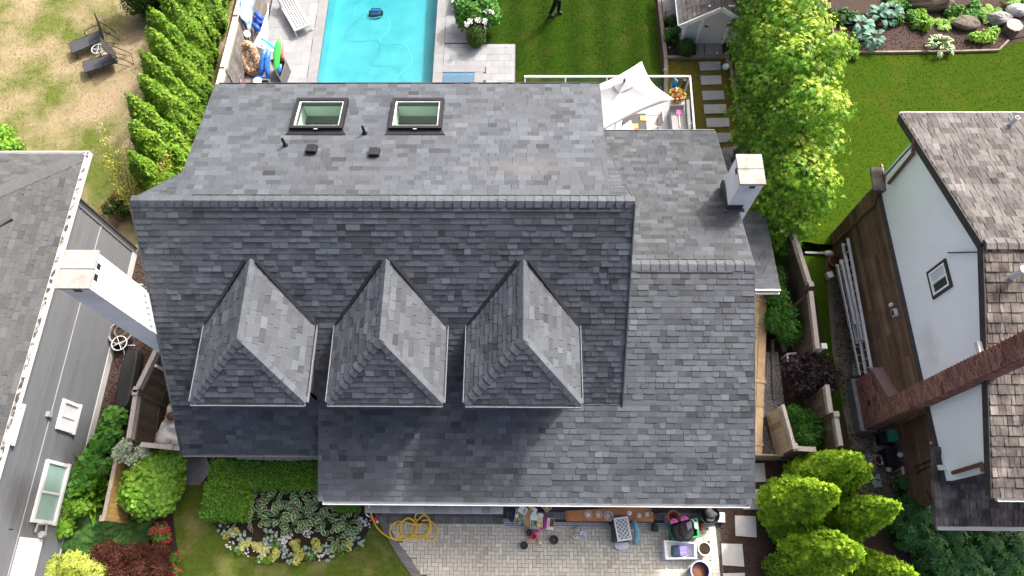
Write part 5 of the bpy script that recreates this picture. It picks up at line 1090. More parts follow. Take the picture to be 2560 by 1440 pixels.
m = MB(); c = at(644, 203, 0.66); m.lathe([(0.14, 0), (0.16, 0.03), (0.13, 0.05), (0, 0.055)], c, 18); tag(m.build('bucket_lid', 'cream', loc=tuple(c)), 'cream round tray on the bin of blue mats', 'tray')  # cream bucket lid resting on the bin
# ------------------------------------------------------------------ loungers
def slat_lounger(name, label, foot, head, group=None):
    d = unit((head-foot)*A((1, 1, 0))); rz = math.atan2(d[1], d[0]); t = thing(name, label, 'lounger', (foot[0], foot[1], 0.03), rz, group)
    for s in (-1, 1):
        m = MB(); m.beam((0, s*0.31, 0.3), (1.95, s*0.31, 0.3), 0.045, 0.07); m.build('side_rail', 'white_paint', t, local=True)
        for x in (0.12, 1.6): m = MB(); m.beam((x, s*0.31, 0.28), (x-0.1*(1 if x < 1 else -1), s*0.33, 0), 0.045, 0.05); m.build('leg', 'white_paint', t, local=True)
    m = MB(); m.beam((0.03, -0.3, 0.3), (0.03, 0.3, 0.3), 0.05, 0.06); m.build('end_rail', 'white_paint', t, local=True)
    m = MB(); m.box((0.62, 0, 0.315), (1.08, 0.54, 0.012)); m.box((1.55, 0, 0.47), (0.85, 0.54, 0.012), ry=-0.4); m.build('webbing', 'charcoal', t, local=True)
    for k in range(6):
        y = -0.24+k*0.096; m = MB(); m.box((0.62, y, 0.33), (1.1, 0.05, 0.016)); m.box((1.55, y, 0.487), (0.86, 0.05, 0.016), ry=-0.4); m.build('slat', 'white_paint', t, local=True)
    return t
f_, h_ = at(757, 70, 0.33), at(700, -30, 0.33)
slat_lounger('sun_lounger', 'white slatted sun lounger on the pool terrace with dark gaps', f_, h_)
f_ = at(1150, 14, 0.33); sl2 = slat_lounger('sun_lounger', 'white slatted sun lounger behind the white flowering hydrangea', f_, f_+A((0.1, 2, 0)))
def sling_lounger(label, foot, head, back):
    d = unit((head-foot)*A((1, 1, 0))); rz = math.atan2(d[1], d[0]); t = thing('sun_lounger', label, 'lounger', (foot[0], foot[1], 0), rz)
    L = 1.22; w2 = 0.27; ca, sa = math.cos(R(back)), math.sin(R(back)); zs = 0.32
    m = MB(); m.box((L/2, 0, zs), (L, 2*w2, 0.02)); m.build('seat', 'charcoal', t, local=True)
    m = MB(); m.box((L+0.4*ca, 0, zs+0.4*sa), (0.8, 2*w2, 0.02), ry=-R(back)); m.build('backrest', 'charcoal', t, local=True)
    for s in (-1, 1):
        m = MB(); m.tube([(0, s*w2, zs), (L, s*w2, zs), (L+0.82*ca, s*w2, zs+0.82*sa)], 0.017, 8); m.build('side_rail', 'black', t, local=True)
        m = MB(); m.tube([(0.12, s*w2, zs), (0.02, s*w2, 0)], 0.015, 8); m.build('leg', 'black', t, local=True)
        m = MB(); m.tube([(L-0.1, s*w2, zs), (L+0.25, s*(w2+0.02), 0)], 0.015, 8); m.build('leg', 'black', t, local=True)
        m = MB(); m.tube([(L-0.52, s*w2, zs), (L-0.48, s*(w2+0.04), zs+0.2), (L-0.1, s*(w2+0.05), zs+0.23), (L+0.12, s*w2, zs+0.22)], 0.015, 8); m.build('armrest', 'black', t, local=True)
    m = MB(); m.tube([(L+0.82*ca, -w2, zs+0.82*sa), (L+0.82*ca, w2, zs+0.82*sa)], 0.017, 8); m.build('back_rail', 'black', t, local=True); m = MB(); m.tube([(0, -w2, zs), (0, w2, zs)], 0.017, 8); m.build('foot_rail', 'black', t, local=True); m = MB(); m.tube([(L+0.5*ca, -w2, zs+0.5*sa), (L+0.45, -w2, 0.02), (L+0.45, w2, 0.02), (L+0.5*ca, w2, zs+0.5*sa)], 0.014, 8); m.build('back_brace', 'black', t, local=True)
    return t
sling_lounger('black sling lounger with upright back on the dry lawn behind the glass table', at(176, 121, 0.32), at(249, 90, 0.32), 72)
sling_lounger('black sling lounger with open back on the dry lawn before the glass table', at(209, 168, 0.32), at(283, 145, 0.32), 98)
c = at(244, 122, 0.45); t = thing('side_table', 'small round glass side table with white frame between the black loungers', 'table', (c[0], c[1], 0))
m = MB(); m.tube([c+A((0.22*math.cos(k*math.pi/12), 0.22*math.sin(k*math.pi/12), 0)) for k in range(24)], 0.014, 8, closed=True); m.beam(c-A((0.22, 0, 0.01)), c+A((0.22, 0, -0.01)), 0.02, 0.01); m.beam(c-A((0, 0.22, 0.01)), c+A((0, 0.22, -0.01)), 0.02, 0.01); m.build('frame', 'white_paint', t)
m = MB(); m.lathe([(0.21, 0.0), (0.21, 0.008), (0, 0.008)], c, 24); m.build('table_top', 'glass_pane', t)
for k in range(4): a_ = k*math.pi/2+0.5; m = MB(); m.tube([c+A((0.12*math.cos(a_), 0.12*math.sin(a_), 0)), c*A((1, 1, 0))+A((0.05*math.cos(a_), 0.05*math.sin(a_), 0.2)), c*A((1, 1, 0))+A((0.2*math.cos(a_), 0.2*math.sin(a_), 0.01))], 0.011, 6); m.build('leg', 'white_paint', t)
# ------------------------------------------------------------------ pool cleaner and its hose
zc = -0.78; c = at(940, 32, zc); t = thing('pool_cleaner', 'blue robotic pool cleaner on the pool floor', 'pool cleaner', (c[0], c[1], zc-0.1))
m = MB(); m.box(c, (0.40, 0.36, 0.2)); m.build('body', 'slate', t, bevel=0.03)
m = MB(); m.box(c+A((0, 0, 0.12)), (0.3, 0.12, 0.06)); m.build('handle', 'blue', t, bevel=0.02)
for s in (-1, 1): m = MB(); m.lathe([(0.0, -0.05), (0.11, -0.05), (0.11, 0.05), (0, 0.05)], c+A((s*0.22, 0, -0.02)), 16, axis=(1, 0, 0)); m.build('track', 'black', t)
def smooth_path(P, n=6, closed=False):
    P = [A(p) for p in P]; out = []
    for i in range(len(P)-1):
        p0, p1, p2, p3 = P[max(i-1, 0)], P[i], P[i+1], P[min(i+2, len(P)-1)]
        for k in range(n): s = k/n; out.append(0.5*((2*p1)+(-p0+p2)*s+(2*p0-5*p1+4*p2-p3)*s*s+(-p0+3*p1-3*p2+p3)*s**3))
    return out+[P[-1]]
hp = [(928, 3, -0.5), (920, 2, -0.4), (895, 14, -.15), (886, 28, -.11), (890, 40, -.11), (905, 45, -.11), (935, 45, -.11), (958, 41, -.11), (972, 48, -.11), (973, 70, -.11), (962, 88, -.11), (950, 98, -.11), (952, 108, -.11), (965, 111, -.11), (985, 110, -.11), (1008, 112, -.11), (1023, 128, -.11), (1029, 150, -.11), (1022, 168, -.11), (1005, 182, -.11), (991, 196, -.11), (980, 215, -.11)]
m = MB(); m.tube(smooth_path([at(u, v, z) for u, v, z in hp]), 0.014, 8); tag(m.build('cleaner_hose', 'teal', loc=tuple(at(960, 100, -0.11))), 'long teal floating hose curling across the pool', 'hose')
# ------------------------------------------------------------------ person on the rear lawn
def person(loc, rz):
    t = thing('person', 'person in dark top and blue jeans standing on the rear lawn', 'person', loc, rz)
    def skin(name, verts, edges, radii, matn, sub=2, parent=t, root=0):
        me = bpy.data.meshes.new(name); me.from_pydata(verts, edges, []); me.materials.append(MATS[matn]); o = bpy.data.objects.new(name, me); col.objects.link(o); o.parent = parent
        sm_ = o.modifiers.new('skin', 'SKIN'); sm_.use_smooth_shade = True
        for i, r_ in enumerate(radii): me.skin_vertices[0].data[i].radius = r_ if hasattr(r_, '__len__') else (r_, r_)
        me.skin_vertices[0].data[root].use_root = True
        sb = o.modifiers.new('sub', 'SUBSURF'); sb.levels = sub; sb.render_levels = sub
        return o
    # body (one continuous figure): pelvis, spine, neck, head, arms, legs
    V = [(0, 0, 0.95), (0, 0, 1.15), (0, 0.01, 1.4), (0, 0.0, 1.5), (0, -0.02, 1.6), (0, -0.01, 1.72), (0.19, 0, 1.42), (0.27, -0.02, 1.14), (0.26, -0.16, 0.92), (0.26, -0.22, 0.84), (-0.19, 0, 1.42), (-0.27, 0.0, 1.14), (-0.28, -0.06, 0.88), (-0.28, -0.08, 0.79), (0.1, 0, 0.9), (0.11, -0.08, 0.5), (0.12, -0.06, 0.1), (0.13, -0.2, 0.04), (-0.1, 0, 0.9), (-0.12, 0.08, 0.5), (-0.12, 0.2, 0.1), (-0.13, 0.1, 0.04)]
    E_ = [(0, 1), (1, 2), (2, 3), (3, 4), (4, 5), (2, 6), (6, 7), (7, 8), (8, 9), (2, 10), (10, 11), (11, 12), (12, 13), (0, 14), (14, 15), (15, 16), (16, 17), (0, 18), (18, 19), (19, 20), (20, 21)]
    rd = [(.14, .1), (.13, .1), (.15, .1), .055, .085, .08, .055, .042, .033, .03, .055, .042, .033, .03, .085, .058, .042, .04, .085, .058, .042, .04]
    skin('body', V, E_, rd, 'skin')
    jv = [(0, 0, 0.97), (0.1, 0, 0.88), (0.11, -0.08, 0.5), (0.12, -0.05, 0.09), (-0.1, 0, 0.88), (-0.12, 0.08, 0.5), (-0.12, 0.21, 0.09)]
    skin('jeans', jv, [(0, 1), (1, 2), (2, 3), (0, 4), (4, 5), (5, 6)], [(.16, .12), .10, .082, .075, .10, .082, .075], 'denim')
    sv_ = [(0, 0, 0.98), (0, 0, 1.18), (0, 0.01, 1.4), (0, 0, 1.49), (0.2, 0, 1.42), (0.275, -0.02, 1.15), (-0.2, 0, 1.42), (-0.275, 0, 1.15)]
    skin('shirt', sv_, [(0, 1), (1, 2), (2, 3), (2, 4), (4, 5), (2, 6), (6, 7)], [(.165, .125), (.15, .12), (.165, .12), .065, .07, .058, .07, .058], 'black')
    for s, p in ((1, (0.125, -0.1, 0.05)), (-1, (-0.125, 0.16, 0.05))): m = MB(); m.ball(p, 0.07, sc=(0.75, 1.9, 0.7)); m.build('shoe', 'navy', t, local=True, smooth=True)
    m = MB(); m.ball((0, 0.015, 1.71), 0.105, sc=(0.95, 1.05, 0.95)); m.build('hair', 'hair', t, local=True, smooth=True)
    for x in (-0.032, 0.032): m = MB(); m.ball((x, -0.098, 1.67), 0.012); m.build('eye', 'black', t, local=True)
    m = MB(); m.ball((0, -0.11, 1.635), 0.016, sc=(0.8, 1, 1.3)); m.build('nose', 'skin', t, local=True); m = MB(); m.box((0, -0.1, 1.6), (0.045, 0.012, 0.01)); m.build('mouth', 'terracotta', t, local=True)
    for s, h0 in ((1, (0.26, -0.22, 0.84)), (-1, (-0.28, -0.08, 0.79))):
        for k in range(4): b0 = A(h0)+A((0.0, -0.025+k*0.017, -0.02)); skin('finger', [tuple(b0), tuple(b0+A((-s*0.005, -0.01, -0.035))), tuple(b0+A((-s*0.02, -0.015, -0.065+0.004*abs(k-1.5))))], [(0, 1), (1, 2)], [.009, .008, .007], 'skin', 1)
        b0 = A(h0)+A((-s*0.02, -0.03, 0.01)); skin('thumb', [tuple(b0), tuple(b0+A((-s*0.02, -0.02, -0.03)))], [(0, 1)], [.01, .008], 'skin', 1)
    return t
pp = at(1390, 38, 0); person((pp[0], pp[1], 0.01), R(70))
# ================================================================== rear deck
ZF = 1.0; rc = at(1728, 190, 2.0); DXR, DYB = 5.62, 15.75
deck = thing('deck', 'raised grey deck with white glass railing behind the house', 'deck', (3, 14, 0))
m = MB(); m.box(((0.05+DXR)/2, (12.0+DYB)/2, ZF-0.06), (DXR-0.05, DYB-12.0, 0.12)); m.build('deck_floor', 'light_grey', deck)
m = MB(); m.box(((0.05+DXR)/2, DYB-0.02, ZF-0.13), (DXR-0.05, 0.03, 0.2)); m.build('deck_skirt', 'white_paint', deck)
m = MB(); m.beam((0.05, DYB, 2.0), (DXR, DYB, 2.0), 0.06, 0.05); m.build('top_rail', 'white_paint', deck)
m = MB(); m.beam((DXR, DYB+0.03, 2.0), (DXR-0.08, 12.3, 2.0), 0.06, 0.05); m.build('top_rail', 'white_paint', deck)
pts = [(0.08, DYB), (1.45, DYB), (2.85, DYB), (4.2, DYB), (DXR, DYB), (DXR-0.04, 14.0), (DXR-0.08, 12.3)]
for i, p in enumerate(pts):
    m = MB(); m.box((p[0], p[1], 1.49), (0.05, 0.05, 0.98)); m.build('railing_post', 'white_paint', deck)
    if i < len(pts)-1:
        q = pts[i+1]; a_, b_ = A((p[0], p[1], 1.5)), A((q[0], q[1], 1.5)); d = unit(b_-a_)*0.05; m = MB(); m.beam(a_+d, b_-d, 0.01, 0.86); m.build('glass_panel', 'glass_pane', deck)
for x in (0.3, 2.8, 5.4): m = MB(); m.box((x, DYB-0.2, 0.45), (0.12, 0.12, 0.9)); m.build('deck_post', 'white_paint', deck)
# cantilever sunshade
mat('canvas', (0.50, 0.50, 0.495), (0.53, 0.53, 0.525), scale=3, rough=0.9, bump=0.05)
zu = 3.25; T, Rt, B = at(1604, 154, zu), at(1684, 247, zu), at(1500, 331, zu); Lf = T+B-Rt
ctr = (T+B)/2+A((0, 0, 0.62)); um = thing('sunshade', 'large white square sunshade with scalloped edges over the deck', 'parasol', (ctr[0], ctr[1], ZF))
cn = [T, Lf, B, Rt]
for i in range(4):
    a_, b_ = cn[i], cn[(i+1) % 4]; m = MB(); n = 10; rows = 8; vs = []
    for r_ in range(rows+1):
        f = r_/rows
        for s in range(n+1):
            g_ = s/n; e = a_*(1-g_)+b_*g_; e = e+(ctr*A((1, 1, 0))+A((0, 0, e[2]))-e)*(0.13*math.sin(math.pi*g_)); p = ctr+(e-ctr)*f; p = p+A((0, 0, -0.05*math.sin(math.pi*f)-0.05*math.sin(math.pi*g_)*f)); vs.append(p)
    m.add(vs, [(r_*(n+1)+s, r_*(n+1)+s+1, (r_+1)*(n+1)+s+1, (r_+1)*(n+1)+s) for r_ in range(rows) for s in range(n)]); o = m.build('canvas_panel', 'canvas', um, smooth=True); o.modifiers.new('s', 'SOLIDIFY').thickness = 0.006
for e in cn+[(cn[i]+cn[(i+1) % 4])/2*0.84+ctr*A((1, 1, 0))*0.16+A((0, 0, zu*0.16)) for i in range(4)]: m = MB(); m.tube([ctr-A((0, 0, 0.05)), ctr*0.5+e*0.5-A((0, 0, 0.2)), e-A((0, 0, 0.05))], 0.012, 6); m.build('rib', 'pale_metal', um)
m = MB(); tv = [ctr+(e-ctr)*0.2+A((0, 0, -0.01)) for e in cn]; pk = ctr+A((0, 0, 0.07)); m.add(tv+[pk], [(0, 1, 4), (1, 2, 4), (2, 3, 4), (3, 0, 4)]); o = m.build('vent_cap', 'canvas', um); o.modifiers.new('s', 'SOLIDIFY').thickness = 0.006
m = MB(); m.lathe([(0.03, 0), (0.045, 0.05), (0.045, 0.12), (0.0, 0.14)], pk-A((0, 0, 0.02)), 12); m.build('finial', 'charcoal', um)
m = MB(); m.tube([ctr*A((1, 1, 0))+A((0, 0, ZF)), ctr], 0.03, 10); m.build('pole', 'pale_metal', um); m = MB(); m.lathe([(0.3, 0), (0.3, 0.07), (0.1, 0.12)], (ctr[0], ctr[1], ZF+0.002), 20); m.build('base', 'charcoal', um)
# table, mats, chairs
zt = 1.72; P = [at(1590, 284, zt), at(1615, 284, zt), at(1615, 332, zt), at(1560, 332, zt)]
tb = thing('table', 'black garden table half under the white sunshade', 'table', ((P[0][0]+P[2][0])/2, (P[0][1]+P[2][1])/2, ZF)); x0_, x1_ = P[3][0], P[1][0]; y0_, y1_ = P[2][1], P[0][1]
m = MB(); m.box(((x0_+x1_)/2, (y0_+y1_)/2, zt-0.02), (x1_-x0_, y1_-y0_, 0.04)); m.build('table_top', 'black', tb)
for sx in (x0_+0.05, x1_-0.05):
    for sy in (y0_+0.05, y1_-0.05): m = MB(); m.box((sx, sy, (ZF+zt-0.04)/2), (0.04, 0.04, zt-0.04-ZF)); m.build('leg', 'black', tb)
for u, v, lab in ((1608, 296, 'orange wooden placemat on the black table beside the pale chair'), (1587, 316, 'orange wooden placemat on the black table beside the floral cloth')):
    p = at(u, v, zt); m = MB(); m.box(p+A((-0.05, 0, 0.012)), (0.1, 0.19, 0.02)); m.box(p+A((0.055, 0, 0.012)), (0.1, 0.19, 0.02)); tag(m.build('placemat', 'orange', loc=tuple(p)), lab, 'placemat')
mat('floral', (0.72, 0.62, 0.62), (0.35, 0.20, 0.24), scale=22, rough=0.9, contrast=0.1)
p = at(1562, 318, zt); m = MB(); m.prism([at(1541, 327, zt+0.03), at(1592, 340, zt+0.03), at(1577, 300, zt+0.03)], (0, 0, 0.012)); tag(m.build('cushion', 'floral', loc=tuple(p)), 'pink floral cloth at the end of the black table', 'cloth')
c = at(1630, 312, ZF+0.42); t = thing('garden_chair', 'pale garden chair with grey back at the black table', 'chair', (c[0], c[1], ZF))
m = MB(); m.box(c+A((-0.03, 0, 0)), (0.42, 0.44, 0.03)); m.build('seat', 'cream', t); m = MB(); m.box(c+A((0.22, 0, 0.26)), (0.03, 0.42, 0.46), ry=0.25); m.build('backrest', 'mid_grey', t)
for sx in (-0.2, 0.17):
    for sy in (-0.2, 0.2): m = MB(); m.tube([c+A((sx, sy, 0)), c+A((sx*1.1, sy*1.1, -0.42))], 0.014, 6); m.build('leg', 'silver', t)
for sy in (-0.23, 0.23): m = MB(); m.beam(c+A((-0.2, sy, 0.2)), c+A((0.22, sy, 0.22)), 0.04, 0.02); m.build('armrest', 'terracotta' if sy > 0 else 'silver', t)
c0, c1 = at(1677, 264, ZF+0.55), at(1712, 322, ZF+0.55); t = thing('deck_box', 'long grey lidded box on the deck under the pink fly swatter', 'storage box', ((c0[0]+c1[0])/2, (c0[1]+c1[1])/2, ZF))
m = MB(); m.box(((c0[0]+c1[0])/2, (c0[1]+c1[1])/2, ZF+0.26), (c1[0]-c0[0], c0[1]-c1[1]+0.2, 0.5)); m.build('box', 'mid_grey', t); m = MB(); m.box(((c0[0]+c1[0])/2, (c0[1]+c1[1])/2, ZF+0.53), (c1[0]-c0[0]+0.04, c0[1]-c1[1]+0.24, 0.04)); m.build('lid', 'mid_grey', t)
p = at(1696, 281, ZF+0.57); q = at(1700, 318, ZF+0.57); m = MB(); m.box(p+A((0, 0, 0.012)), (0.15, 0.19, 0.012)); o = tag(m.build('fly_swatter', 'pink', loc=tuple(p)), 'pink fly swatter with white handle on the grey deck box', 'fly swatter'); m = MB(); m.beam(p+A((0.01, -0.09, 0.012)), q+A((0, 0, 0.012)), 0.018, 0.012); m.build('handle', 'white', o)
t = thing('trellis', 'white lattice trellis along the glass railing', 'trellis', (5.45, 13.3, ZF)); a_, b_ = at(1719, 250, ZF+0.75), at(1724, 322, ZF+0.75)
for z in (ZF+0.1, ZF+0.75): m = MB(); m.beam(A((a_[0], a_[1], z)), A((b_[0], b_[1], z)), 0.09, 0.05); m.build('rail', 'white_paint', t)
n = 9
for k in range(n):
    f0, f1 = k/n, (k+1)/n; pA, pB = a_*(1-f0)+b_*f0, a_*(1-f1)+b_*f1
    for z0_, z1_, dx in ((ZF+0.1, ZF+0.72, 0.012), (ZF+0.72, ZF+0.1, -0.012)): m = MB(); m.beam(A((pA[0]+dx, pA[1], z0_)), A((pB[0]+dx, pB[1], z1_)), 0.03, 0.012, up=(1, 0, 0)); m.build('slat', 'white_paint', t)
a_, b_ = at(1677, 257, ZF+0.7), at(1712, 256, ZF+0.7); t = thing('plant_shelf', 'white shelf on legs carrying the flower basket', 'shelf', ((a_[0]+b_[0])/2, a_[1], ZF)); m = MB(); m.beam(a_, b_, 0.2, 0.04); m.build('shelf', 'white_paint', t)
for p in (a_, b_): m = MB(); m.tube([p, p*A((1, 1, 0))+A((0, -0.1, ZF))], 0.016, 6); m.build('leg', 'white_paint', t)
m = MB(); m.tube([at(1676, 262, ZF+0.6), at(1672, 285, ZF+0.1)], 0.014, 6); m.lathe([(0.03, 0), (0.04, 0.06), (0, 0.07)], at(1672, 286, ZF), 10); tag(m.build('walking_stick', 'silver', loc=tuple(at(1672, 286, ZF))), 'thin silver stick leaning at the white plant shelf', 'stick')
p = at(1682, 224, ZF+0.1); m = MB(); m.lathe([(0.06, 0), (0.1, 0.2), (0.09, 0.2)], p, 12); m.box(p+A((0.05, 0.1, 0.3)), (0.05, 0.16, 0.22), rz=0.6); tag(m.build('watering_can', 'sky_blue', loc=tuple(p), smooth=False), 'blue watering can behind the flower basket', 'watering can')
p = at(1700, 222, ZF+0.3); m = MB(); m.box(p+A((0.1, 0.1, 0)), (0.05, 0.05, 0.6)); m.box(p+A((0.1, 0.1, 0.32)), (0.12, 0.12, 0.05)); tag(m.build('lantern', 'charcoal', loc=tuple(p-A((0, 0, 0.3)))), 'dark slim lantern by the corner of the glass railing', 'lantern')
# ================================================================== garden shed
SY0, SXm = 18.95, 6.98; sh = thing('garden_shed', 'white garden shed with pale shingled walls and cedar shake roof', 'shed', (SXm, 20, 0)); hw = 1.02
EZ, PZ = 1.36, 2.03; ks = (PZ-EZ)/hw; mat('shed_shingle', (0.52, 0.56, 0.60), (0.60, 0.64, 0.68), scale=5, rough=0.85, bump=0.2)
m = MB(); m.prism([(SXm-hw, SY0+0.03, 0), (SXm+hw, SY0+0.03, 0), (SXm+hw, SY0+0.03, EZ), (SXm, SY0+0.03, PZ), (SXm-hw, SY0+0.03, EZ)], (0, 2.6, 0)); m.build('wall', 'shed_shingle', sh)
dx0, dx1 = 6.60, 7.50
k = 0; z = 0.05
while z < 1.75:
    x = SXm-hw+0.1-(0.09 if k % 2 else 0)
    while x < SXm+hw-0.1:
        wd = 0.19; a_, b_ = max(x, SXm-hw+0.1), min(x+wd, SXm+hw-0.1)
        if b_ > dx0-0.1 and a_ < dx1+0.1:
            if a_ < dx0-0.1: b_ = dx0-0.1
            elif b_ > dx1+0.1: a_ = dx1+0.1
            else: a_ = b_
        top = PZ-ks*max(abs(a_-SXm), abs(b_-SXm))-0.05
        if b_-a_ > 0.04 and z+0.12 < top: m = MB(); m.hexa([(a_+.003, SY0+0.035, z), (b_-.003, SY0+0.035, z), (b_-.003, SY0+0.008, z), (a_+.003, SY0+0.008, z)][::-1], [(a_+.003, SY0+0.035, z+.12), (b_-.003, SY0+0.035, z+.12), (b_-.003, SY0+0.026, z+.12), (a_+.003, SY0+0.026, z+.12)][::-1]); o = m.build('wall_shingle', 'shed_shingle', sh); t_ = random.gauss(1, 0.05); o.color = (t_, t_, t_, 1)
        x += wd
    z += 0.12; k += 1
m = MB(); m.box(((dx0+dx1)/2, SY0-0.0, 0.95), (dx1-dx0, 0.05, 1.9)); dd = m.build('door', 'white_paint', sh)
m = MB()
for c_, s_ in (((dx0-0.05, SY0, 0.85), (0.09, 0.07, 1.7)), ((dx1+0.05, SY0, 0.85), (0.09, 0.07, 1.7))): m = MB(); m.box(c_, s_); m.build('door_frame', 'white', sh)
m = MB(); m.box((dx0+0.1, SY0-0.05, 0.95), (0.04, 0.04, 0.07)); m.box((dx0+0.15, SY0-0.06, 0.95), (0.12, 0.025, 0.025)); m.build('handle', 'black', dd)
for z in (0.3, 0.95, 1.6): m = MB(); m.box((dx1-0.02, SY0-0.03, z), (0.03, 0.02, 0.1)); m.build('hinge', 'charcoal', dd)
for x in (SXm-hw+0.04, SXm+hw-0.04): m = MB(); m.box((x, SY0+0.005, EZ/2), (0.1, 0.06, EZ)); m.build('corner_board', 'white', sh)
ov = 0.26; oy = 0.26
rs_ = Roof(sh, 'shake', name='roof_shake', limit=120)
for s in (-1, 1):
    xe = SXm+s*(hw+ov); ze = EZ-ks*ov+0.06; zp = PZ+0.06; m = MB(); pl = [(xe, SY0-oy, ze), (xe, SY0+2.9, ze), (SXm, SY0+2.9, zp), (SXm, SY0-oy, zp)]; m.prism(pl if s > 0 else pl[::-1], (0, 0, -0.05)); q = m.build('roof_slope', 'shake', sh)
    L_ = math.hypot(hw+ov, zp-ze)
    if s < 0: rs_.slope(q, (xe, SY0+2.9, ze), (0, -1, 0), (hw+ov, 0, zp-ze), [rect(0, 2.9+oy, -0.02, L_)], expo=0.17, widths=(0.1, 0.14, 0.18), thin=0.012, thick=0.02, skew=0, sd=0.15)
    else: rs_.slope(q, (xe, SY0-oy, ze), (0, 1, 0), (-(hw+ov), 0, zp-ze), [rect(0, 2.9+oy, -0.02, L_)], expo=0.17, widths=(0.1, 0.14, 0.18), thin=0.012, thick=0.02, skew=0, sd=0.15)
    m = MB(); m.beam((xe, SY0-oy-0.015, ze-0.07), (SXm, SY0-oy-0.015, zp-0.07), 0.03, 0.17, up=(0, 0, 1)); m.build('barge_board', 'white', sh)
    m = MB(); channel(m, (xe, SY0-oy, ze-0.02), (xe, SY0+2.9, ze-0.02), (s, 0, 0), 0.08, 0.07); m.build('gutter', 'white_paint', sh)
rs_.finish()
p = at(1828, 98, 0); q = at(1826, 75, 0.9); m = MB(); m.tube([(p[0], SY0-0.3, 0.1), (p[0]-0.02, SY0-0.06, 0.95)], 0.018, 8); o = tag(m.build('shovel', 'yellow', loc=(p[0], SY0-0.3, 0)), 'yellow shaft shovel leaning on the shed wall', 'shovel'); m = MB(); m.tube([(p[0]-0.02, SY0-0.06, 0.93), (p[0]-0.08, SY0-0.05, 1.02), (p[0]-0.05, SY0-0.04, 1.08), (p[0]+0.02, SY0-0.04, 1.08), (p[0]+0.04, SY0-0.05, 1.02), (p[0]-0.02, SY0-0.06, 0.93)], 0.018, 8); m.build('grip', 'black', o); m = MB(); m.box((p[0], SY0-0.36, 0.08), (0.18, 0.03, 0.28), rx=-0.3); m.build('blade', 'charcoal', o)
def sball(u, v, r, matn, label, stripe=None):
    c = at(u, v, r); m = MB(); m.ball(c, r, 18, 12); o = tag(m.build('ball', matn, loc=(c[0], c[1], 0), smooth=True), label, 'ball')
    if stripe:
        m = MB(); m.tube([c+A((math.cos(k*math.pi/10)*r*0.99, math.sin(k*math.pi/10)*r*0.7, math.sin(k*math.pi/10)*r*0.7)) for k in range(20)], 0.025, 6, closed=True); m.build('stripe', stripe, o)
sball(1793, 132, 0.05, 'cream', 'small cream ball on the slab under the shed door'); sball(1804, 137, 0.06, 'terracotta', 'brown ball beside the small cream ball', 'pink'); sball(1816, 136, 0.06, 'sky_blue', 'blue and yellow ball at the slab corner', 'yellow'); sball(1814, 167, 0.11, 'cream', 'large cream beach ball with blue stripe beside the first stepping stone', 'aqua')
def solar(u, v, label):
    p = at(u, v, 0); m = MB(); m.tube([p, p+A((0, 0, 0.3))], 0.012, 6); m.lathe([(0.03, 0.22), (0.045, 0.3), (0.05, 0.32), (0.0, 0.33)], p, 10); tag(m.build('garden_light', 'charcoal', loc=tuple(p)), label, 'garden light')
solar(1661, 45, 'dark garden light in the bed left of the shed'); solar(1670, 133, 'dark garden light beside the round boxwood'); solar(1940, 1383, 'dark garden light in the bark mulch near the cedars')
m = MB(); p = at(1672, 20, 0); m.box((5.75, 20.9, 0.012), (0.62, 1.6, 0.05)); tag(m.build('paving_slab', 'concrete_dark', loc=(5.75, 20.9, 0)), 'dark paving beside the shed wall', 'paving slab')
p = at(1181, 105, 0.16); m = MB(); m.ball(p, 0.085, sc=(1, 0.8, 0.9)); m.ball(p+A((0.12, -0.02, -0.05)), 0.035); tag(m.build('garden_ornament', 'white', loc=(p[0], p[1], 0), smooth=True), 'small white rabbit ornament under the clipped boxwood', 'ornament')
for (u, v, r) in ((1666, 165, .09), (1664, 176, .11), (1665, 185, .09), (1668, 238, .06)):
    p = at(u, v, r*0.7); m = MB(); m.ball(p, r, 8, 6, sc=(1, 0.8, 0.7)); tag(m.build('stone', 'stone', loc=(p[0], p[1], 0)), 'rounded pale stone on the lawn edging by the glass railing', 'stone', 'stones on the lawn edging')
p = at(1842, 395, 0.25); m = MB()
for k in range(14): m.ball(p+A((random.uniform(-.2, .2), random.uniform(-.35, .3), random.uniform(-.15, .2))), random.uniform(0.08, 0.16), 7, 5, sc=(1, 1.2, 0.8))
tag(m.build('bag_heap', 'charcoal', loc=(p[0], p[1], 0)), 'crumpled black bags behind the short white chimney', 'bag')
# ================================================================== plants
leafmat('thuja_leaf', (0.0525, 0.137, 0.0096), (0.128, 0.247, 0.0168), (0.24, 0.364, 0.0264), rough=0.6, transl=0.25)
leafmat('thuja_lime', (0.101, 0.22, 0.0096), (0.22, 0.389, 0.0168), (0.405, 0.558, 0.03), rough=0.6, transl=0.25)
leafmat('gum_leaf', (0.0523, 0.155, 0.0119), (0.112, 0.265, 0.0179), (0.224, 0.389, 0.0297), rough=0.45, transl=0.2)
leafmat('gum_sunlit', (0.143, 0.25, 0.0146), (0.242, 0.362, 0.0243), (0.396, 0.5, 0.0583), rough=0.45, transl=0.2)  # lighter copy of gum_leaf, sunlight put into its colour
leafmat('box_leaf', (0.02, 0.055, 0.008), (0.042, 0.095, 0.014), (0.08, 0.145, 0.02), rough=0.5, transl=0.2)
leafmat('hedge_leaf', (0.0558, 0.16, 0.0163), (0.127, 0.286, 0.0243), (0.254, 0.423, 0.0365), rough=0.5, transl=0.25)
leafmat('bush_leaf', (0.0972, 0.238, 0.0234), (0.178, 0.356, 0.0351), (0.308, 0.475, 0.0585), rough=0.5, transl=0.3)
leafmat('fresh_leaf', (0.039, 0.143, 0.0182), (0.078, 0.221, 0.0325), (0.13, 0.299, 0.052), rough=0.5, transl=0.3)
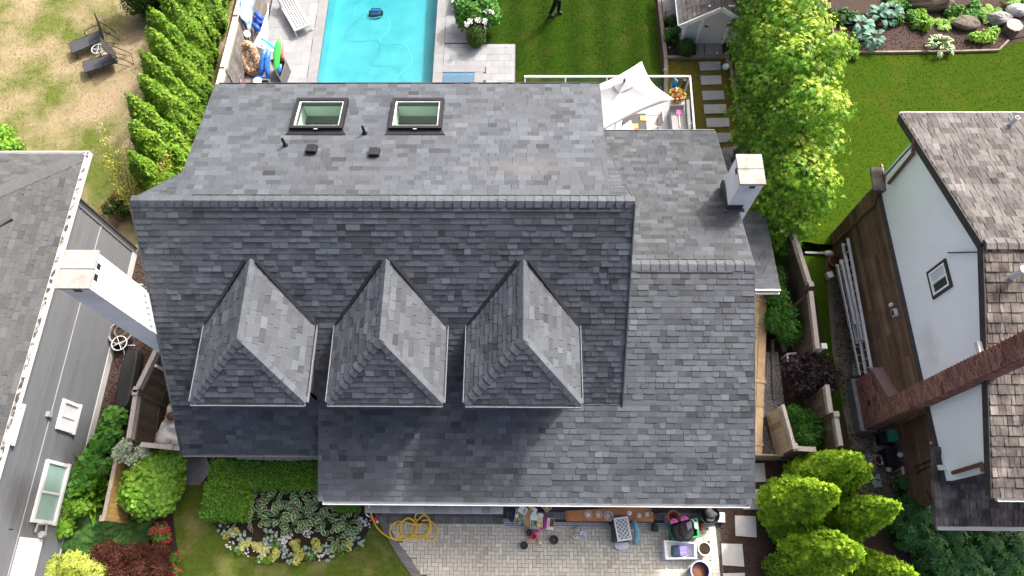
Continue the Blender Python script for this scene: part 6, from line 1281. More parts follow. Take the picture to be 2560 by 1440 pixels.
leafmat('fern_leaf', (0.0252, 0.077, 0.0196), (0.049, 0.126, 0.028), (0.098, 0.196, 0.042), rough=0.6, transl=0.25)
leafmat('rhodo_leaf', (0.0234, 0.0858, 0.0218), (0.0468, 0.156, 0.0374), (0.101, 0.265, 0.0624), rough=0.35, transl=0.2)
leafmat('gold_leaf', (0.216, 0.24, 0.036), (0.408, 0.408, 0.06), (0.6, 0.552, 0.108), rough=0.5, transl=0.35)
leafmat('lime_leaf', (0.204, 0.276, 0.036), (0.396, 0.456, 0.072), (0.624, 0.648, 0.156), rough=0.4, transl=0.3)
leafmat('yellow_leaf', (0.41, 0.396, 0.09), (0.638, 0.62, 0.18), (0.798, 0.792, 0.324), rough=0.5, transl=0.3)
leafmat('purple_leaf', (0.018, 0.012, 0.014), (0.045, 0.030, 0.035), (0.12, 0.085, 0.09), rough=0.45, transl=0.2)
leafmat('maple_leaf', (0.0427, 0.0125, 0.0078), (0.095, 0.0325, 0.0182), (0.18, 0.0813, 0.039), rough=0.6, transl=0.3)
leafmat('variegated_leaf', (0.22, 0.32, 0.16), (0.48, 0.55, 0.38), (0.68, 0.70, 0.58), rough=0.5, transl=0.3)
leafmat('white_petal', (0.60, 0.60, 0.55), (0.74, 0.74, 0.70), (0.82, 0.82, 0.80), rough=0.6, transl=0.3)
leafmat('red_petal', (0.30, 0.008, 0.02), (0.52, 0.015, 0.05), (0.66, 0.06, 0.14), rough=0.6, transl=0.3)
leafmat('pink_petal', (0.50, 0.12, 0.30), (0.62, 0.22, 0.42), (0.70, 0.36, 0.52), rough=0.6, transl=0.3)
leafmat('brown_twig', (0.05, 0.03, 0.02), (0.10, 0.065, 0.045), (0.16, 0.11, 0.08), rough=0.8, transl=0.1)
TPL = {
 'leaf': (A([(0, 0, 0), (.45, -.28, .09), (1, 0, -.02), (.45, .28, .09)]), A([(0, 1, 2), (0, 2, 3)]).astype(int)),
 'long': (A([(0, 0, 0), (.5, -.15, .05), (1, 0, -.06), (.5, .15, .05)]), A([(0, 1, 2), (0, 2, 3)]).astype(int)),
 'round': (A([(0, 0, 0), (.3, -.42, .06), (.85, -.36, .05), (1, 0, 0), (.85, .36, .05), (.3, .42, .06)]), A([(0, 1, 2), (0, 2, 3), (0, 3, 4), (0, 4, 5)]).astype(int)),
 'star': (A([(.3, 0, .03), (0, -.12, 0), (.1, -.52, -.03), (.32, -.16, 0), (.62, -.5, -.03), (.48, -.1, 0), (1.05, 0, -.06), (.48, .1, 0), (.62, .5, -.03), (.32, .16, 0), (.1, .52, -.03), (0, .12, 0)]), A([(0, 1, 2), (0, 2, 3), (0, 3, 4), (0, 4, 5), (0, 5, 6), (0, 6, 7), (0, 7, 8), (0, 8, 9), (0, 9, 10), (0, 10, 11)]).astype(int)),
 'spray': (A([(0, 0, 0), (.5, -.16, .02), (1, 0, -.03), (.5, .16, .02), (.35, -.5, 0), (.62, -.22, 0), (.35, .5, 0), (.62, .22, 0)]), A([(0, 1, 2), (0, 2, 3), (0, 4, 5), (0, 7, 6)]).astype(int)),
}
def foliage(name, P, N, size, tone, matn, parent=None, tpl='leaf', jitter=0.5, up=0.0, kind=None, T=None):
    n = len(P); N = N+rng.normal(0, jitter, (n, 3)); N[:, 2] += up; N /= np.linalg.norm(N, axis=1)[:, None]+1e-9
    if T is None: T = rng.normal(0, 1, (n, 3))
    T = T-N*(T*N).sum(1)[:, None]; T /= np.linalg.norm(T, axis=1)[:, None]+1e-9; B = np.cross(N, T)
    tv, tf = TPL[tpl]; k = len(tv); s = np.broadcast_to(np.asarray(size, float), (n,))[:, None, None]
    V = P[:, None, :]+s*(T[:, None, :]*tv[None, :, 0:1]+B[:, None, :]*tv[None, :, 1:2]+N[:, None, :]*tv[None, :, 2:3])
    F = (tf[None]+(np.arange(n)*k)[:, None, None]).reshape(-1, 3)
    return mesh_from(name, V.reshape(-1, 3), F, np.repeat(np.clip(tone, 0, 1), len(tf)), matn, parent, kind)
_ph = rng.uniform(0, 6.28, (12, 4)); _fr = rng.normal(0, 1, (12, 3))
def vnoise(P, sc):
    v = np.zeros(len(P))
    for i in range(12): v += np.sin((P@(_fr[i]*sc))+_ph[i, 0])
    return v/12**.5/1.2
def sphere_dirs(n):
    d = rng.normal(0, 1, (n, 3)); return d/np.linalg.norm(d, axis=1)[:, None]
def conifer(label, base, h, r, n=9000, matn='thuja_leaf', group=None, lean=(0, 0), size=0.1, name='cedar_tree', bulge=0.75):
    base = A((base[0], base[1], 0)); t = thing(name, label, 'tree', base, 0, group)
    seed = rng.uniform(0, 50, 3)
    def prof(z): return r*np.clip(1-z, 0, 1)**bulge*(0.55+0.45*np.clip(z*7, 0, 1))
    z = 1-np.sqrt(rng.uniform(0, 1, n)); z = np.clip(z*0.98+0.01, 0.01, 0.995); th = rng.uniform(0, 2*np.pi, n)
    P = np.stack([np.cos(th), np.sin(th), z*h*0.9], 1)
    nz = vnoise(P*A((1.7, 1.7, 2.1))+seed, 1.7); nz2 = vnoise(P*A((3.5, 3.5, 5))+seed, 1.6)
    K = 110; kz = 1-np.sqrt(rng.uniform(0, 1, K)); kt = rng.uniform(0, 2*np.pi, K); dth = np.abs((th[:, None]-kt[None]+np.pi) % (2*np.pi)-np.pi)*np.maximum(prof(z), 0.08)[:, None]; dz_ = (z[:, None]-kz[None])*h
    dd_ = np.sqrt((dth/0.75)**2+(dz_/1.5)**2).min(1); clump = np.clip(1-(dd_/0.17)**2, -0.6, 1)
    rad = (prof(z)*(1+0.12*nz+0.17*clump)+0.03*clump+0.03)*rng.uniform(0.9, 1.05, n)
    X = base+np.stack([np.cos(th)*rad+lean[0]*z*h, np.sin(th)*rad+lean[1]*z*h, z*h], 1)
    N = np.stack([np.cos(th), np.sin(th), np.full(n, 0.35)], 1)
    T = np.stack([np.cos(th)*0.7, np.sin(th)*0.7, np.full(n, 1.0)], 1)+rng.normal(0, 0.35, (n, 3))
    tone = 0.45+0.18*nz2+rng.normal(0, 0.2, n)
    foliage('crown', X, N, size*rng.uniform(0.6, 1.3, n), tone, matn, t, 'spray', 0.45, up=0.45, T=T)
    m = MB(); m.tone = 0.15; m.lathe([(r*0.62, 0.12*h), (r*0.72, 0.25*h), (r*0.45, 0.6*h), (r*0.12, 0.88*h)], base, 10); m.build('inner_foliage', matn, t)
    m = MB(); m.tube([base, base+A((0, 0, h*0.5))], [0.09, 0.05], 8); m.build('trunk', 'trunk', t)
    return t
def blob_points(lobes, n, depth=(0.8, 1.03), bump=0.12, zmin=0.02):
    """points on a set of ellipsoid lobes (cx,cy,cz,rx,ry,rz); those buried in another lobe are dropped"""
    lobes = A(lobes); ar = lobes[:, 3]*lobes[:, 4]+lobes[:, 3]*lobes[:, 5]; k = rng.choice(len(lobes), n*2, p=ar/ar.sum())
    d = sphere_dirs(n*2); c = lobes[k, :3]; rr = lobes[k, 3:]; P0 = c+d*rr
    s = rng.uniform(depth[0], depth[1], n*2)*(1+bump*vnoise(P0, 5)); P = c+d*rr*s[:, None]
    keep = P[:, 2] > zmin
    for j in range(len(lobes)):
        q = (P-lobes[j, :3])/lobes[j, 3:]; keep &= ~(((q**2).sum(1) < 0.62) & (k != j))
    N = d/rr; N /= np.linalg.norm(N, axis=1)[:, None]
    return P[keep][:n], N[keep][:n]
def bush(name, label, lobes, n, size, matn, cat='bush', tpl='leaf', group=None, jitter=0.5, up=0.25, sd=0.16, core=True, stem=True, bump=0.12, depth=(0.8, 1.03), extra=None):
    lobes = A(lobes); c = lobes[:, :3].mean(0); t = thing(name, label, cat, (c[0], c[1], 0), 0, group)
    P, N = blob_points(lobes, n, depth, bump); tone = 0.45+0.2*vnoise(P, 3.0)+rng.normal(0, sd, len(P))
    foliage('crown', P, N, size*rng.uniform(0.6, 1.25, len(P)), tone, matn, t, tpl, jitter, up)
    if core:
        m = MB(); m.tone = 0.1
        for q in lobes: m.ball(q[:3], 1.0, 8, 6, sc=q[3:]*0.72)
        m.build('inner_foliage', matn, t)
    if stem:
        m = MB()
        for q in lobes[:5]: m.tube([(c[0], c[1], 0), ((c[0]+q[0])/2, (c[1]+q[1])/2, q[2]*0.4), q[:3]], [0.03, 0.022, 0.012], 6)
        m.build('stem', 'trunk', t)
    if extra:
        for nm, mt, cnt, sz, tp in extra:
            P, N = blob_points(lobes, cnt, (1.0, 1.05), 0.05); foliage(nm, P, N, sz, rng.uniform(0.2, 1, len(P)), mt, t, tp, 0.3, 0.5)
    return t
def rl(c, spread, r, k, flat=0.8):
    out = []
    for _ in range(k): q = rng.normal(0, 1, 3)*A(spread); out.append((c[0]+q[0], c[1]+q[1], max(r*0.5, c[2]+q[2]), r*rng.uniform(.7, 1.15), r*rng.uniform(.7, 1.15), r*flat*rng.uniform(.75, 1.1)))
    return out
ORD = ['first', 'second', 'third', 'fourth', 'fifth', 'sixth', 'seventh', 'eighth', 'ninth', 'tenth', 'eleventh', 'twelfth', 'thirteenth']
# ------------------------------------------------------------------ clipped cedars along the pool fence (left)
for i, (x, y, h, r) in enumerate([(-12.05, 12.05, 3.0, .62), (-12.0, 12.9, 3.5, .66), (-12.15, 13.75, 3.7, .66), (-12.0, 14.6, 3.6, .64), (-12.1, 15.45, 3.7, .66), (-12.0, 16.3, 3.75, .64), (-12.15, 17.15, 3.8, .66), (-12.0, 18.0, 3.7, .62), (-12.1, 18.85, 3.9, .66), (-12.0, 19.7, 3.9, .64), (-12.15, 20.55, 3.9, .66), (-12.0, 21.4, 4.0, .66), (-12.1, 22.3, 4.0, .66)]):
    conifer(ORD[i]+' dense upright cedar of the pool fence row counted from the golden sapling', (x, y), h, r, 8500, group='cedar row along the pool fence')
c = at(375, 45, 0); bush('laurel_bush', 'dark rounded laurel bush at the lawn end of the cedar row', rl((c[0]+0.5, c[1]+0.6, 0.9), (0.4, 0.5, 0.3), 0.7, 7), 7000, 0.11, 'box_leaf')
# golden sapling
c = A((-12.75, 11.3, 0)); t = thing('sapling', 'thin golden leaved sapling in front of the cedar row', 'tree', c); m = MB(); pts = []
for (u, v, z) in ((250, 310, 2.6), (325, 318, 2.4), (310, 385, 2.2), (375, 352, 2.2), (415, 415, 1.9), (300, 470, 1.8), (350, 440, 2.0), (270, 400, 2.3), (405, 455, 1.5), (420, 390, 2.0)):
    e = at(u, v, z); mid = (c+A((0, 0, 0.9)))*0.5+e*0.5+A((0, 0, 0.15)); path = smooth_path([c, c+A((0, 0, 0.9)), mid, e], 5); m.tube(path, np.linspace(0.03, 0.006, len(path)), 6)
    for q in path[5:]: pts.append(q+rng.normal(0, 0.09, (26, 3)))
m.build('trunk', 'trunk', t); P = np.concatenate(pts); foliage('crown', P, rng.normal(0, 1, P.shape)+A((0, 0, 1)), 0.06*rng.uniform(.6, 1.3, len(P)), rng.uniform(0.1, 1, len(P)), 'gold_leaf', t, 'leaf', 0.3)
c = at(2, 358, 0.9); bush('leafy_bush', 'bright green bush edge behind the grey neighbour roof', rl((c[0]-0.3, c[1]+0.1, 0.9), (0.25, 0.3, 0.25), 0.45, 5), 1300, 0.14, 'bush_leaf')
c = at(290, 545, 0.3); bush('low_shrub', 'small dark shrub with red blooms behind the grey clapboard wall', rl((c[0], c[1], 0.3), (0.5, 0.5, 0.1), 0.3, 6), 1500, 0.08, 'box_leaf', extra=[('blossom', 'red_petal', 40, 0.07, 'round')])
# ------------------------------------------------------------------ star leaved trees beside the path
def gumtree(label, base, h, r, n, lean, seed, group):
    base = A((base[0], base[1], 0)); t = thing('sweetgum_tree', label, 'tree', base, 0, group); ax = lambda z: base+A((lean[0]*z, lean[1]*z, z))
    m = MB(); path = [ax(z) for z in np.linspace(0, h*0.92, 8)]; m.tube(path, np.linspace(0.13, 0.02, 8), 8)
    lob = []
    for k in range(26):
        z = h*(0.16+0.8*k/25); rr = r*(0.45+0.62*math.sin(math.pi*min(1, (z/h)*0.93+0.08))); a_ = k*2.4+seed; e = ax(z)+A((math.cos(a_)*rr*0.62, math.sin(a_)*rr*0.62, 0.15)); m.tube([ax(z*0.85), (ax(z*0.9)+e)/2+A((0, 0, .1)), e], [0.04, 0.025, 0.01], 6); q = r*random.uniform(0.36, 0.56); lob.append((e[0], e[1], e[2], q, q, q*0.8))
    m.build('trunk', 'trunk', t)
    P, N = blob_points(lob, n, (0.6, 1.1), 0.25, 0.4); tone = 0.42+0.2*vnoise(P, 2.5)+rng.normal(0, 0.24, len(P))
    young = (rng.uniform(0, 1, len(P)) < 0.10+1.1*np.clip((N@A(sv))-0.05, 0, 1)*np.clip((P[:, 2]/h-0.2), 0, 1)*1.5)  # sun-facing leaves take the sunlit colour, plus a few at random
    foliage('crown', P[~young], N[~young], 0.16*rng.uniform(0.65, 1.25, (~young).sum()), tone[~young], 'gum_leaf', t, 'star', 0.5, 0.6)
    foliage('sunlit_leaves', P[young], N[young], 0.14*rng.uniform(0.65, 1.25, young.sum()), tone[young]+0.15, 'gum_sunlit', t, 'star', 0.5, 0.6)
    return t
G = 'star leaved trees beside the path'
for i, (x, y, h, r, n) in enumerate([(8.0, 10.6, 4.6, 1.05, 4600), (8.05, 12.1, 5.7, 1.2, 5600), (8.1, 13.7, 5.9, 1.25, 5800), (8.15, 15.3, 5.4, 1.15, 5200), (8.3, 16.9, 5.2, 1.1, 4800), (8.5, 18.4, 5.4, 1.15, 4600), (8.6, 20.0, 5.4, 1.2, 4200)]):
    gumtree(ORD[i]+' star leaved tree of the tall row counted from the porch roof towards the shed', (x, y), h, r, n, (0.0, 0.0), i*1.3, G)
# ------------------------------------------------------------------ side strip on the right
lob = [];
for (u, v) in ((1935, 700), (1945, 745), (1960, 790), (1972, 830), (1940, 800)): c = at(u, v, 0.75); lob.append((c[0], c[1], 0.75, 0.34, 0.42, 0.5))
bush('green_shrub', 'fresh green willowy shrub between the timber walkway and the fence', lob, 4200, 0.12, 'fresh_leaf', tpl='long', jitter=0.7)
lob = [];
for (u, v) in ((1925, 640), (1945, 660), (1915, 600)): c = at(u, v, 0.6); lob.append((c[0]+0.45, c[1], 0.55, 0.3, 0.4, 0.45))
bush('green_shrub', 'green shrub between the low porch roof and the fence', lob, 2000, 0.11, 'fresh_leaf', tpl='long', jitter=0.7)
lob = rl((at(2020, 945, 0.9)[0], at(2020, 945, 0.9)[1], 0.85), (0.33, 0.3, 0.2), 0.42, 8)
bush('smoke_bush', 'dark purple leaved bush between two weathered fence panels', lob, 2600, 0.12, 'purple_leaf', jitter=0.7, sd=0.25, depth=(0.5, 1.1))
lob = [];
for (u, v) in ((1985, 1040), (2005, 1075), (2030, 1050), (2015, 1100), (2040, 1085)): c = at(u, v, 0.6); lob.append((c[0], c[1], 0.55, 0.33, 0.33, 0.45))
bush('green_shrub', 'green shrub filling the corner inside the tan gate panel', lob, 3000, 0.11, 'fresh_leaf', tpl='long', jitter=0.7)
# lime cedars by the mulch
CG = 'lime cedars by the bark mulch'
for (u, v, h, r, n, lab) in ((2005, 1200, 3.9, .62, 9500, 'lime cedar standing against the tan fence return'), (1955, 1268, 3.8, .74, 10500, 'broad lime cedar closest to the square slabs behind the globe cedars'), (2075, 1302, 4.1, .6, 8500, 'slender lime cedar pointing at the young rhododendron'), (1995, 1395, 4.0, .8, 11000, 'broadest lime cedar between the two globe cedars'), (2120, 1438, 3.6, .64, 8000, 'lime cedar beside the broad rhododendron'), (2045, 1215, 3.4, .5, 5000, 'small lime cedar beside the green garden slabs')):
    b_ = at(u, v, 0); conifer(lab, (b_[0], b_[1]), h, r, n, 'thuja_lime', group=CG, bulge=0.8, size=0.115)
for (u, v, lab) in ((1968, 1318, 'round globe cedar between the square slabs and the broadest lime cedar'), (1965, 1425, 'round globe cedar in the mulch just before the broadest lime cedar')):
    c = at(u, v, 0.5); bush('globe_cedar', lab, [(c[0], c[1], 0.5, 0.5, 0.5, 0.55)], 3800, 0.08, 'thuja_leaf', tpl='spray', group='globe cedars')
# rhododendrons
def whorl_bush(name, label, lobes, n, matn, size=0.15, per=8, cat='bush', group=None):
    lobes = A(lobes); c = lobes[:, :3].mean(0); t = thing(name, label, cat, (c[0], c[1], 0), 0, group); P, N = blob_points(lobes, n, (0.82, 1.05), 0.15)
    N = N+A((0, 0, 0.5)); N /= np.linalg.norm(N, axis=1)[:, None]; k = len(P); a0 = rng.uniform(0, 6.28, k); PP = np.repeat(P, per, 0); NN = np.repeat(N, per, 0); an = np.repeat(a0, per)+np.tile(np.arange(per)*2*np.pi/per, k)
    ref = np.where(np.abs(NN[:, 2:3]) < 0.9, A((0, 0, 1.0)), A((1.0, 0, 0))); U_ = np.cross(NN, ref); U_ /= np.linalg.norm(U_, axis=1)[:, None]; W_ = np.cross(NN, U_)
    T_ = U_*np.cos(an)[:, None]+W_*np.sin(an)[:, None]
    foliage('crown', PP, NN, size*rng.uniform(0.75, 1.2, len(PP)), np.repeat(0.45+0.25*vnoise(P, 2)+rng.normal(0, .15, k), per)+rng.normal(0, .06, len(PP)), matn, t, 'long', 0.22, T=T_+NN*0.15)
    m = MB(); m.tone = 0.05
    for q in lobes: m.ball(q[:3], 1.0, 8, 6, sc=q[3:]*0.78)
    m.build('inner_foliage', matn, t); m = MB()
    for q in lobes[:6]: m.tube([(q[0]-.1, q[1], 0), (q[0], q[1], q[2])], [0.03, 0.02], 6)
    m.build('stem', 'trunk', t); return t
lob = []
for (u, v, z) in ((2335, 1375, .9), (2380, 1345, .9), (2420, 1400, 1.0), (2470, 1360, 1.0), (2510, 1410, 1.0), (2360, 1425, .9), (2290, 1290, .7), (2280, 1330, .6), (2440, 1440, 1.0), (2540, 1375, 1.0)): c = at(u, v, z); lob.append((c[0], c[1], z*0.8, 0.5, 0.5, 0.5))
whorl_bush('rhododendron', 'broad dark green rhododendron below the low shake roof', lob, 900, 'rhodo_leaf')
lob = [];
for (u, v, z) in ((2300, 1215, .35), (2260, 1212, .3), (2330, 1240, .4), (2265, 1260, .35)): c = at(u, v, z); lob.append((c[0], c[1], z, 0.27, 0.27, 0.3))
whorl_bush('rhododendron', 'young rhododendron at the foot of the brown downspout', lob, 130, 'rhodo_leaf', 0.14)
lob = [];
for (u, v) in ((2545, 1390), (2560, 1430), (2520, 1450)): c = at(u, v, .5); lob.append((c[0]+0.3, c[1], .45, .5, .5, .45))
bush('green_shrub', 'mid green shrub beyond the broad rhododendron', lob, 2200, 0.08, 'hedge_leaf')
# ------------------------------------------------------------------ front garden, left
c = at(370, 1213, 1.0); lob = [(c[0], c[1], 0.75, 0.78, 0.85, 0.72)]+rl((c[0], c[1], 0.95), (0.38, 0.42, 0.15), 0.42, 7)
bush('round_bush', 'large round light green bush in front of the amber fence', lob, 6500, 0.115, 'bush_leaf', tpl='round', jitter=0.45, up=0.5, bump=0.06)
c = at(325, 1128, 1.4); bush('variegated_shrub', 'white variegated climbing shrub over the fence corner', rl((c[0], c[1], 1.35), (0.3, 0.14, 0.12), 0.2, 7), 1100, 0.075, 'variegated_leaf', jitter=0.6)
lob = []
for (u, v, z) in ((285, 1045, .35), (270, 1080, .35), (250, 1115, .4), (230, 1150, .4), (245, 1170, .4), (205, 1190, .45), (215, 1215, .4), (190, 1225, .45)): c = at(u, v, z); lob.append((c[0], c[1], z, .3, .3, .3))
bush('bramble', 'green broad leaved bramble along the grey clapboard wall', lob, 2200, 0.15, 'fresh_leaf', tpl='round', jitter=0.5, up=0.5)
c = at(190, 1270, .6); bush('low_shrub', 'yellow green shrub under the big double window', rl((c[0], c[1], .5), (.3, .25, .1), .3, 5), 1000, 0.11, 'bush_leaf', tpl='round', up=0.5)
def tuft(name, label, c, n, L, matn, cat, spread=0.1, droop=0.5, wd=None, tpl='long'):
    t = thing(name, label, cat, (c[0], c[1], 0)); a_ = rng.uniform(0, 6.28, n); el = rng.uniform(0.3, 1.35, n); T_ = np.stack([np.cos(a_)*np.cos(el), np.sin(a_)*np.cos(el), np.sin(el)], 1)
    P = A((c[0], c[1], 0.03))+np.stack([rng.normal(0, spread, n), rng.normal(0, spread, n), np.zeros(n)], 1); N = np.cross(T_, rng.normal(0, 1, (n, 3)))
    foliage('fronds', P, N, L*rng.uniform(.6, 1.2, n), rng.uniform(0, 1, n), matn, t, tpl, 0.05, T=T_); return t
c = at(235, 1218, 0); tuft('grass_clump', 'arching ornamental grass clump behind the amber fence', c, 320, 0.75, 'hedge_leaf', 'grass clump', 0.22)
def fern(label, c, nf, L, matn='fern_leaf', name='fern', rise=0.5):
    t = thing(name, label, 'fern', (c[0], c[1], 0)); PP = []; TT = []; NN = []; SS = []
    for k in range(nf):
        a_ = 2*math.pi*k/nf+random.uniform(-.2, .2); l_ = L*random.uniform(.75, 1.15); d = A((math.cos(a_), math.sin(a_), 0)); sd_ = A((-d[1], d[0], 0)); n_ = 20; r0 = random.uniform(0.4, 1.0)*rise
        for i in range(2, n_):
            f = i/n_; p = A((c[0], c[1], 0.05))+d*l_*f+A((0, 0, l_*(r0*2.2*f-r0*1.9*f*f)))
            for s in (-1, 1): PP.append(p); TT.append(sd_*s+d*0.35+A((0, 0, -0.1))); NN.append((0, 0, 1)); SS.append(l_*0.24*math.sin(math.pi*(0.12+0.88*f))**0.7+0.02)
    PP, TT, NN, SS = A(PP), A(TT), A(NN), A(SS); foliage('fronds', PP, NN, SS, np.repeat(rng.uniform(.1, 1, nf), (n_-2)*2)+rng.normal(0, .08, len(PP)), matn, t, 'long', 0.12, T=TT); return t
for (u, v, lab) in ((330, 1320, 'dark green sword fern below the round bush beside the red roses'), (285, 1328, 'dark green sword fern between the amber fence post and the red maple'), (190, 1322, 'dark green sword fern beside the grey clapboard wall'), (235, 1340, 'dark green sword fern above the lime shrub'), (145, 1345, 'dark green sword fern at the white wall base')): fern(lab, at(u, v, 0.15), 22, 0.75)
lob = [];
for (u, v, z) in ((290, 1395, .6), (340, 1385, .7), (390, 1390, .7), (350, 1425, .75), (400, 1425, .7), (300, 1440, .7), (260, 1385, .5)): c = at(u, v, z); lob.append((c[0], c[1], z, .36, .36, .3))
bush('japanese_maple', 'dark red laceleaf maple shrub beside the lawn edge', lob, 7500, 0.085, 'maple_leaf', tpl='long', jitter=0.8, sd=0.2)
lob = [];
for (u, v, z) in ((130, 1425, .5), (170, 1410, .6), (215, 1420, .65), (250, 1432, .6), (190, 1455, .6), (120, 1460, .5), (275, 1455, .5)): c = at(u, v, z); lob.append((c[0], c[1], z*0.8, .34, .34, .32))
whorl_bush('lime_shrub', 'glossy lime yellow leaved shrub beside the red maple', lob, 520, 'lime_leaf', 0.125, 7)
for (u, v, lab, n) in ((407, 1335, 'red rose bush between the ferns and the lawn', 130), (428, 1418, 'small red rose bush at the lawn edge beside the maple', 70)):
    c = at(u, v, .4); bush('rose_bush', lab, rl((c[0], c[1], .4), (.1, .2, .08), .2, 5), 650, 0.07, 'fresh_leaf', extra=[('blossom', 'red_petal', n, 0.07, 'round')])
# clipped hedge in front of the entrance
def box_hedge(label, boxes, n, size, matn='hedge_leaf', name='hedge'):
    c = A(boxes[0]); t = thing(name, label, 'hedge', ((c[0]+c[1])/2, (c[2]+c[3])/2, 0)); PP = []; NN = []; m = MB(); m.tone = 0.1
    tot = sum((b[1]-b[0])*(b[3]-b[2])+2*b[4]*(b[1]-b[0]+b[3]-b[2]) for b in boxes)
    for (x0, x1, y0, y1, h) in boxes:
        for (ar, f) in (((x1-x0)*(y1-y0), 'T'), ((x1-x0)*h, 'F'), ((x1-x0)*h, 'B'), ((y1-y0)*h, 'L'), ((y1-y0)*h, 'R')):
            k = int(n*ar/tot); a_, b_ = rng.uniform(0, 1, k), rng.uniform(0, 1, k); d_ = rng.uniform(-.05, .03, k)
            if f == 'T': P = np.stack([x0+a_*(x1-x0), y0+b_*(y1-y0), h+d_], 1); N = (0, 0, 1)
            elif f in 'FB': P = np.stack([x0+a_*(x1-x0), (y0-d_ if f == 'F' else y1+d_), b_*h], 1); N = (0, -1 if f == 'F' else 1, 0.3)
            else: P = np.stack([(x0-d_ if f == 'L' else x1+d_), y0+a_*(y1-y0), b_*h], 1); N = (-1 if f == 'L' else 1, 0, 0.3)
            PP.append(P); NN.append(np.tile(A(N), (k, 1)))
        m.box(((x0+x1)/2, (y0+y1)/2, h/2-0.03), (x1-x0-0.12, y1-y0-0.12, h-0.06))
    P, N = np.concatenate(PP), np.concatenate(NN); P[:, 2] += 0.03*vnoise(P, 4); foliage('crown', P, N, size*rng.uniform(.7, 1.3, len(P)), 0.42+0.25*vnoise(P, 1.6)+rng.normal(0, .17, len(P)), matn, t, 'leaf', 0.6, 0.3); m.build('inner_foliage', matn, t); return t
hz = 0.95; p, q = at(518, 1148, hz), at(800, 1216, hz); r_ = at(604, 1296, hz); a_, b_ = at(520, 1290, 0.3), at(900, 1272, hz)
box_hedge('clipped L shaped boxwood hedge under the left eave', [(p[0]+0.1, -4.9, q[1], 3.15, hz), (p[0]+0.02, at(606, 1250, hz)[0], r_[1], q[1]+0.05, hz-0.1)], 15000, 0.075)
box_hedge('low clipped hedge piece between the hostas and the driveway', [(-5.2, at(885, 1265, .7)[0], at(880, 1272, .7)[1], 2.35, 0.7)], 4000, 0.07)
# ------------------------------------------------------------------ hostas: every leaf a piece
leafmat('hosta_green', (0.042, 0.126, 0.028), (0.07, 0.182, 0.042), (0.112, 0.252, 0.056), rough=0.4, transl=0.2)
leafmat('hosta_edge', (0.55, 0.60, 0.40), (0.68, 0.70, 0.52), (0.75, 0.76, 0.60), rough=0.45, transl=0.2)
leafmat('hosta_blue', (0.05, 0.14, 0.10), (0.09, 0.20, 0.15), (0.14, 0.27, 0.21), rough=0.5, transl=0.2)
leafmat('silver_leaf', (0.22, 0.32, 0.26), (0.34, 0.43, 0.37), (0.45, 0.54, 0.48), rough=0.5, transl=0.2)
def hosta_leaf(m1, m2, edge=0.17, wd=0.62, cup=0.12):
    """broad cupped leaf with a margin of its own colour"""
    m = MB(); n = 9; L_ = 1.0; rows = []
    for i in range(n+1):
        f = i/n; w_ = wd/2*(math.sin(math.pi*f**0.8))**0.75 if 0 < f < 1 else 0.0; x = f; zc_ = 0.10*math.sin(math.pi*f)-0.22*f*f; xs2 = (-1, -1+edge*2.0, 0, 1-edge*2.0, 1)
        rows.append([(x, w_*s, zc_+cup*abs(s)**1.5*w_*1.6) for s in xs2])
    vs = [p for r_ in rows for p in r_]
    for i in range(n):
        for j in range(4):
            f_ = (i*5+j, i*5+j+1, (i+1)*5+j+1, (i+1)*5+j); m.m = 1 if (j in (0, 3) or i == n-1 and edge > 0.05) else 0
            m.add([vs[k] for k in f_], [(0, 1, 2, 3)], 0.5)
    return m.mesh('leaf', [m1, m2], smooth=True)
HL = {'var': [hosta_leaf('hosta_green', 'hosta_edge', 0.13, 0.6), hosta_leaf('hosta_green', 'hosta_edge', 0.10, 0.52)], 'blue': [hosta_leaf('hosta_blue', 'hosta_blue', 0.1, 0.72)], 'silver': [hosta_leaf('silver_leaf', 'hosta_blue', 0.1, 0.75)]}
def hosta(label, c, nl, L, kind, r, h, group=None, name='hosta'):
    t = thing(name, label, 'plant', (c[0], c[1], 0), 0, group)
    for i in range(nl):
        f = math.sqrt((i+0.5)/nl); a_ = i*2.39996+random.uniform(-.5, .5); el = 0.6-0.75*f+random.uniform(-.35, .3); l_ = L*random.uniform(.8, 1.15)
        p = A((c[0]+math.cos(a_)*r*f*0.72+random.uniform(-.06, .06), c[1]+math.sin(a_)*r*f*0.72+random.uniform(-.06, .06), h*(1-0.6*f*f)+random.uniform(-.03, .03)))
        M_ = Matrix.Translation(p)@Matrix.Rotation(a_+random.uniform(-.8, .8), 4, 'Z')@Matrix.Rotation(-el, 4, 'Y')@Matrix.Rotation(random.uniform(-.3, .3), 4, 'X')@Matrix.Scale(l_, 4)
        tn = random.uniform(0.75, 1.3); piece('leaf', random.choice(HL[kind]), M_, t, (tn*random.uniform(.9, 1.15), tn, tn*0.95))
    m = MB()
    for k in range(6): a_ = k*1.05; m.tube([(c[0], c[1], 0), (c[0]+math.cos(a_)*r*.3, c[1]+math.sin(a_)*r*.3, h*0.8)], 0.012, 5)
    m.build('stalk', 'hosta_green' if kind != 'blue' else 'hosta_blue', t); return t
for (u, v, n) in ((630, 1245, 18), (690, 1245, 20), (750, 1240, 20), (800, 1262, 18), (640, 1290, 20), (700, 1290, 22), (760, 1288, 22), (815, 1300, 20), (870, 1310, 20), (850, 1340, 14), (730, 1312, 14)):
    hosta('white edged hosta in the dense clump before the clipped hedge', at(u, v, 0.3), n+7, 0.19, 'var', 0.38, 0.38, 'white edged hostas of the front bed')
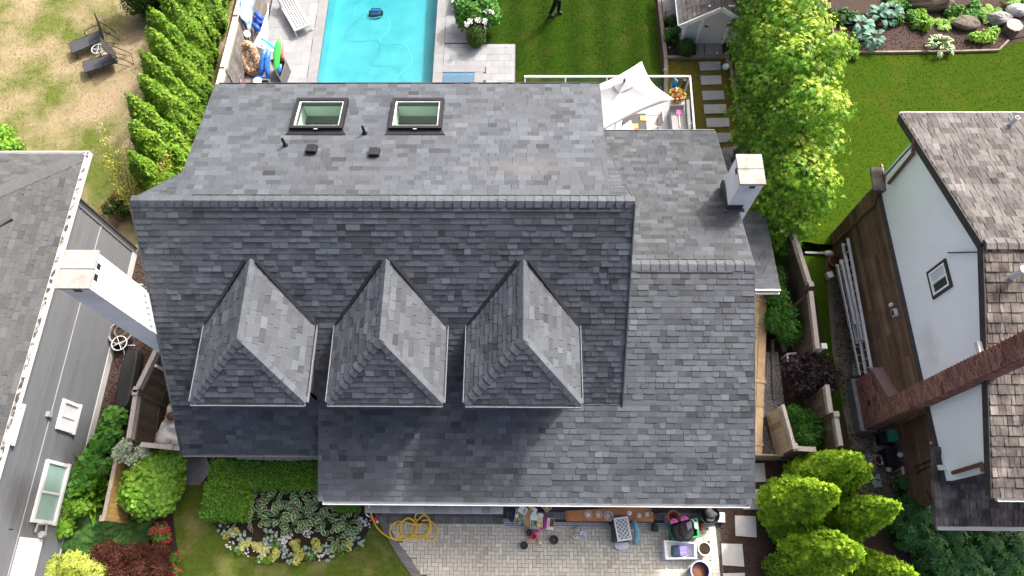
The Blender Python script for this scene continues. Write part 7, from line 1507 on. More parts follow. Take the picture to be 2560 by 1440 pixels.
for (u, v) in ((562, 1318), (580, 1328), (612, 1345), (600, 1360), (665, 1340), (690, 1348), (712, 1372), (722, 1390), (773, 1378), (812, 1368), (825, 1385), (880, 1332), (892, 1350), (668, 1365)):
    hosta('small silvery leaved plant in the front row of the hosta bed', at(u, v, 0.12), 11, 0.12, 'silver', 0.16, 0.16, 'silver plants of the front bed', 'brunnera')
for (u, v) in ((583, 1338), (615, 1358), (640, 1365), (650, 1378), (735, 1358), (748, 1380), (792, 1362), (868, 1362), (688, 1385), (745, 1395)):
    c = at(u, v, .12); bush('coral_bells', 'golden yellow leaved plant in the front row of the hosta bed', rl((c[0], c[1], .12), (.07, .07, .02), .1, 4), 170, 0.06, 'yellow_leaf', 'plant', 'round', 'golden plants of the front bed', core=False, stem=True, up=0.6)
for (u, v) in ((690, 1360), (655, 1392), (668, 1400), (778, 1392), (845, 1375), (595, 1375)):
    c = at(u, v, .12); bush('green_filler', 'low bright green plant at the rim of the hosta bed', rl((c[0], c[1], .1), (.07, .06, .02), .1, 4), 220, 0.05, 'bush_leaf', 'plant', 'leaf', 'green rim plants of the front bed', core=False, up=0.6)
for (u, v, k) in ((706, 1350, 9), (722, 1343, 7), (767, 1332, 8), (572, 1363, 5), (617, 1380, 3), (655, 1386, 6), (905, 1300, 8), (800, 1390, 6), (915, 1310, 5)):
    c = at(u, v, .16); t = thing('white_flowers', 'tiny white flowers among the front bed plants', 'flower', (c[0], c[1], 0), 0, 'white flowers of the front bed'); P = c+rng.normal(0, .06, (k*3, 3))*A((1, 1, .3)); foliage('petals', P, np.tile(A((0, 0, 1.)), (len(P), 1)), 0.055, rng.uniform(.3, 1, len(P)), 'white_petal', t, 'round', .3); m = MB(); m.tube([(c[0], c[1], 0), tuple(c)], 0.008, 5); m.build('stalk', 'hosta_green', t)
c = at(935, 1297, .15); m = MB(); m.ball(c, 0.09, sc=(1.2, 0.8, 0.8)); o = tag(m.build('bird_ornament', 'red', loc=(c[0], c[1], 0), smooth=True), 'red and white garden bird ornament beside the yellow hose', 'ornament'); m = MB(); m.prism([c+A((-.06, .02, .05)), c+A((-.26, .16, .06)), c+A((-.2, .06, .06))], (0, 0, .02)); m.build('tail', 'white', o); m = MB(); m.ball(c+A((.1, -.08, .02)), .045); m.build('head', 'white', o, smooth=True)
# ------------------------------------------------------------------ rear garden plants
c = at(1190, 92, .4); bush('boxwood_ball', 'clipped olive green boxwood below the white hydrangea', [(c[0], c[1], .42, .36, .33, .42)], 3200, 0.06, 'box_leaf')
lob = [];
for (u, v, z) in ((1160, 12, .9), (1185, 30, .9), (1215, 10, 1.0), (1225, 35, .8), (1195, -10, 1.0), (1165, 45, .6)): c = at(u, v, z); lob.append((c[0], c[1], z, .38, .38, .36))
bush('hydrangea', 'leafy hydrangea with white flower heads at the pool terrace', lob, 3000, 0.12, 'fresh_leaf', 'bush', 'round', up=0.4); hyd = bpy.data.objects['hydrangea']
for (u, v) in ((1158, 10), (1147, 5), (1172, 2), (1167, 60), (1195, 50), (1213, 53), (1217, 28), (1228, 30), (1200, 15), (1175, 52), (1234, 2)):
    c = at(u, v, 1.1); P = c+sphere_dirs(40)*0.085*A((1, 1, .7)); o = foliage('flower_head', P, P-c, 0.06, rng.uniform(.3, 1, 40), 'white_petal', hyd, 'round', .2)
for (u, v, r, lab) in ((1717, 119, .33, 'round clipped boxwood left of the shed door'), (1832, 118, .24, 'small clipped boxwood right of the shed door')):
    c = at(u, v, r); bush('boxwood_ball', lab, [(c[0], c[1], r, r, r, r)], int(9000*r), 0.055, 'box_leaf')
c = at(1671, 77, .4); t = bush('hydrangea', 'small hydrangea with a pink flower head in the shed bed', rl((c[0]+.1, c[1]+.05, .3), (.12, .12, .05), .16, 4), 500, .1, 'fresh_leaf', tpl='round'); P = c+sphere_dirs(60)*.09; foliage('flower_head', P, P-c, .06, rng.uniform(.2, 1, 60), 'pink_petal', t, 'round', .2)
for (u, v, lab) in ((1680, 100, 'grey green low plant between the pink hydrangea and the round boxwood'), (1672, 48, 'wispy low plant at the shed gutter')): c = at(u, v, .15); bush('low_shrub', lab, rl((c[0], c[1], .15), (.12, .12, .03), .14, 5), 500, .07, 'fern_leaf')
# flower basket on the deck shelf
c = at(1692, 238, 1.95); t = thing('flower_basket', 'basket of red and yellow flowers on the white shelf', 'flowers', (c[0], c[1], 1.72)); m = MB(); m.lathe([(.1, -.22), (.18, -.05), (.16, -.05)], c, 14); m.build('basket', 'kraft', t)
P = c+sphere_dirs(520)*A((.27, .22, .16)); P = P[P[:, 2] > c[2]-.08]; k = len(P)//3
foliage('red_blossom', P[:k], P[:k]-c, .075, rng.uniform(.2, 1, k), 'red_petal', t, 'round', .4, .4); foliage('yellow_blossom', P[k:2*k], P[k:2*k]-c, .075, rng.uniform(.2, 1, k), 'yellow_leaf', t, 'round', .4, .4); foliage('leaves', P[2*k:], P[2*k:]-c, .08, rng.uniform(.2, 1, len(P)-2*k), 'bush_leaf', t, 'leaf', .5)
# ------------------------------------------------------------------ bed on the far right
for (u, v, lab) in ((2155, 62, 'blue green hosta at the timber end of the side bed'), (2200, 35, 'blue green hosta in the middle of the side bed clump'), (2228, 30, 'blue green hosta next to the mossy log'), (2180, 92, 'blue green hosta nearest the wooden edging')):
    hosta(lab, at(u, v, .3), 24, .30, 'blue', .42, .45)
hosta('round white edged hosta spilling over the wooden edging', at(2352, 110, .25), 46, .22, 'var', .56, .42)
sheet('side_bed', pxs([(2074, -80), (2076, 60), (2086, 112), (2112, 130), (2494, 127), (2520, 100), (2700, 60), (2700, -80)]), 'bark', 0.008)
chips('bark_chips', pxs([(2086, 40), (2086, 112), (2112, 128), (2494, 125), (2518, 100), (2560, 60), (2560, 0)]), 1500, .02, .06, 'bark', 'brown mulch in the bed with the blue hostas', 'bark', sd=.5)
for (u, v, n, lab, mt) in ((2265, 45, 1100, 'low leafy ground cover right of the blue hostas', 'fresh_leaf'), (2300, 55, 900, 'low ground cover behind the round hosta', 'bush_leaf'), (2118, 112, 700, 'yellow green plant in the bed corner', 'bush_leaf'), (2110, 40, 700, 'dark ground cover behind the timber edging', 'fern_leaf'), (2470, 82, 500, 'yellow green plant before the tree stump', 'bush_leaf'), (2400, 20, 1200, 'dark leafy ground cover behind the mossy rock', 'fresh_leaf'), (2250, 5, 900, 'leafy ground cover behind the blue hostas', 'fresh_leaf')):
    c = at(u, v, .2); bush('ground_cover', lab, rl((c[0], c[1], .16), (.28, .2, .04), .22, 6), n, .085, mt, 'plant', 'round', up=.5)
for (u, v, lab, L_) in ((2480, 38, 'bright fern between the rocks and the mossy log', .5), (2390, 40, 'bright fern beside the mossy rock', .45), (2555, 5, 'large fern behind the pale boulder', .8), (2360, 60, 'small fern above the round hosta', .35)): fern(lab, at(u, v, .1), 16, L_, 'bush_leaf', rise=.4)
for (u, v, r, sc_, mt, lab) in ((2500, 45, .35, (1.3, .8, .7), 'stone', 'pale grey boulder beside the tree stump'), (2545, 28, .33, (1.2, .8, .7), 'concrete', 'light boulder behind the tree stump'), (2420, 58, .4, (1.3, .7, .45), 'gravel_dark', 'mossy brown rock in the side bed'), (2330, 5, .6, (1.5, .6, .6), 'trunk', 'dark rotten log at the back of the side bed')):
    c = at(u, v, r*.4); m = MB(); m.ball(c, r, 14, 10, sc=sc_); V_ = A(m.v); V_ += (V_-c)*(0.22*vnoise(V_, 5)+0.1*vnoise(V_, 13))[:, None]; m.v = [tuple(q) for q in V_]; tag(m.build('rock', mt, loc=(c[0], c[1], 0)), lab, 'rock')
c = at(2537, 62, .3); t = thing('tree_stump', 'pale sawn tree stump on the lawn corner', 'stump', (c[0], c[1], 0)); n = 24; m = MB(); ring_ = [(c[0]+.31*math.cos(2*math.pi*k/n)*(1+.05*math.sin(5*k)), c[1]+.31*math.sin(2*math.pi*k/n)*(1+.05*math.sin(3*k)), 0) for k in range(n)]; m.prism(ring_, (0, 0, .3)); m.build('bark_ring', 'trunk', t)
m = MB(); m.prism([(c[0]+(x-c[0])*.95, c[1]+(y-c[1])*.95, .29) for x, y, z in ring_], (0, 0, .02)); m.build('cut_face', 'cap_stone', t)
# ================================================================== things set out on the driveway
ZG = 0.04
# yellow hose: from the skirt roof down, then coils
hp = [(921, 1252, 2.55), (923, 1268, 2.5), (927, 1282, 2.2), (932, 1298, .9), (940, 1315, .25), (950, 1327, .09), (962, 1337, .06), (978, 1346, .06), (998, 1351, .06), (1015, 1348, .06), (1031, 1336, .06), (1039, 1320, .06), (1037, 1305, .07), (1028, 1296, .07), (1017, 1295, .07), (1005, 1304, .07), (1001, 1320, .07), (1005, 1335, .07), (1016, 1344, .07), (1030, 1343, .07), (1040, 1330, .07), (1038, 1310, .08), (1026, 1297, .08), (1012, 1299, .08), (996, 1312, .08), (994, 1325, .07), (1001, 1341, .06), (990, 1347, .06), (979, 1343, .06), (974, 1330, .06), (978, 1314, .06), (990, 1305, .06), (1003, 1303, .07), (1022, 1308, .09), (1040, 1311, .09), (1056, 1310, .09), (1067, 1316, .09), (1071, 1325, .09), (1064, 1335, .09), (1050, 1340, .08), (1035, 1338, .08), (1027, 1330, .08), (1028, 1318, .08), (1034, 1312, .09), (1045, 1302, .1), (1040, 1300, .1), (1037, 1294, .1), (1041, 1285, .1), (1052, 1282, .1), (1064, 1287, .1), (1074, 1300, .1), (1077, 1316, .1), (1072, 1330, .1), (1060, 1343, .09), (1045, 1347, .08), (1027, 1344, .08)]
m = MB(); m.tube(smooth_path([at(*q) for q in hp], 5), 0.021, 8); tag(m.build('garden_hose', 'hose_yellow', loc=tuple(at(1020, 1320, 0)), smooth=True), 'yellow garden hose hanging from the eave and coiled on the pavers', 'hose')
hp2 = [(1045, 1302, .1), (1052, 1292, .1), (1060, 1288, .1), (1070, 1294, .1), (1075, 1310, .1), (1072, 1325, .1), (1067, 1338, .1), (1069, 1348, .08), (1078, 1352, .07), (1088, 1345, .07), (1093, 1330, .07), (1089, 1315, .07), (1080, 1305, .08), (1068, 1300, .09), (1054, 1302, .1)]
m = MB(); m.tube(smooth_path([at(*q) for q in hp2], 5), 0.021, 8); o = tag(m.build('garden_hose', 'hose_yellow', loc=tuple(at(1075, 1320, 0)), smooth=True), 'loose loop of the yellow garden hose beside its black coupling', 'hose'); m = MB(); m.tube([at(1043, 1304, .1), at(1054, 1303, .11)], 0.024, 8); m.build('coupling', 'black', o)
def rotbox(name, u, v, z0, sx, sy, sz, rz, matn, label, cat, bevel=0.004, parts=None, tilt=0.0, ry=0.0):
    c = at(u, v, z0+sz); m = MB(); m.box((c[0], c[1], z0+sz/2), (sx, sy, sz), rz=R(rz), rx=R(tilt), ry=R(ry)); return tag(m.build(name, matn, loc=(c[0], c[1], z0), bevel=bevel), label, cat), A((c[0], c[1], z0))
def decal(o, c, rz, items, z):
    """flat printed panels lying on a top face: (dx, dy, sx, sy, material, name)"""
    ca, sa = math.cos(R(rz)), math.sin(R(rz))
    for i, (dx, dy, sx, sy, mt, nm) in enumerate(items):
        m = MB(); m.box((c[0]+dx*ca-dy*sa, c[1]+dx*sa+dy*ca, z+0.002+0.0015*i), (sx, sy, 0.002), rz=R(rz)); m.build(nm, mt, o)
def tub(name, c, r0, r1, h, matn, label, cat='pot', rim=None, fill=None, rimw=0.02, fillz=0.85, tilt=None, n=24):
    t = thing(name, label, cat, (c[0], c[1], c[2])); ax_ = tilt; m = MB(); m.lathe([(r0, 0), (r1, h), (r1-0.018, h), (r0-0.015, 0.02), (0.0, 0.02)], c, n, axis=ax_); m.build('body', matn, t, smooth=False)
    if rim: m = MB(); m.lathe([(r1-0.02, h-0.02), (r1+rimw, h-0.02), (r1+rimw, h+0.012), (r1-0.02, h+0.012), (r1-0.02, h-0.02)], c, n, axis=ax_, cap0=False); m.build('rim', rim, t)
    if fill: m = MB(); zz = h*fillz; rr = r0+(r1-r0)*fillz-0.02; m.lathe([(rr, zz-0.02), (rr, zz), (rr*0.5, zz+0.015), (0, zz+0.02)], c, n, axis=ax_); m.build('filling', fill, t)
    return t
# broom
p = at(1267, 1300, 0.06); t = thing('broom', 'broom with pale green bristles standing at the garage wall', 'broom', (p[0], p[1], ZG)); m = MB(); m.tube([p+A((0, .04, .1)), at(1262, 1256, 1.1)], .012, 8); m.build('handle', 'black', t); m = MB(); m.hexa([p+A((-.13, -.05, 0)), p+A((.13, -.05, 0)), p+A((.13, .05, 0)), p+A((-.13, .05, 0))], [p+A((-.07, -.02, .12)), p+A((.07, -.02, .12)), p+A((.07, .03, .12)), p+A((-.07, .03, .12))]); m.build('bristles', 'sage', t)
# recycling heap
b, c = openbox([(1283, 1262), (1322, 1258), (1324, 1302), (1277, 1300)], ZG, .4, 'navy', 'dark blue recycling box overflowing with cardboard', 'recycling_box')
mat('photo_print', (0.03, 0.05, 0.03), (0.45, 0.50, 0.32), scale=14, rough=.4, contrast=.14, c3=(0.06, 0.22, 0.05), scale3=12, amt3=.9)
mat('photo_print_warm', (0.60, 0.30, 0.02), (0.80, 0.72, 0.55), scale=16, rough=.4, contrast=.12)
o, c = rotbox('cardboard_sheet', 1307, 1291, .44, .46, .42, .03, -8, 'kraft', 'flattened kraft cardboard box on the blue recycling box', 'cardboard')
o, c = rotbox('cardboard_sheet', 1336, 1300, .34, .40, .44, .10, -14, 'kraft', 'kraft carton under the printed house shaped bag', 'cardboard')
o, c = rotbox('printed_carton', 1307, 1275, .49, .24, .20, .02, -28, 'white', 'white printed carton flap with a black emblem on the cardboard heap', 'carton'); decal(o, c, -28, [(.05, .0, .055, .11, 'black', 'emblem'), (.05, .025, .03, .03, 'white', 'emblem_gap'), (.05, -.025, .03, .03, 'white', 'emblem_gap')], .51)
o, c = rotbox('printed_carton', 1303, 1300, .49, .19, .24, .03, -14, 'photo_print', 'dark leafy photo printed carton on the cardboard heap', 'carton')
o, c = rotbox('printed_carton', 1293, 1290, .48, .10, .10, .02, 30, 'white', 'small white paper triangle beside the leafy carton', 'paper')
o, c = rotbox('printed_carton', 1333, 1272, .45, .24, .10, .03, -30, 'white', 'white and yellow carton flap behind the house shaped bag', 'carton'); decal(o, c, -30, [(-.06, 0, .12, .1, 'yellow', 'yellow_print')], .48)
p = at(1335, 1302, .47); m = MB(); m.prism([p+A(q) for q in ((-.105, -.2, 0), (.105, -.2, 0), (.105, .12, 0), (.045, .24, 0), (-.045, .24, 0), (-.105, .12, 0))], (0, 0, .03)); o = tag(m.build('gift_bag', 'white', loc=tuple(p-A((0, 0, .0)))), 'white house shaped bag with garden print', 'bag'); m = MB(); m.box(p+A((0, -.09, .032)), (.19, .2, .003)); m.build('garden_print', 'photo_print', o); m = MB(); m.lathe([(.012, 0), (.012, .004), (0, .004)], p+A((0, .16, .031)), 10); m.build('eyelet', 'charcoal', o)
o, c = rotbox('printed_carton', 1351, 1301, .42, .15, .36, .04, -4, 'photo_print_warm', 'yellow and white printed carton beside the house shaped bag', 'carton'); decal(o, c, -4, [(0, .14, .13, .09, 'white', 'white_flap')], .46)
o, c = rotbox('printed_carton', 1373, 1309, ZG+.02, .28, .31, .26, -7, 'white', 'magenta and white carton with a dark window', 'carton'); decal(o, c, -7, [(-.10, 0, .08, .31, 'magenta', 'magenta_band'), (-.02, -.02, .03, .2, 'light_grey', 'lettering_strip'), (.075, .03, .12, .22, 'maple_leaf' if False else 'terracotta_dark', 'dark_window'), (.08, -.09, .1, .03, 'cream', 'lettering_strip')], ZG+.28)
o, c = rotbox('gift_box', 1367, 1268, ZG, .22, .22, .2, 38, 'tan', 'brown patterned gift box behind the cardboard heap', 'box'); decal(o, c, 38, [(-.05, -.05, .06, .06, 'kraft', 'print'), (.05, .05, .06, .06, 'kraft', 'print'), (.05, -.06, .05, .04, 'terracotta_dark', 'print'), (-.05, .06, .05, .04, 'terracotta_dark', 'print'), (0, 0, .05, .05, 'cream', 'print')], ZG+.2)
for (u, v, r, h, lab) in ((1323, 1332, .085, .12, 'small black plastic pot behind the red toy can'), (1310, 1364, .1, .12, 'small black plastic pot in front of the cardboard heap'), (1384, 1350, .115, .13, 'wide black plastic pot beside the magenta carton')): tub('plant_pot', at(u, v, ZG), r*.75, r, h, 'charcoal', lab, rim='charcoal', rimw=.012, fill='dark_grey', fillz=.4)
p = at(1334, 1341, ZG); t = thing('toy_watering_can', 'red and pink toy watering can with yellow rose', 'toy', tuple(p)); m = MB(); m.lathe([(.07, 0), (.085, .15), (.07, .15), (.06, .02), (0, .02)], p, 16); m.build('body', 'red', t); m = MB(); m.tube([p+A((.05, .05, .1)), p+A((.16, .14, .17)), p+A((.2, .2, .2))], [.045, .05, .055], 10); m.build('handle', 'pink', t); m = MB(); m.tube([p+A((-.05, -.05, .08)), p+A((-.13, -.1, .12))], [.03, .02], 8); m.build('spout', 'coral', t); m = MB(); m.lathe([(.02, 0), (.04, .03), (0, .035)], p+A((-.14, -.1, .11)), 10, axis=(-.7, -.5, .3)); m.build('rose', 'yellow', t)
o, c = rotbox('cardboard_box', 1350, 1353, ZG, .11, .22, .08, -4, 'tan', 'small tan carton in front of the red toy can', 'box'); decal(o, c, -4, [(0, .04, .1, .012, 'kraft', 'tape'), (.02, -.04, .06, .05, 'cream', 'print')], ZG+.08)
# plank bench with glass lamps
P = [at(1413, 1277, .42), at(1634, 1270, .42), at(1634, 1305, .42), at(1416, 1303, .42)]; cc = sum(P)/4; t = thing('plank_bench', 'long orange brown plank bench in front of the garage door', 'bench', (cc[0], cc[1], ZG)); P = P[::-1]
m = MB(); m.prism([A((p[0], p[1], .38)) for p in P], (0, 0, .035)); m.build('lower_plank', 'ply_orange', t); m = MB(); m.prism([A((p[0]+(.06 if p[0] < cc[0] else -.01), p[1]+(.05 if p[0] > cc[0] else -.0), .416)) for p in P], (0, 0, .025)); o = m.build('upper_plank', 'ply_orange', t); o.color = (1.12, 1.1, 1.08, 1)
for x in (P[0][0]+.3, P[1][0]-.3): m = MB(); m.box((x, cc[1], .21), (.06, .24, .34)); m.build('trestle', 'fence_brown', t)
ZB = .442
def hurricane(u, v, r, h, lab, matn='glass_clear', inner='white'):
    c = at(u, v, ZB); c[2] = ZB; t = thing('hurricane_lamp', lab, 'lamp', tuple(c)); m = MB(); m.lathe([(r*.8, 0.02), (r, h*.5), (r, h), (r-.006, h), (r-.006, h*.5), (r*.8-.006, .03)], c, 20, cap0=False); m.build('glass', matn, t); m = MB(); m.lathe([(r*.6, 0), (r*.62, .02), (r*.25, .03), (r*.22, h*.3), (0, h*.3)], c, 16); m.build('candle', inner, t); m = MB(); m.tube([c+A((r*math.cos(k*math.pi/12), r*math.sin(k*math.pi/12), h)) for k in range(24)], .004, 6, closed=True); m.build('rim', 'white', t)
hurricane(1470, 1287, .10, .16, 'glass hurricane lamp at the left end of the plank bench'); hurricane(1496, 1287, .09, .15, 'glass hurricane lamp between the two other lamps'); hurricane(1520, 1291, .12, .17, 'wide brown tinted lamp on the plank bench', inner='silver')
for (u, v, lab, sq) in ((1573, 1283, 'white rimmed light fitting on the plank bench', 0), (1597, 1289, 'round silver fitting on the plank bench', 0), (1617, 1286, 'square silver fitting on the plank bench', 1)):
    c = at(u, v, ZB); m = MB()
    if sq: m.box(c+A((0, 0, .02)), (.11, .11, .03)); m.lathe([(.03, .03), (.035, .06), (0, .07)], c, 12)
    else: m.lathe([(.065, 0), (.065, .02), (.03, .03), (.03, .07), (0, .08)], c, 16)
    tag(m.build('light_fitting', 'pale_metal' if u > 1580 else 'white', loc=tuple(c)), lab, 'fitting')
# vases and plate
mat('delft', (0.10, 0.14, 0.32), (0.72, 0.74, 0.78), scale=26, rough=.2, contrast=.1, spec=.5)
c = at(1457, 1336, ZG); t = thing('plate', 'blue and white patterned plate beside the silver vases', 'plate', tuple(c)); m = MB(); m.lathe([(.06, 0), (.105, .02), (.1, .025), (.06, .012), (0, .012)], c, 22); m.build('dish', 'delft', t)
for (u, v, lab, s) in ((1442, 1323, 'silver glass vase behind the blue plate', 1.0), (1438, 1341, 'white spouted jug beside the blue plate', 1.1)):
    c = at(u, v, ZG); m = MB(); m.lathe([(.045*s, 0), (.07*s, .06), (.06*s, .12), (.03*s, .16), (.04*s, .2), (.03*s, .2), (.02*s, .15)], c, 16); o = tag(m.build('vase', 'silver' if s == 1 else 'cream', loc=tuple(c), smooth=True), lab, 'vase')
    if s > 1: m = MB(); m.tube([c+A((-.05, 0, .1)), c+A((-.11, .01, .15))], [.02, .012], 8); m.build('spout', 'cream', o)
# wheeled bin, lattice filter, bin lid, teal bag
c = at(1553, 1322, .6); t = thing('bin', 'dark green bin with a white lattice air filter on top', 'bin', (c[0], c[1], ZG)); m = MB(); m.box((c[0], c[1]-.02, .30), (.44, .62, .52)); m.build('body', 'bin_green', t, bevel=.03)
m = MB(); m.box((c[0]+.01, c[1]+.30, .58), (.40, .1, .06)); m.build('rim', 'bin_green', t, bevel=.02)
for s in (-1, 1): m = MB(); m.lathe([(0, -.03), (.11, -.03), (.11, .03), (0, .03)], (c[0]+s*.25, c[1]+.24, .16), 14, axis=(1, 0, 0)); m.build('wheel', 'black', t)
fc = at(1557, 1322, .66); fr = thing('air_filter', 'white framed air filter with diamond lattice on the green bin', 'filter', (fc[0], fc[1], .6), R(8)); fw, fl = .36, .58
m = MB(); m.box((0, 0, .015), (fw-.02, fl-.02, .02)); m.build('pleats', 'mid_grey', fr, local=True)
for (cx_, cy_, sx_, sy_) in ((0, fl/2, fw, .035), (0, -fl/2, fw, .035), (fw/2, 0, .035, fl), (-fw/2, 0, .035, fl)): m = MB(); m.box((cx_, cy_, .03), (sx_+(.034 if sx_ > .1 else 0), sy_-(.036 if sy_ > .1 else 0), .05)); m.build('frame_side', 'white', fr, local=True)
for k in range(-4, 6):
    for s in (-1, 1):
        pts2 = [];
        for e in ((-fw/2, -fl/2), (fw/2, fl/2)): pass
        y0_ = k*.115-.06; a_ = (-fw/2, y0_); b_ = (fw/2, y0_+s*fw*1.0)
        def cl(p, q):
            out = []
            for t0 in (0, 1): pass
            lo, hi = 0.0, 1.0; dy = q[1]-p[1]
            for lim, sg in ((-fl/2, 1), (fl/2, -1)):
                v0, v1 = (p[1]-lim)*sg, (q[1]-lim)*sg
                if v0 < 0 and v1 < 0: return None
                if v0 < 0: lo = max(lo, v0/(v0-v1))
                elif v1 < 0: hi = min(hi, v0/(v0-v1))
            return None if hi-lo < .05 else ((p[0]+(q[0]-p[0])*lo, p[1]+dy*lo), (p[0]+(q[0]-p[0])*hi, p[1]+dy*hi))
        r2 = cl(a_, b_)
        if r2: m = MB(); m.beam((r2[0][0], r2[0][1], .045+.004*s), (r2[1][0], r2[1][1], .045+.004*s), .018, .006); m.build('lattice_bar', 'white', fr, local=True)
c = at(1554, 1363, ZG+.1); m = MB(); m.lathe([(.2, 0), (.21, .03), (.19, .05), (.13, .055), (.12, .075), (0, .08)], c, 26, sy=.62); tag(m.build('bin_lid', 'pale_metal', loc=tuple(c)), 'oval grey embossed metal tray on the pavers', 'tray')  # grey bin lid lying flat
mat('bag_teal', (0.16, 0.42, 0.48), (0.30, 0.56, 0.62), scale=9, rough=.35, bump=.6, bscale=20)
m = MB(); path = [at(1585, 1300, .45), at(1590, 1315, .5), at(1594, 1330, .45), at(1593, 1348, .3), at(1588, 1362, .08)]; m.tube(path, [.05, .075, .09, .085, .02], 9); V_ = A(m.v); V_ += np.stack([.018*vnoise(V_, 14), .018*vnoise(V_+3, 14), .02*vnoise(V_+7, 14)], 1); m.v = [tuple(q) for q in V_]; c = path[2]; tag(m.build('plastic_bag', 'bag_teal', loc=(c[0], c[1], ZG), smooth=True), 'teal plastic bag hanging beside the green bin', 'bag')
# black shelf, terracotta pot, plinth
o, c = rotbox('shelf_unit', 1639, 1264, ZG, .17, .32, .55, 0, 'black', 'tall black shelf end beside the plank bench', 'shelf'); o, c = rotbox('speaker', 1640, 1318, ZG, .15, .2, .28, -6, 'black', 'small black box in front of the black shelf', 'box'); decal(o, c, -6, [(.05, .05, .02, .05, 'sky_blue', 'sticker')], ZG+.28)
o, c = rotbox('plinth', 1673, 1297, ZG, .24, .2, .14, -5, 'concrete', 'pale block under the terracotta pot', 'block')
c = at(1677, 1297, .2); tub('terracotta_pot', c, .11, .165, .34, 'terracotta', 'tall terracotta pot on the pale block', rim='terracotta', rimw=.006, fill='terracotta_dark', fillz=.35, tilt=(.05, .12, 1))
# green tub with the pet bag
b, c = openbox([(1676, 1300), (1744, 1295), (1750, 1342), (1680, 1352)], ZG, .36, 'green', 'green plastic tub under the black and pink bag', 'tub'); mat('nylon', (0.018, 0.018, 0.02), (0.035, 0.035, 0.04), scale=10, rough=.6, bump=.5, bscale=12)
zc_ = .46; m = MB(); outl = [(1674, 1312), (1722, 1294), (1733, 1310), (1736, 1336), (1729, 1352), (1700, 1356), (1684, 1350), (1676, 1330)]; P = [at(u, v, zc_) for u, v in outl][::-1]; cc = sum(P)/len(P); top = [cc+(p-cc)*.8+A((0, 0, .12)) for p in P]; m.hexa(P, top); t = thing('pet_bag', 'black carrier bag with pink rounded pockets', 'bag', (cc[0], cc[1], .4)); m.build('body', 'nylon', t, bevel=.03)
for (u, v) in ((1685, 1305), (1711, 1298)):
    c_ = at(u, v, zc_+.14); m = MB(); n = 12; arc = [c_+A((.125*math.cos(math.pi*k/n), .13*math.sin(math.pi*k/n)-.03, 0)) for k in range(n+1)]; ang = R(14); arc = [c_+A(((q-c_)[0]*math.cos(ang)-(q-c_)[1]*math.sin(ang), (q-c_)[0]*math.sin(ang)+(q-c_)[1]*math.cos(ang), 0)) for q in arc]; m.prism(arc, (0, 0, .02)); po = m.build('pocket', 'pink', t); m = MB(); m.tube([q+A((0, 0, .02)) for q in arc], .008, 6); m.build('piping', 'black', po); m = MB(); m.lathe([(.018, 0), (.018, .006), (0, .006)], c_+A((-.01, .03, .02)), 8); m.build('paw_print', 'black', po)
m = MB(); m.tube([at(1700, 1312, .6), at(1702, 1332, .62), at(1712, 1345, .6)], .015, 6); m.build('strap', 'nylon', t); m = MB(); m.prism([at(u, v, .585) for u, v in ((1716, 1308), (1728, 1301), (1730, 1318), (1720, 1326))][::-1], (0, 0, .01)); m.build('mesh_window', 'mid_grey', t)
m = MB(); P = [at(u, v, .42) for u, v in ((1727, 1296), (1742, 1308), (1746, 1324), (1736, 1322), (1732, 1306))][::-1]; m.prism(P, (0, 0, .05)); tag(m.build('cloth', 'white', loc=tuple(P[0]*A((1, 1, 0))+A((0, 0, .4))), bevel=.02), 'white cloth tucked in the green tub', 'cloth')
c = at(1752, 1318, .16); m = MB(); m.ball(c, .09, sc=(.6, 1.2, 1)); tag(m.build('toy', 'red', loc=(c[0], c[1], ZG), smooth=True), 'red plastic toy beside the green tub', 'toy')
# black dustbin with a bag on a white block
o, c = rotbox('plinth', 1790, 1292, ZG, .5, .26, .18, -4, 'white', 'white foam block under the upturned dustbin', 'block')
c = at(1770, 1287, .25); t = thing('dustbin', 'black ribbed dustbin with a shiny bag at the garage corner', 'dustbin', (c[0], c[1], ZG)); m = MB(); m.lathe([(.2, 0), (.27, .4), (.26, .4), (.19, .03), (0, .03)], (c[0], c[1], ZG), 22); m.build('body', 'charcoal', t)
for k in range(16): a_ = k*math.pi/8; m = MB(); m.beam((c[0]+.205*math.cos(a_), c[1]+.205*math.sin(a_), ZG+.02), (c[0]+.272*math.cos(a_), c[1]+.272*math.sin(a_), ZG+.38), .03, .012); m.build('rib', 'charcoal', t)
m = MB(); m.ball((c[0]+.04, c[1]+.05, ZG+.33), .2, 14, 8, sc=(1, .9, .5)); V_ = A(m.v); V_ += (.03*vnoise(V_, 16))[:, None]*A((1, 1, 1)); m.v = [tuple(q) for q in V_]; m.build('shiny_bag', 'dark_gutter', t, smooth=True); m = MB(); m.tube([(c[0]+.275*math.cos(a_), c[1]+.275*math.sin(a_), ZG+.41) for a_ in np.linspace(0, 6.28, 24)[:-1]], .012, 6, closed=True); m.build('rim', 'black', t)
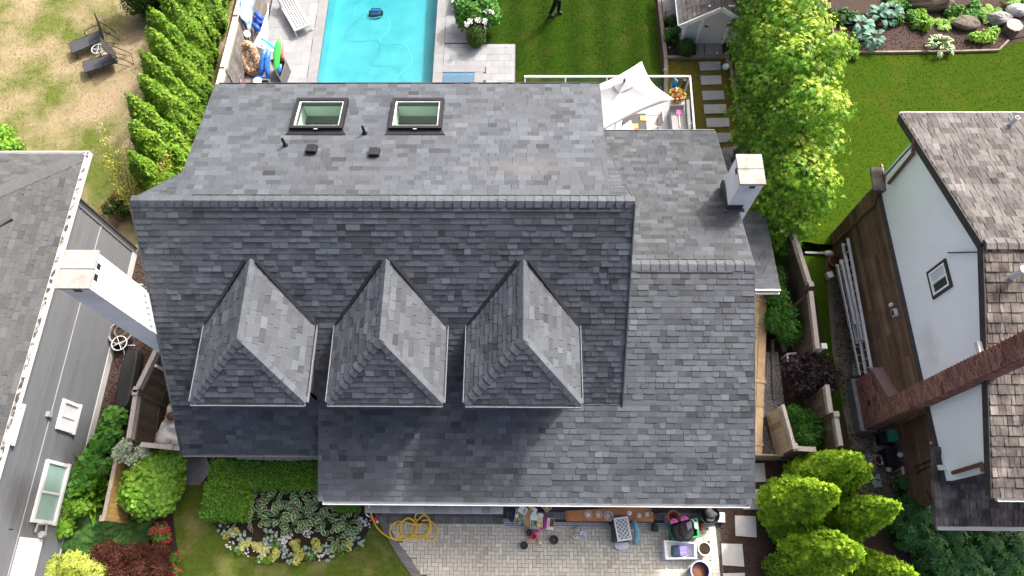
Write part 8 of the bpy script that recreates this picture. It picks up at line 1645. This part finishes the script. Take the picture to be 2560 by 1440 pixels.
# white tub with purple bin, pots
b, c = openbox([(1660, 1351), (1741, 1356), (1743, 1397), (1664, 1398)], ZG, .33, 'white', 'white rectangular tub holding a purple bin', 'tub')
c = at(1699, 1377, .25); t = thing('recycling_box', 'purple and navy bin lying in the white tub', 'bin', (c[0], c[1], ZG+.03)); m = MB(); m.hexa([(c[0]-.02, c[1]-.15, .1), (c[0]+.2, c[1]-.13, .1), (c[0]+.2, c[1]+.13, .1), (c[0]-.02, c[1]+.15, .1)], [(c[0]-.02, c[1]-.14, .36), (c[0]+.19, c[1]-.11, .33), (c[0]+.19, c[1]+.11, .33), (c[0]-.02, c[1]+.14, .36)]); m.build('body', 'purple', t, bevel=.015)
m = MB(); m.hexa([(c[0]-.22, c[1]-.15, .1), (c[0]-.022, c[1]-.15, .1), (c[0]-.022, c[1]+.15, .1), (c[0]-.2, c[1]+.14, .1)], [(c[0]-.2, c[1]-.12, .3), (c[0]-.022, c[1]-.14, .35), (c[0]-.022, c[1]+.14, .35), (c[0]-.18, c[1]+.12, .3)]); m.build('mouth', 'slate', t, bevel=.02)
for y in (-.045, .045): m = MB(); m.box((c[0]+.085, c[1]+y, .352), (.2, .012, .012), ry=.12); m.build('rib', 'lavender', t)
tub('plant_pot', at(1755, 1373, ZG), .14, .175, .3, 'charcoal', 'pale rimmed pot full of dark soil beside the white tub', rim='cream', rimw=.012, fill='soil', fillz=.9)
tub('glazed_pot', at(1742, 1428, ZG), .2, .255, .42, 'slate', 'large glazed pot with a blue rim and brown inside', rim='lavender', rimw=.015, fill='terracotta_dark', fillz=.5)
# ================================================================== along the grey clapboard wall
P = [at(301, 868, .42), at(340, 872, .42), at(312, 1026, .42), at(268, 1018, .42)]; c = sum(P)/4; ax_ = unit((P[0]+P[1]-P[2]-P[3])*A((1, 1, 0))); L_ = np.linalg.norm((P[0]+P[1]-P[2]-P[3])/2); t = thing('cargo_box', 'long black rooftop cargo box on the bark beside the grey wall', 'cargo box', (c[0]+.1, c[1], 0), math.atan2(ax_[1], ax_[0]))
def hull(m, z0, z1, l0, l1, w0, w1, n=20):
    def rg(l, w_, z): return [((abs(math.cos(a))**.45)*math.copysign(l/2, math.cos(a)), (abs(math.sin(a))**.45)*math.copysign(w_/2, math.sin(a)), z) for a in np.linspace(0, 2*math.pi, n+1)[:-1]]
    m.hexa(rg(l0, w0, z0), rg(l1, w1, z1))
m = MB(); hull(m, .04, .2, L_, L_+.04, .5, .54); m.build('base', 'black', t, local=True); m = MB(); hull(m, .203, .38, L_+.06, L_-.12, .56, .42); m.build('lid', 'black', t, local=True, bevel=.03); m = MB(); m.box((0, .275, .2), (.2, .02, .06)); m.build('latch', 'dark_grey', t, local=True)
c = at(298, 858, .5); t = thing('wire_table', 'small white wire table beside the tall white chimney', 'table', (c[0], c[1], 0)); m = MB(); m.tube([c+A((.23*math.cos(k*math.pi/12), .23*math.sin(k*math.pi/12), 0)) for k in range(24)], .014, 8, closed=True); m.build('rim', 'white_paint', t)
for k in range(2): a_ = k*math.pi/2+.5; m = MB(); m.beam(c-A((.22*math.cos(a_), .22*math.sin(a_), 0)), c+A((.22*math.cos(a_), .22*math.sin(a_), 0)), .014, .01); m.build('wire', 'white_paint', t)
for k in range(3): a_ = k*2.09+.4; m = MB(); m.tube([c, c*A((1, 1, 0))+A((.08*math.cos(a_), .08*math.sin(a_), .2)), c*A((1, 1, 0))+A((.24*math.cos(a_), .24*math.sin(a_), .01))], .012, 6); m.build('leg', 'white_paint', t)
c = at(318, 842, 0); t = tub('planter', c, .28, .36, .42, 'concrete_dark', 'wide grey planter with a coiled hose behind the wire table', rim='concrete_dark', fill='soil', fillz=.9); m = MB(); m.tube([A((c[0]+r_*math.cos(a_), c[1]+.03+r_*math.sin(a_), .42+.02*j)) for j, r_ in enumerate((.2, .16, .18)) for a_ in np.linspace(0, 6.28, 20)], .016, 6); m.build('coiled_hose', 'dark_grey', t)
c = at(345, 722, .4); m = MB()
for k in range(7): m.tube([c+A((-.3+k*.1, 0, -.35)), c+A((-.3+k*.1, 0, .35))], .012, 5)
m.beam(c+A((-.33, 0, .35)), c+A((.33, 0, .35)), .03, .03); tag(m.build('iron_trellis', 'pale_metal', loc=(c[0], c[1], 0)), 'small pale iron trellis behind the tall white chimney', 'trellis')
# crumpled tarp over a heap by the house
mat('tarp', (0.50, 0.49, 0.48), (0.72, 0.71, 0.70), scale=7, rough=.5, bump=.8, bscale=9, c3=(0.22, 0.19, 0.18), scale3=5, amt3=.5)
g = []; nu, nv = 22, 22; x0_, x1_, y0_, y1_ = at(385, 1100, .4)[0], -9.2, at(410, 1112, .9)[1], at(440, 985, .9)[1]
for j in range(nv+1):
    for i in range(nu+1):
        s, q = i/nu, j/nv; g.append((x0_+(x1_-x0_)*s+.25*(1-s)*(q), y0_+(y1_-y0_)*q, .75*math.sin(math.pi*min(1, .15+.85*s))**.6*(.6+.4*math.sin(math.pi*min(1, .2+q*.8)))))
V_ = A(g); V_[:, 2] += .07*vnoise(V_, 7)+.04*vnoise(V_, 15); V_[:, 2] = np.maximum(V_[:, 2], .02); m = MB(); m.add(V_, [(j*(nu+1)+i, j*(nu+1)+i+1, (j+1)*(nu+1)+i+1, (j+1)*(nu+1)+i) for j in range(nv) for i in range(nu)]); o = tag(m.build('tarp', 'tarp', loc=(-9.7, (y0_+y1_)/2, 0), smooth=True), 'crumpled white tarp between the fence and the house', 'tarp')
c = at(427, 1040, .8); m = MB(); m.ball(c, .13, 10, 7, sc=(1, 1, .6)); tag(m.build('brick_weight', 'rust', loc=tuple(c-A((0, 0, .08)))), 'rusty red weight on the white tarp', 'weight')
m = MB(); m.beam(at(389, 914, 1.6), at(418, 929, .9), .07, .07); tag(m.build('downpipe', 'white_paint', loc=tuple(at(400, 920, .9))), 'short white downpipe between fence and house', 'pipe')
# ================================================================== along the brown boarded wall
mat('alu', (0.50, 0.50, 0.50), (0.62, 0.62, 0.62), scale=8, rough=.5, spec=.5)
def ladder(label, a, b, z, wd=.36, nr=12, stand=0.0):
    a, b = at(a[0], a[1], z), at(b[0], b[1], z); d = unit(b-a); t = thing('ladder', label, 'ladder', ((a+b)/2*A((1, 1, 0)))); L_ = np.linalg.norm(b-a)
    up = A((0, 0, 1)); sd_ = np.cross(d, up)*math.sin(stand)+up*math.cos(stand)
    for s in (-1, 1): m = MB(); m.beam(a+sd_*s*wd/2, b+sd_*s*wd/2, .085 if stand < .7 else .03, .03 if stand < .7 else .085); m.build('rail', 'alu', t)
    for k in range(nr): p = a+d*L_*(k+.5)/nr; m = MB(); m.tube([p-sd_*wd/2, p+sd_*wd/2], .016, 6); m.build('rung', 'alu', t)
    return t
ladder('longest aluminium ladder on edge against the brown boards', (2113, 602), (2172, 930), 1.1, nr=16)
ladder('middle aluminium ladder on edge in the stack by the brown boards', (2107, 645), (2150, 855), .9, nr=12)
ladder('aluminium ladder on edge at the front of the stack', (2098, 655), (2132, 815), .75, nr=9)
ladder('long aluminium ladder leaning outwards below the stack', (2103, 665), (2160, 940), .7, nr=14, stand=1.1)
c = at(2079, 660, 0); tub('terracotta_pot', c, .13, .19, .25, 'rust', 'dark rusty pot at the end of the ladders', rim='rust', fill='soil', fillz=.9); o, c = rotbox('bucket', 2076, 686, .0, .2, .2, .2, 15, 'light_grey', 'battered grey bucket below the rusty pot', 'bucket')
c = at(2072, 634, .1); m = MB(); m.ball(c, .14, 9, 6, sc=(1.2, .8, .6)); tag(m.build('stone', 'concrete', loc=(c[0], c[1], 0)), 'pale lump of concrete by the rusty pot', 'stone')
# hose reel
c = at(2226, 1090, .45); t = thing('hose_reel', 'green garden hose wound on a reel by the brick chimney', 'hose reel', (c[0], c[1], 0)); m = MB()
path = []
for k in range(150): a_ = k*.5; path.append(c+A((.10*math.sin(k*.043*3), .17*math.cos(a_), .17*math.sin(a_))))
path = [c+A((-.16+.32*((k % 75)/75 if (k//75) % 2 == 0 else 1-(k % 75)/75), (.15+.02*(k//75))*math.cos(k*.55), (.15+.02*(k//75))*math.sin(k*.55))) for k in range(150)]
m.tube(path, .016, 6); m.build('hose', 'hose_green', t)
for s in (-1, 1): m = MB(); m.lathe([(0, -.012), (.23, -.012), (.23, .012), (0, .012)], c+A((s*.2, 0, 0)), 18, axis=(1, 0, 0)); m.build('flange', 'charcoal', t)
m = MB(); m.box(c+A((0, 0, -.28)), (.5, .4, .3)); m.build('stand', 'black', t)
p = at(2200, 1104, .05); o, c = rotbox('paving_slab', 2212, 1118, .0, .22, .5, .06, 6, 'concrete_dark', 'dark stepping block below the hose reel', 'block')
# potted plant, grill and boxes
tub('terracotta_pot', at(2191, 1153, 0), .1, .135, .2, 'terracotta_dark', 'terracotta pot of soil beside the lime cedars', rim='terracotta', rimw=.008, fill='soil', fillz=.92)
m = MB(); c = at(2212, 1157, .12)
for k in range(9): m.ball(c+A((random.uniform(-.1, .1), random.uniform(-.22, .22), random.uniform(-.06, .06))), random.uniform(.05, .09), 7, 5)
tag(m.build('plastic_bag', 'light_grey', loc=(c[0], c[1], 0)), 'crumpled grey plastic bag next to the grill cart', 'bag')
c = at(2245, 1138, .55); t = thing('grill_cart', 'dark grill cart with a white bowl against the brown boards', 'grill', (c[0], c[1], 0)); m = MB(); m.box((c[0], c[1], .3), (.6, .42, .5)); m.build('body', 'black', t, bevel=.02); m = MB(); m.box(c+A((.15, 0, .03)), (.3, .38, .03)); m.build('lid', 'dark_grey', t)
for y in (-.24, .24): m = MB(); m.tube([c+A((-.3, y, -.1)), c+A((.3, y, .05)), c+A((.36, y, .25))], .012, 6); m.build('rail', 'charcoal', t)
m = MB(); m.ball(c+A((.02, 0, .09)), .085, 14, 9); m.build('bowl', 'pale_metal', t, smooth=True)
c = at(2281, 1147, .5); m = MB(); m.box((c[0], c[1], .4), (.16, .14, .3)); o = tag(m.build('meter_box', 'light_grey', loc=(c[0]+0, c[1], 0.25)), 'small grey meter box on the brown boards', 'box'); m = MB(); m.tube([c+A((0, .05, -.05)), c+A((0, .2, .0))], .02, 6); m.build('conduit', 'light_grey', o)
c = at(2268, 1176, .5); t = thing('hand_truck', 'folded grey hand truck leaning at the brown boards', 'hand truck', (c[0], c[1], 0)); m = MB(); m.box(c, (.3, .2, .05)); m.build('plate', 'pale_metal', t); m = MB(); m.tube([c+A((-.1, -.08, -.02)), at(2228, 1195, .1)], .014, 6); m.tube([c+A((-.1, .08, -.02)), at(2236, 1180, .1)], .014, 6); m.build('frame', 'pale_metal', t)
for s in (-1, 1): m = MB(); m.lathe([(0, -.02), (.07, -.02), (.07, .02), (0, .02)], c+A((.05, s*.12, -.03)), 12, axis=(0, 1, 0)); m.build('wheel', 'black', t)
c = at(2231, 1210, .06); m = MB(); m.tube([c+A((.06*math.cos(a_), .08*math.sin(a_), 0)) for a_ in np.linspace(-1.3, 1.8, 8)], .025, 8); tag(m.build('drain_elbow', 'cream', loc=(c[0], c[1], 0)), 'cream drain elbow at the foot of the brown downspout', 'pipe')
m = MB(); c = at(2163, 1333, .2); m.tube([c, c+A((0, 0, .5))], .012, 6); m.box(c+A((0, 0, .5)), (.06, .06, .08)); tag(m.build('garden_light', 'white', loc=tuple(c*A((1, 1, 0)))), 'thin white stake light between the lime cedars', 'garden light')
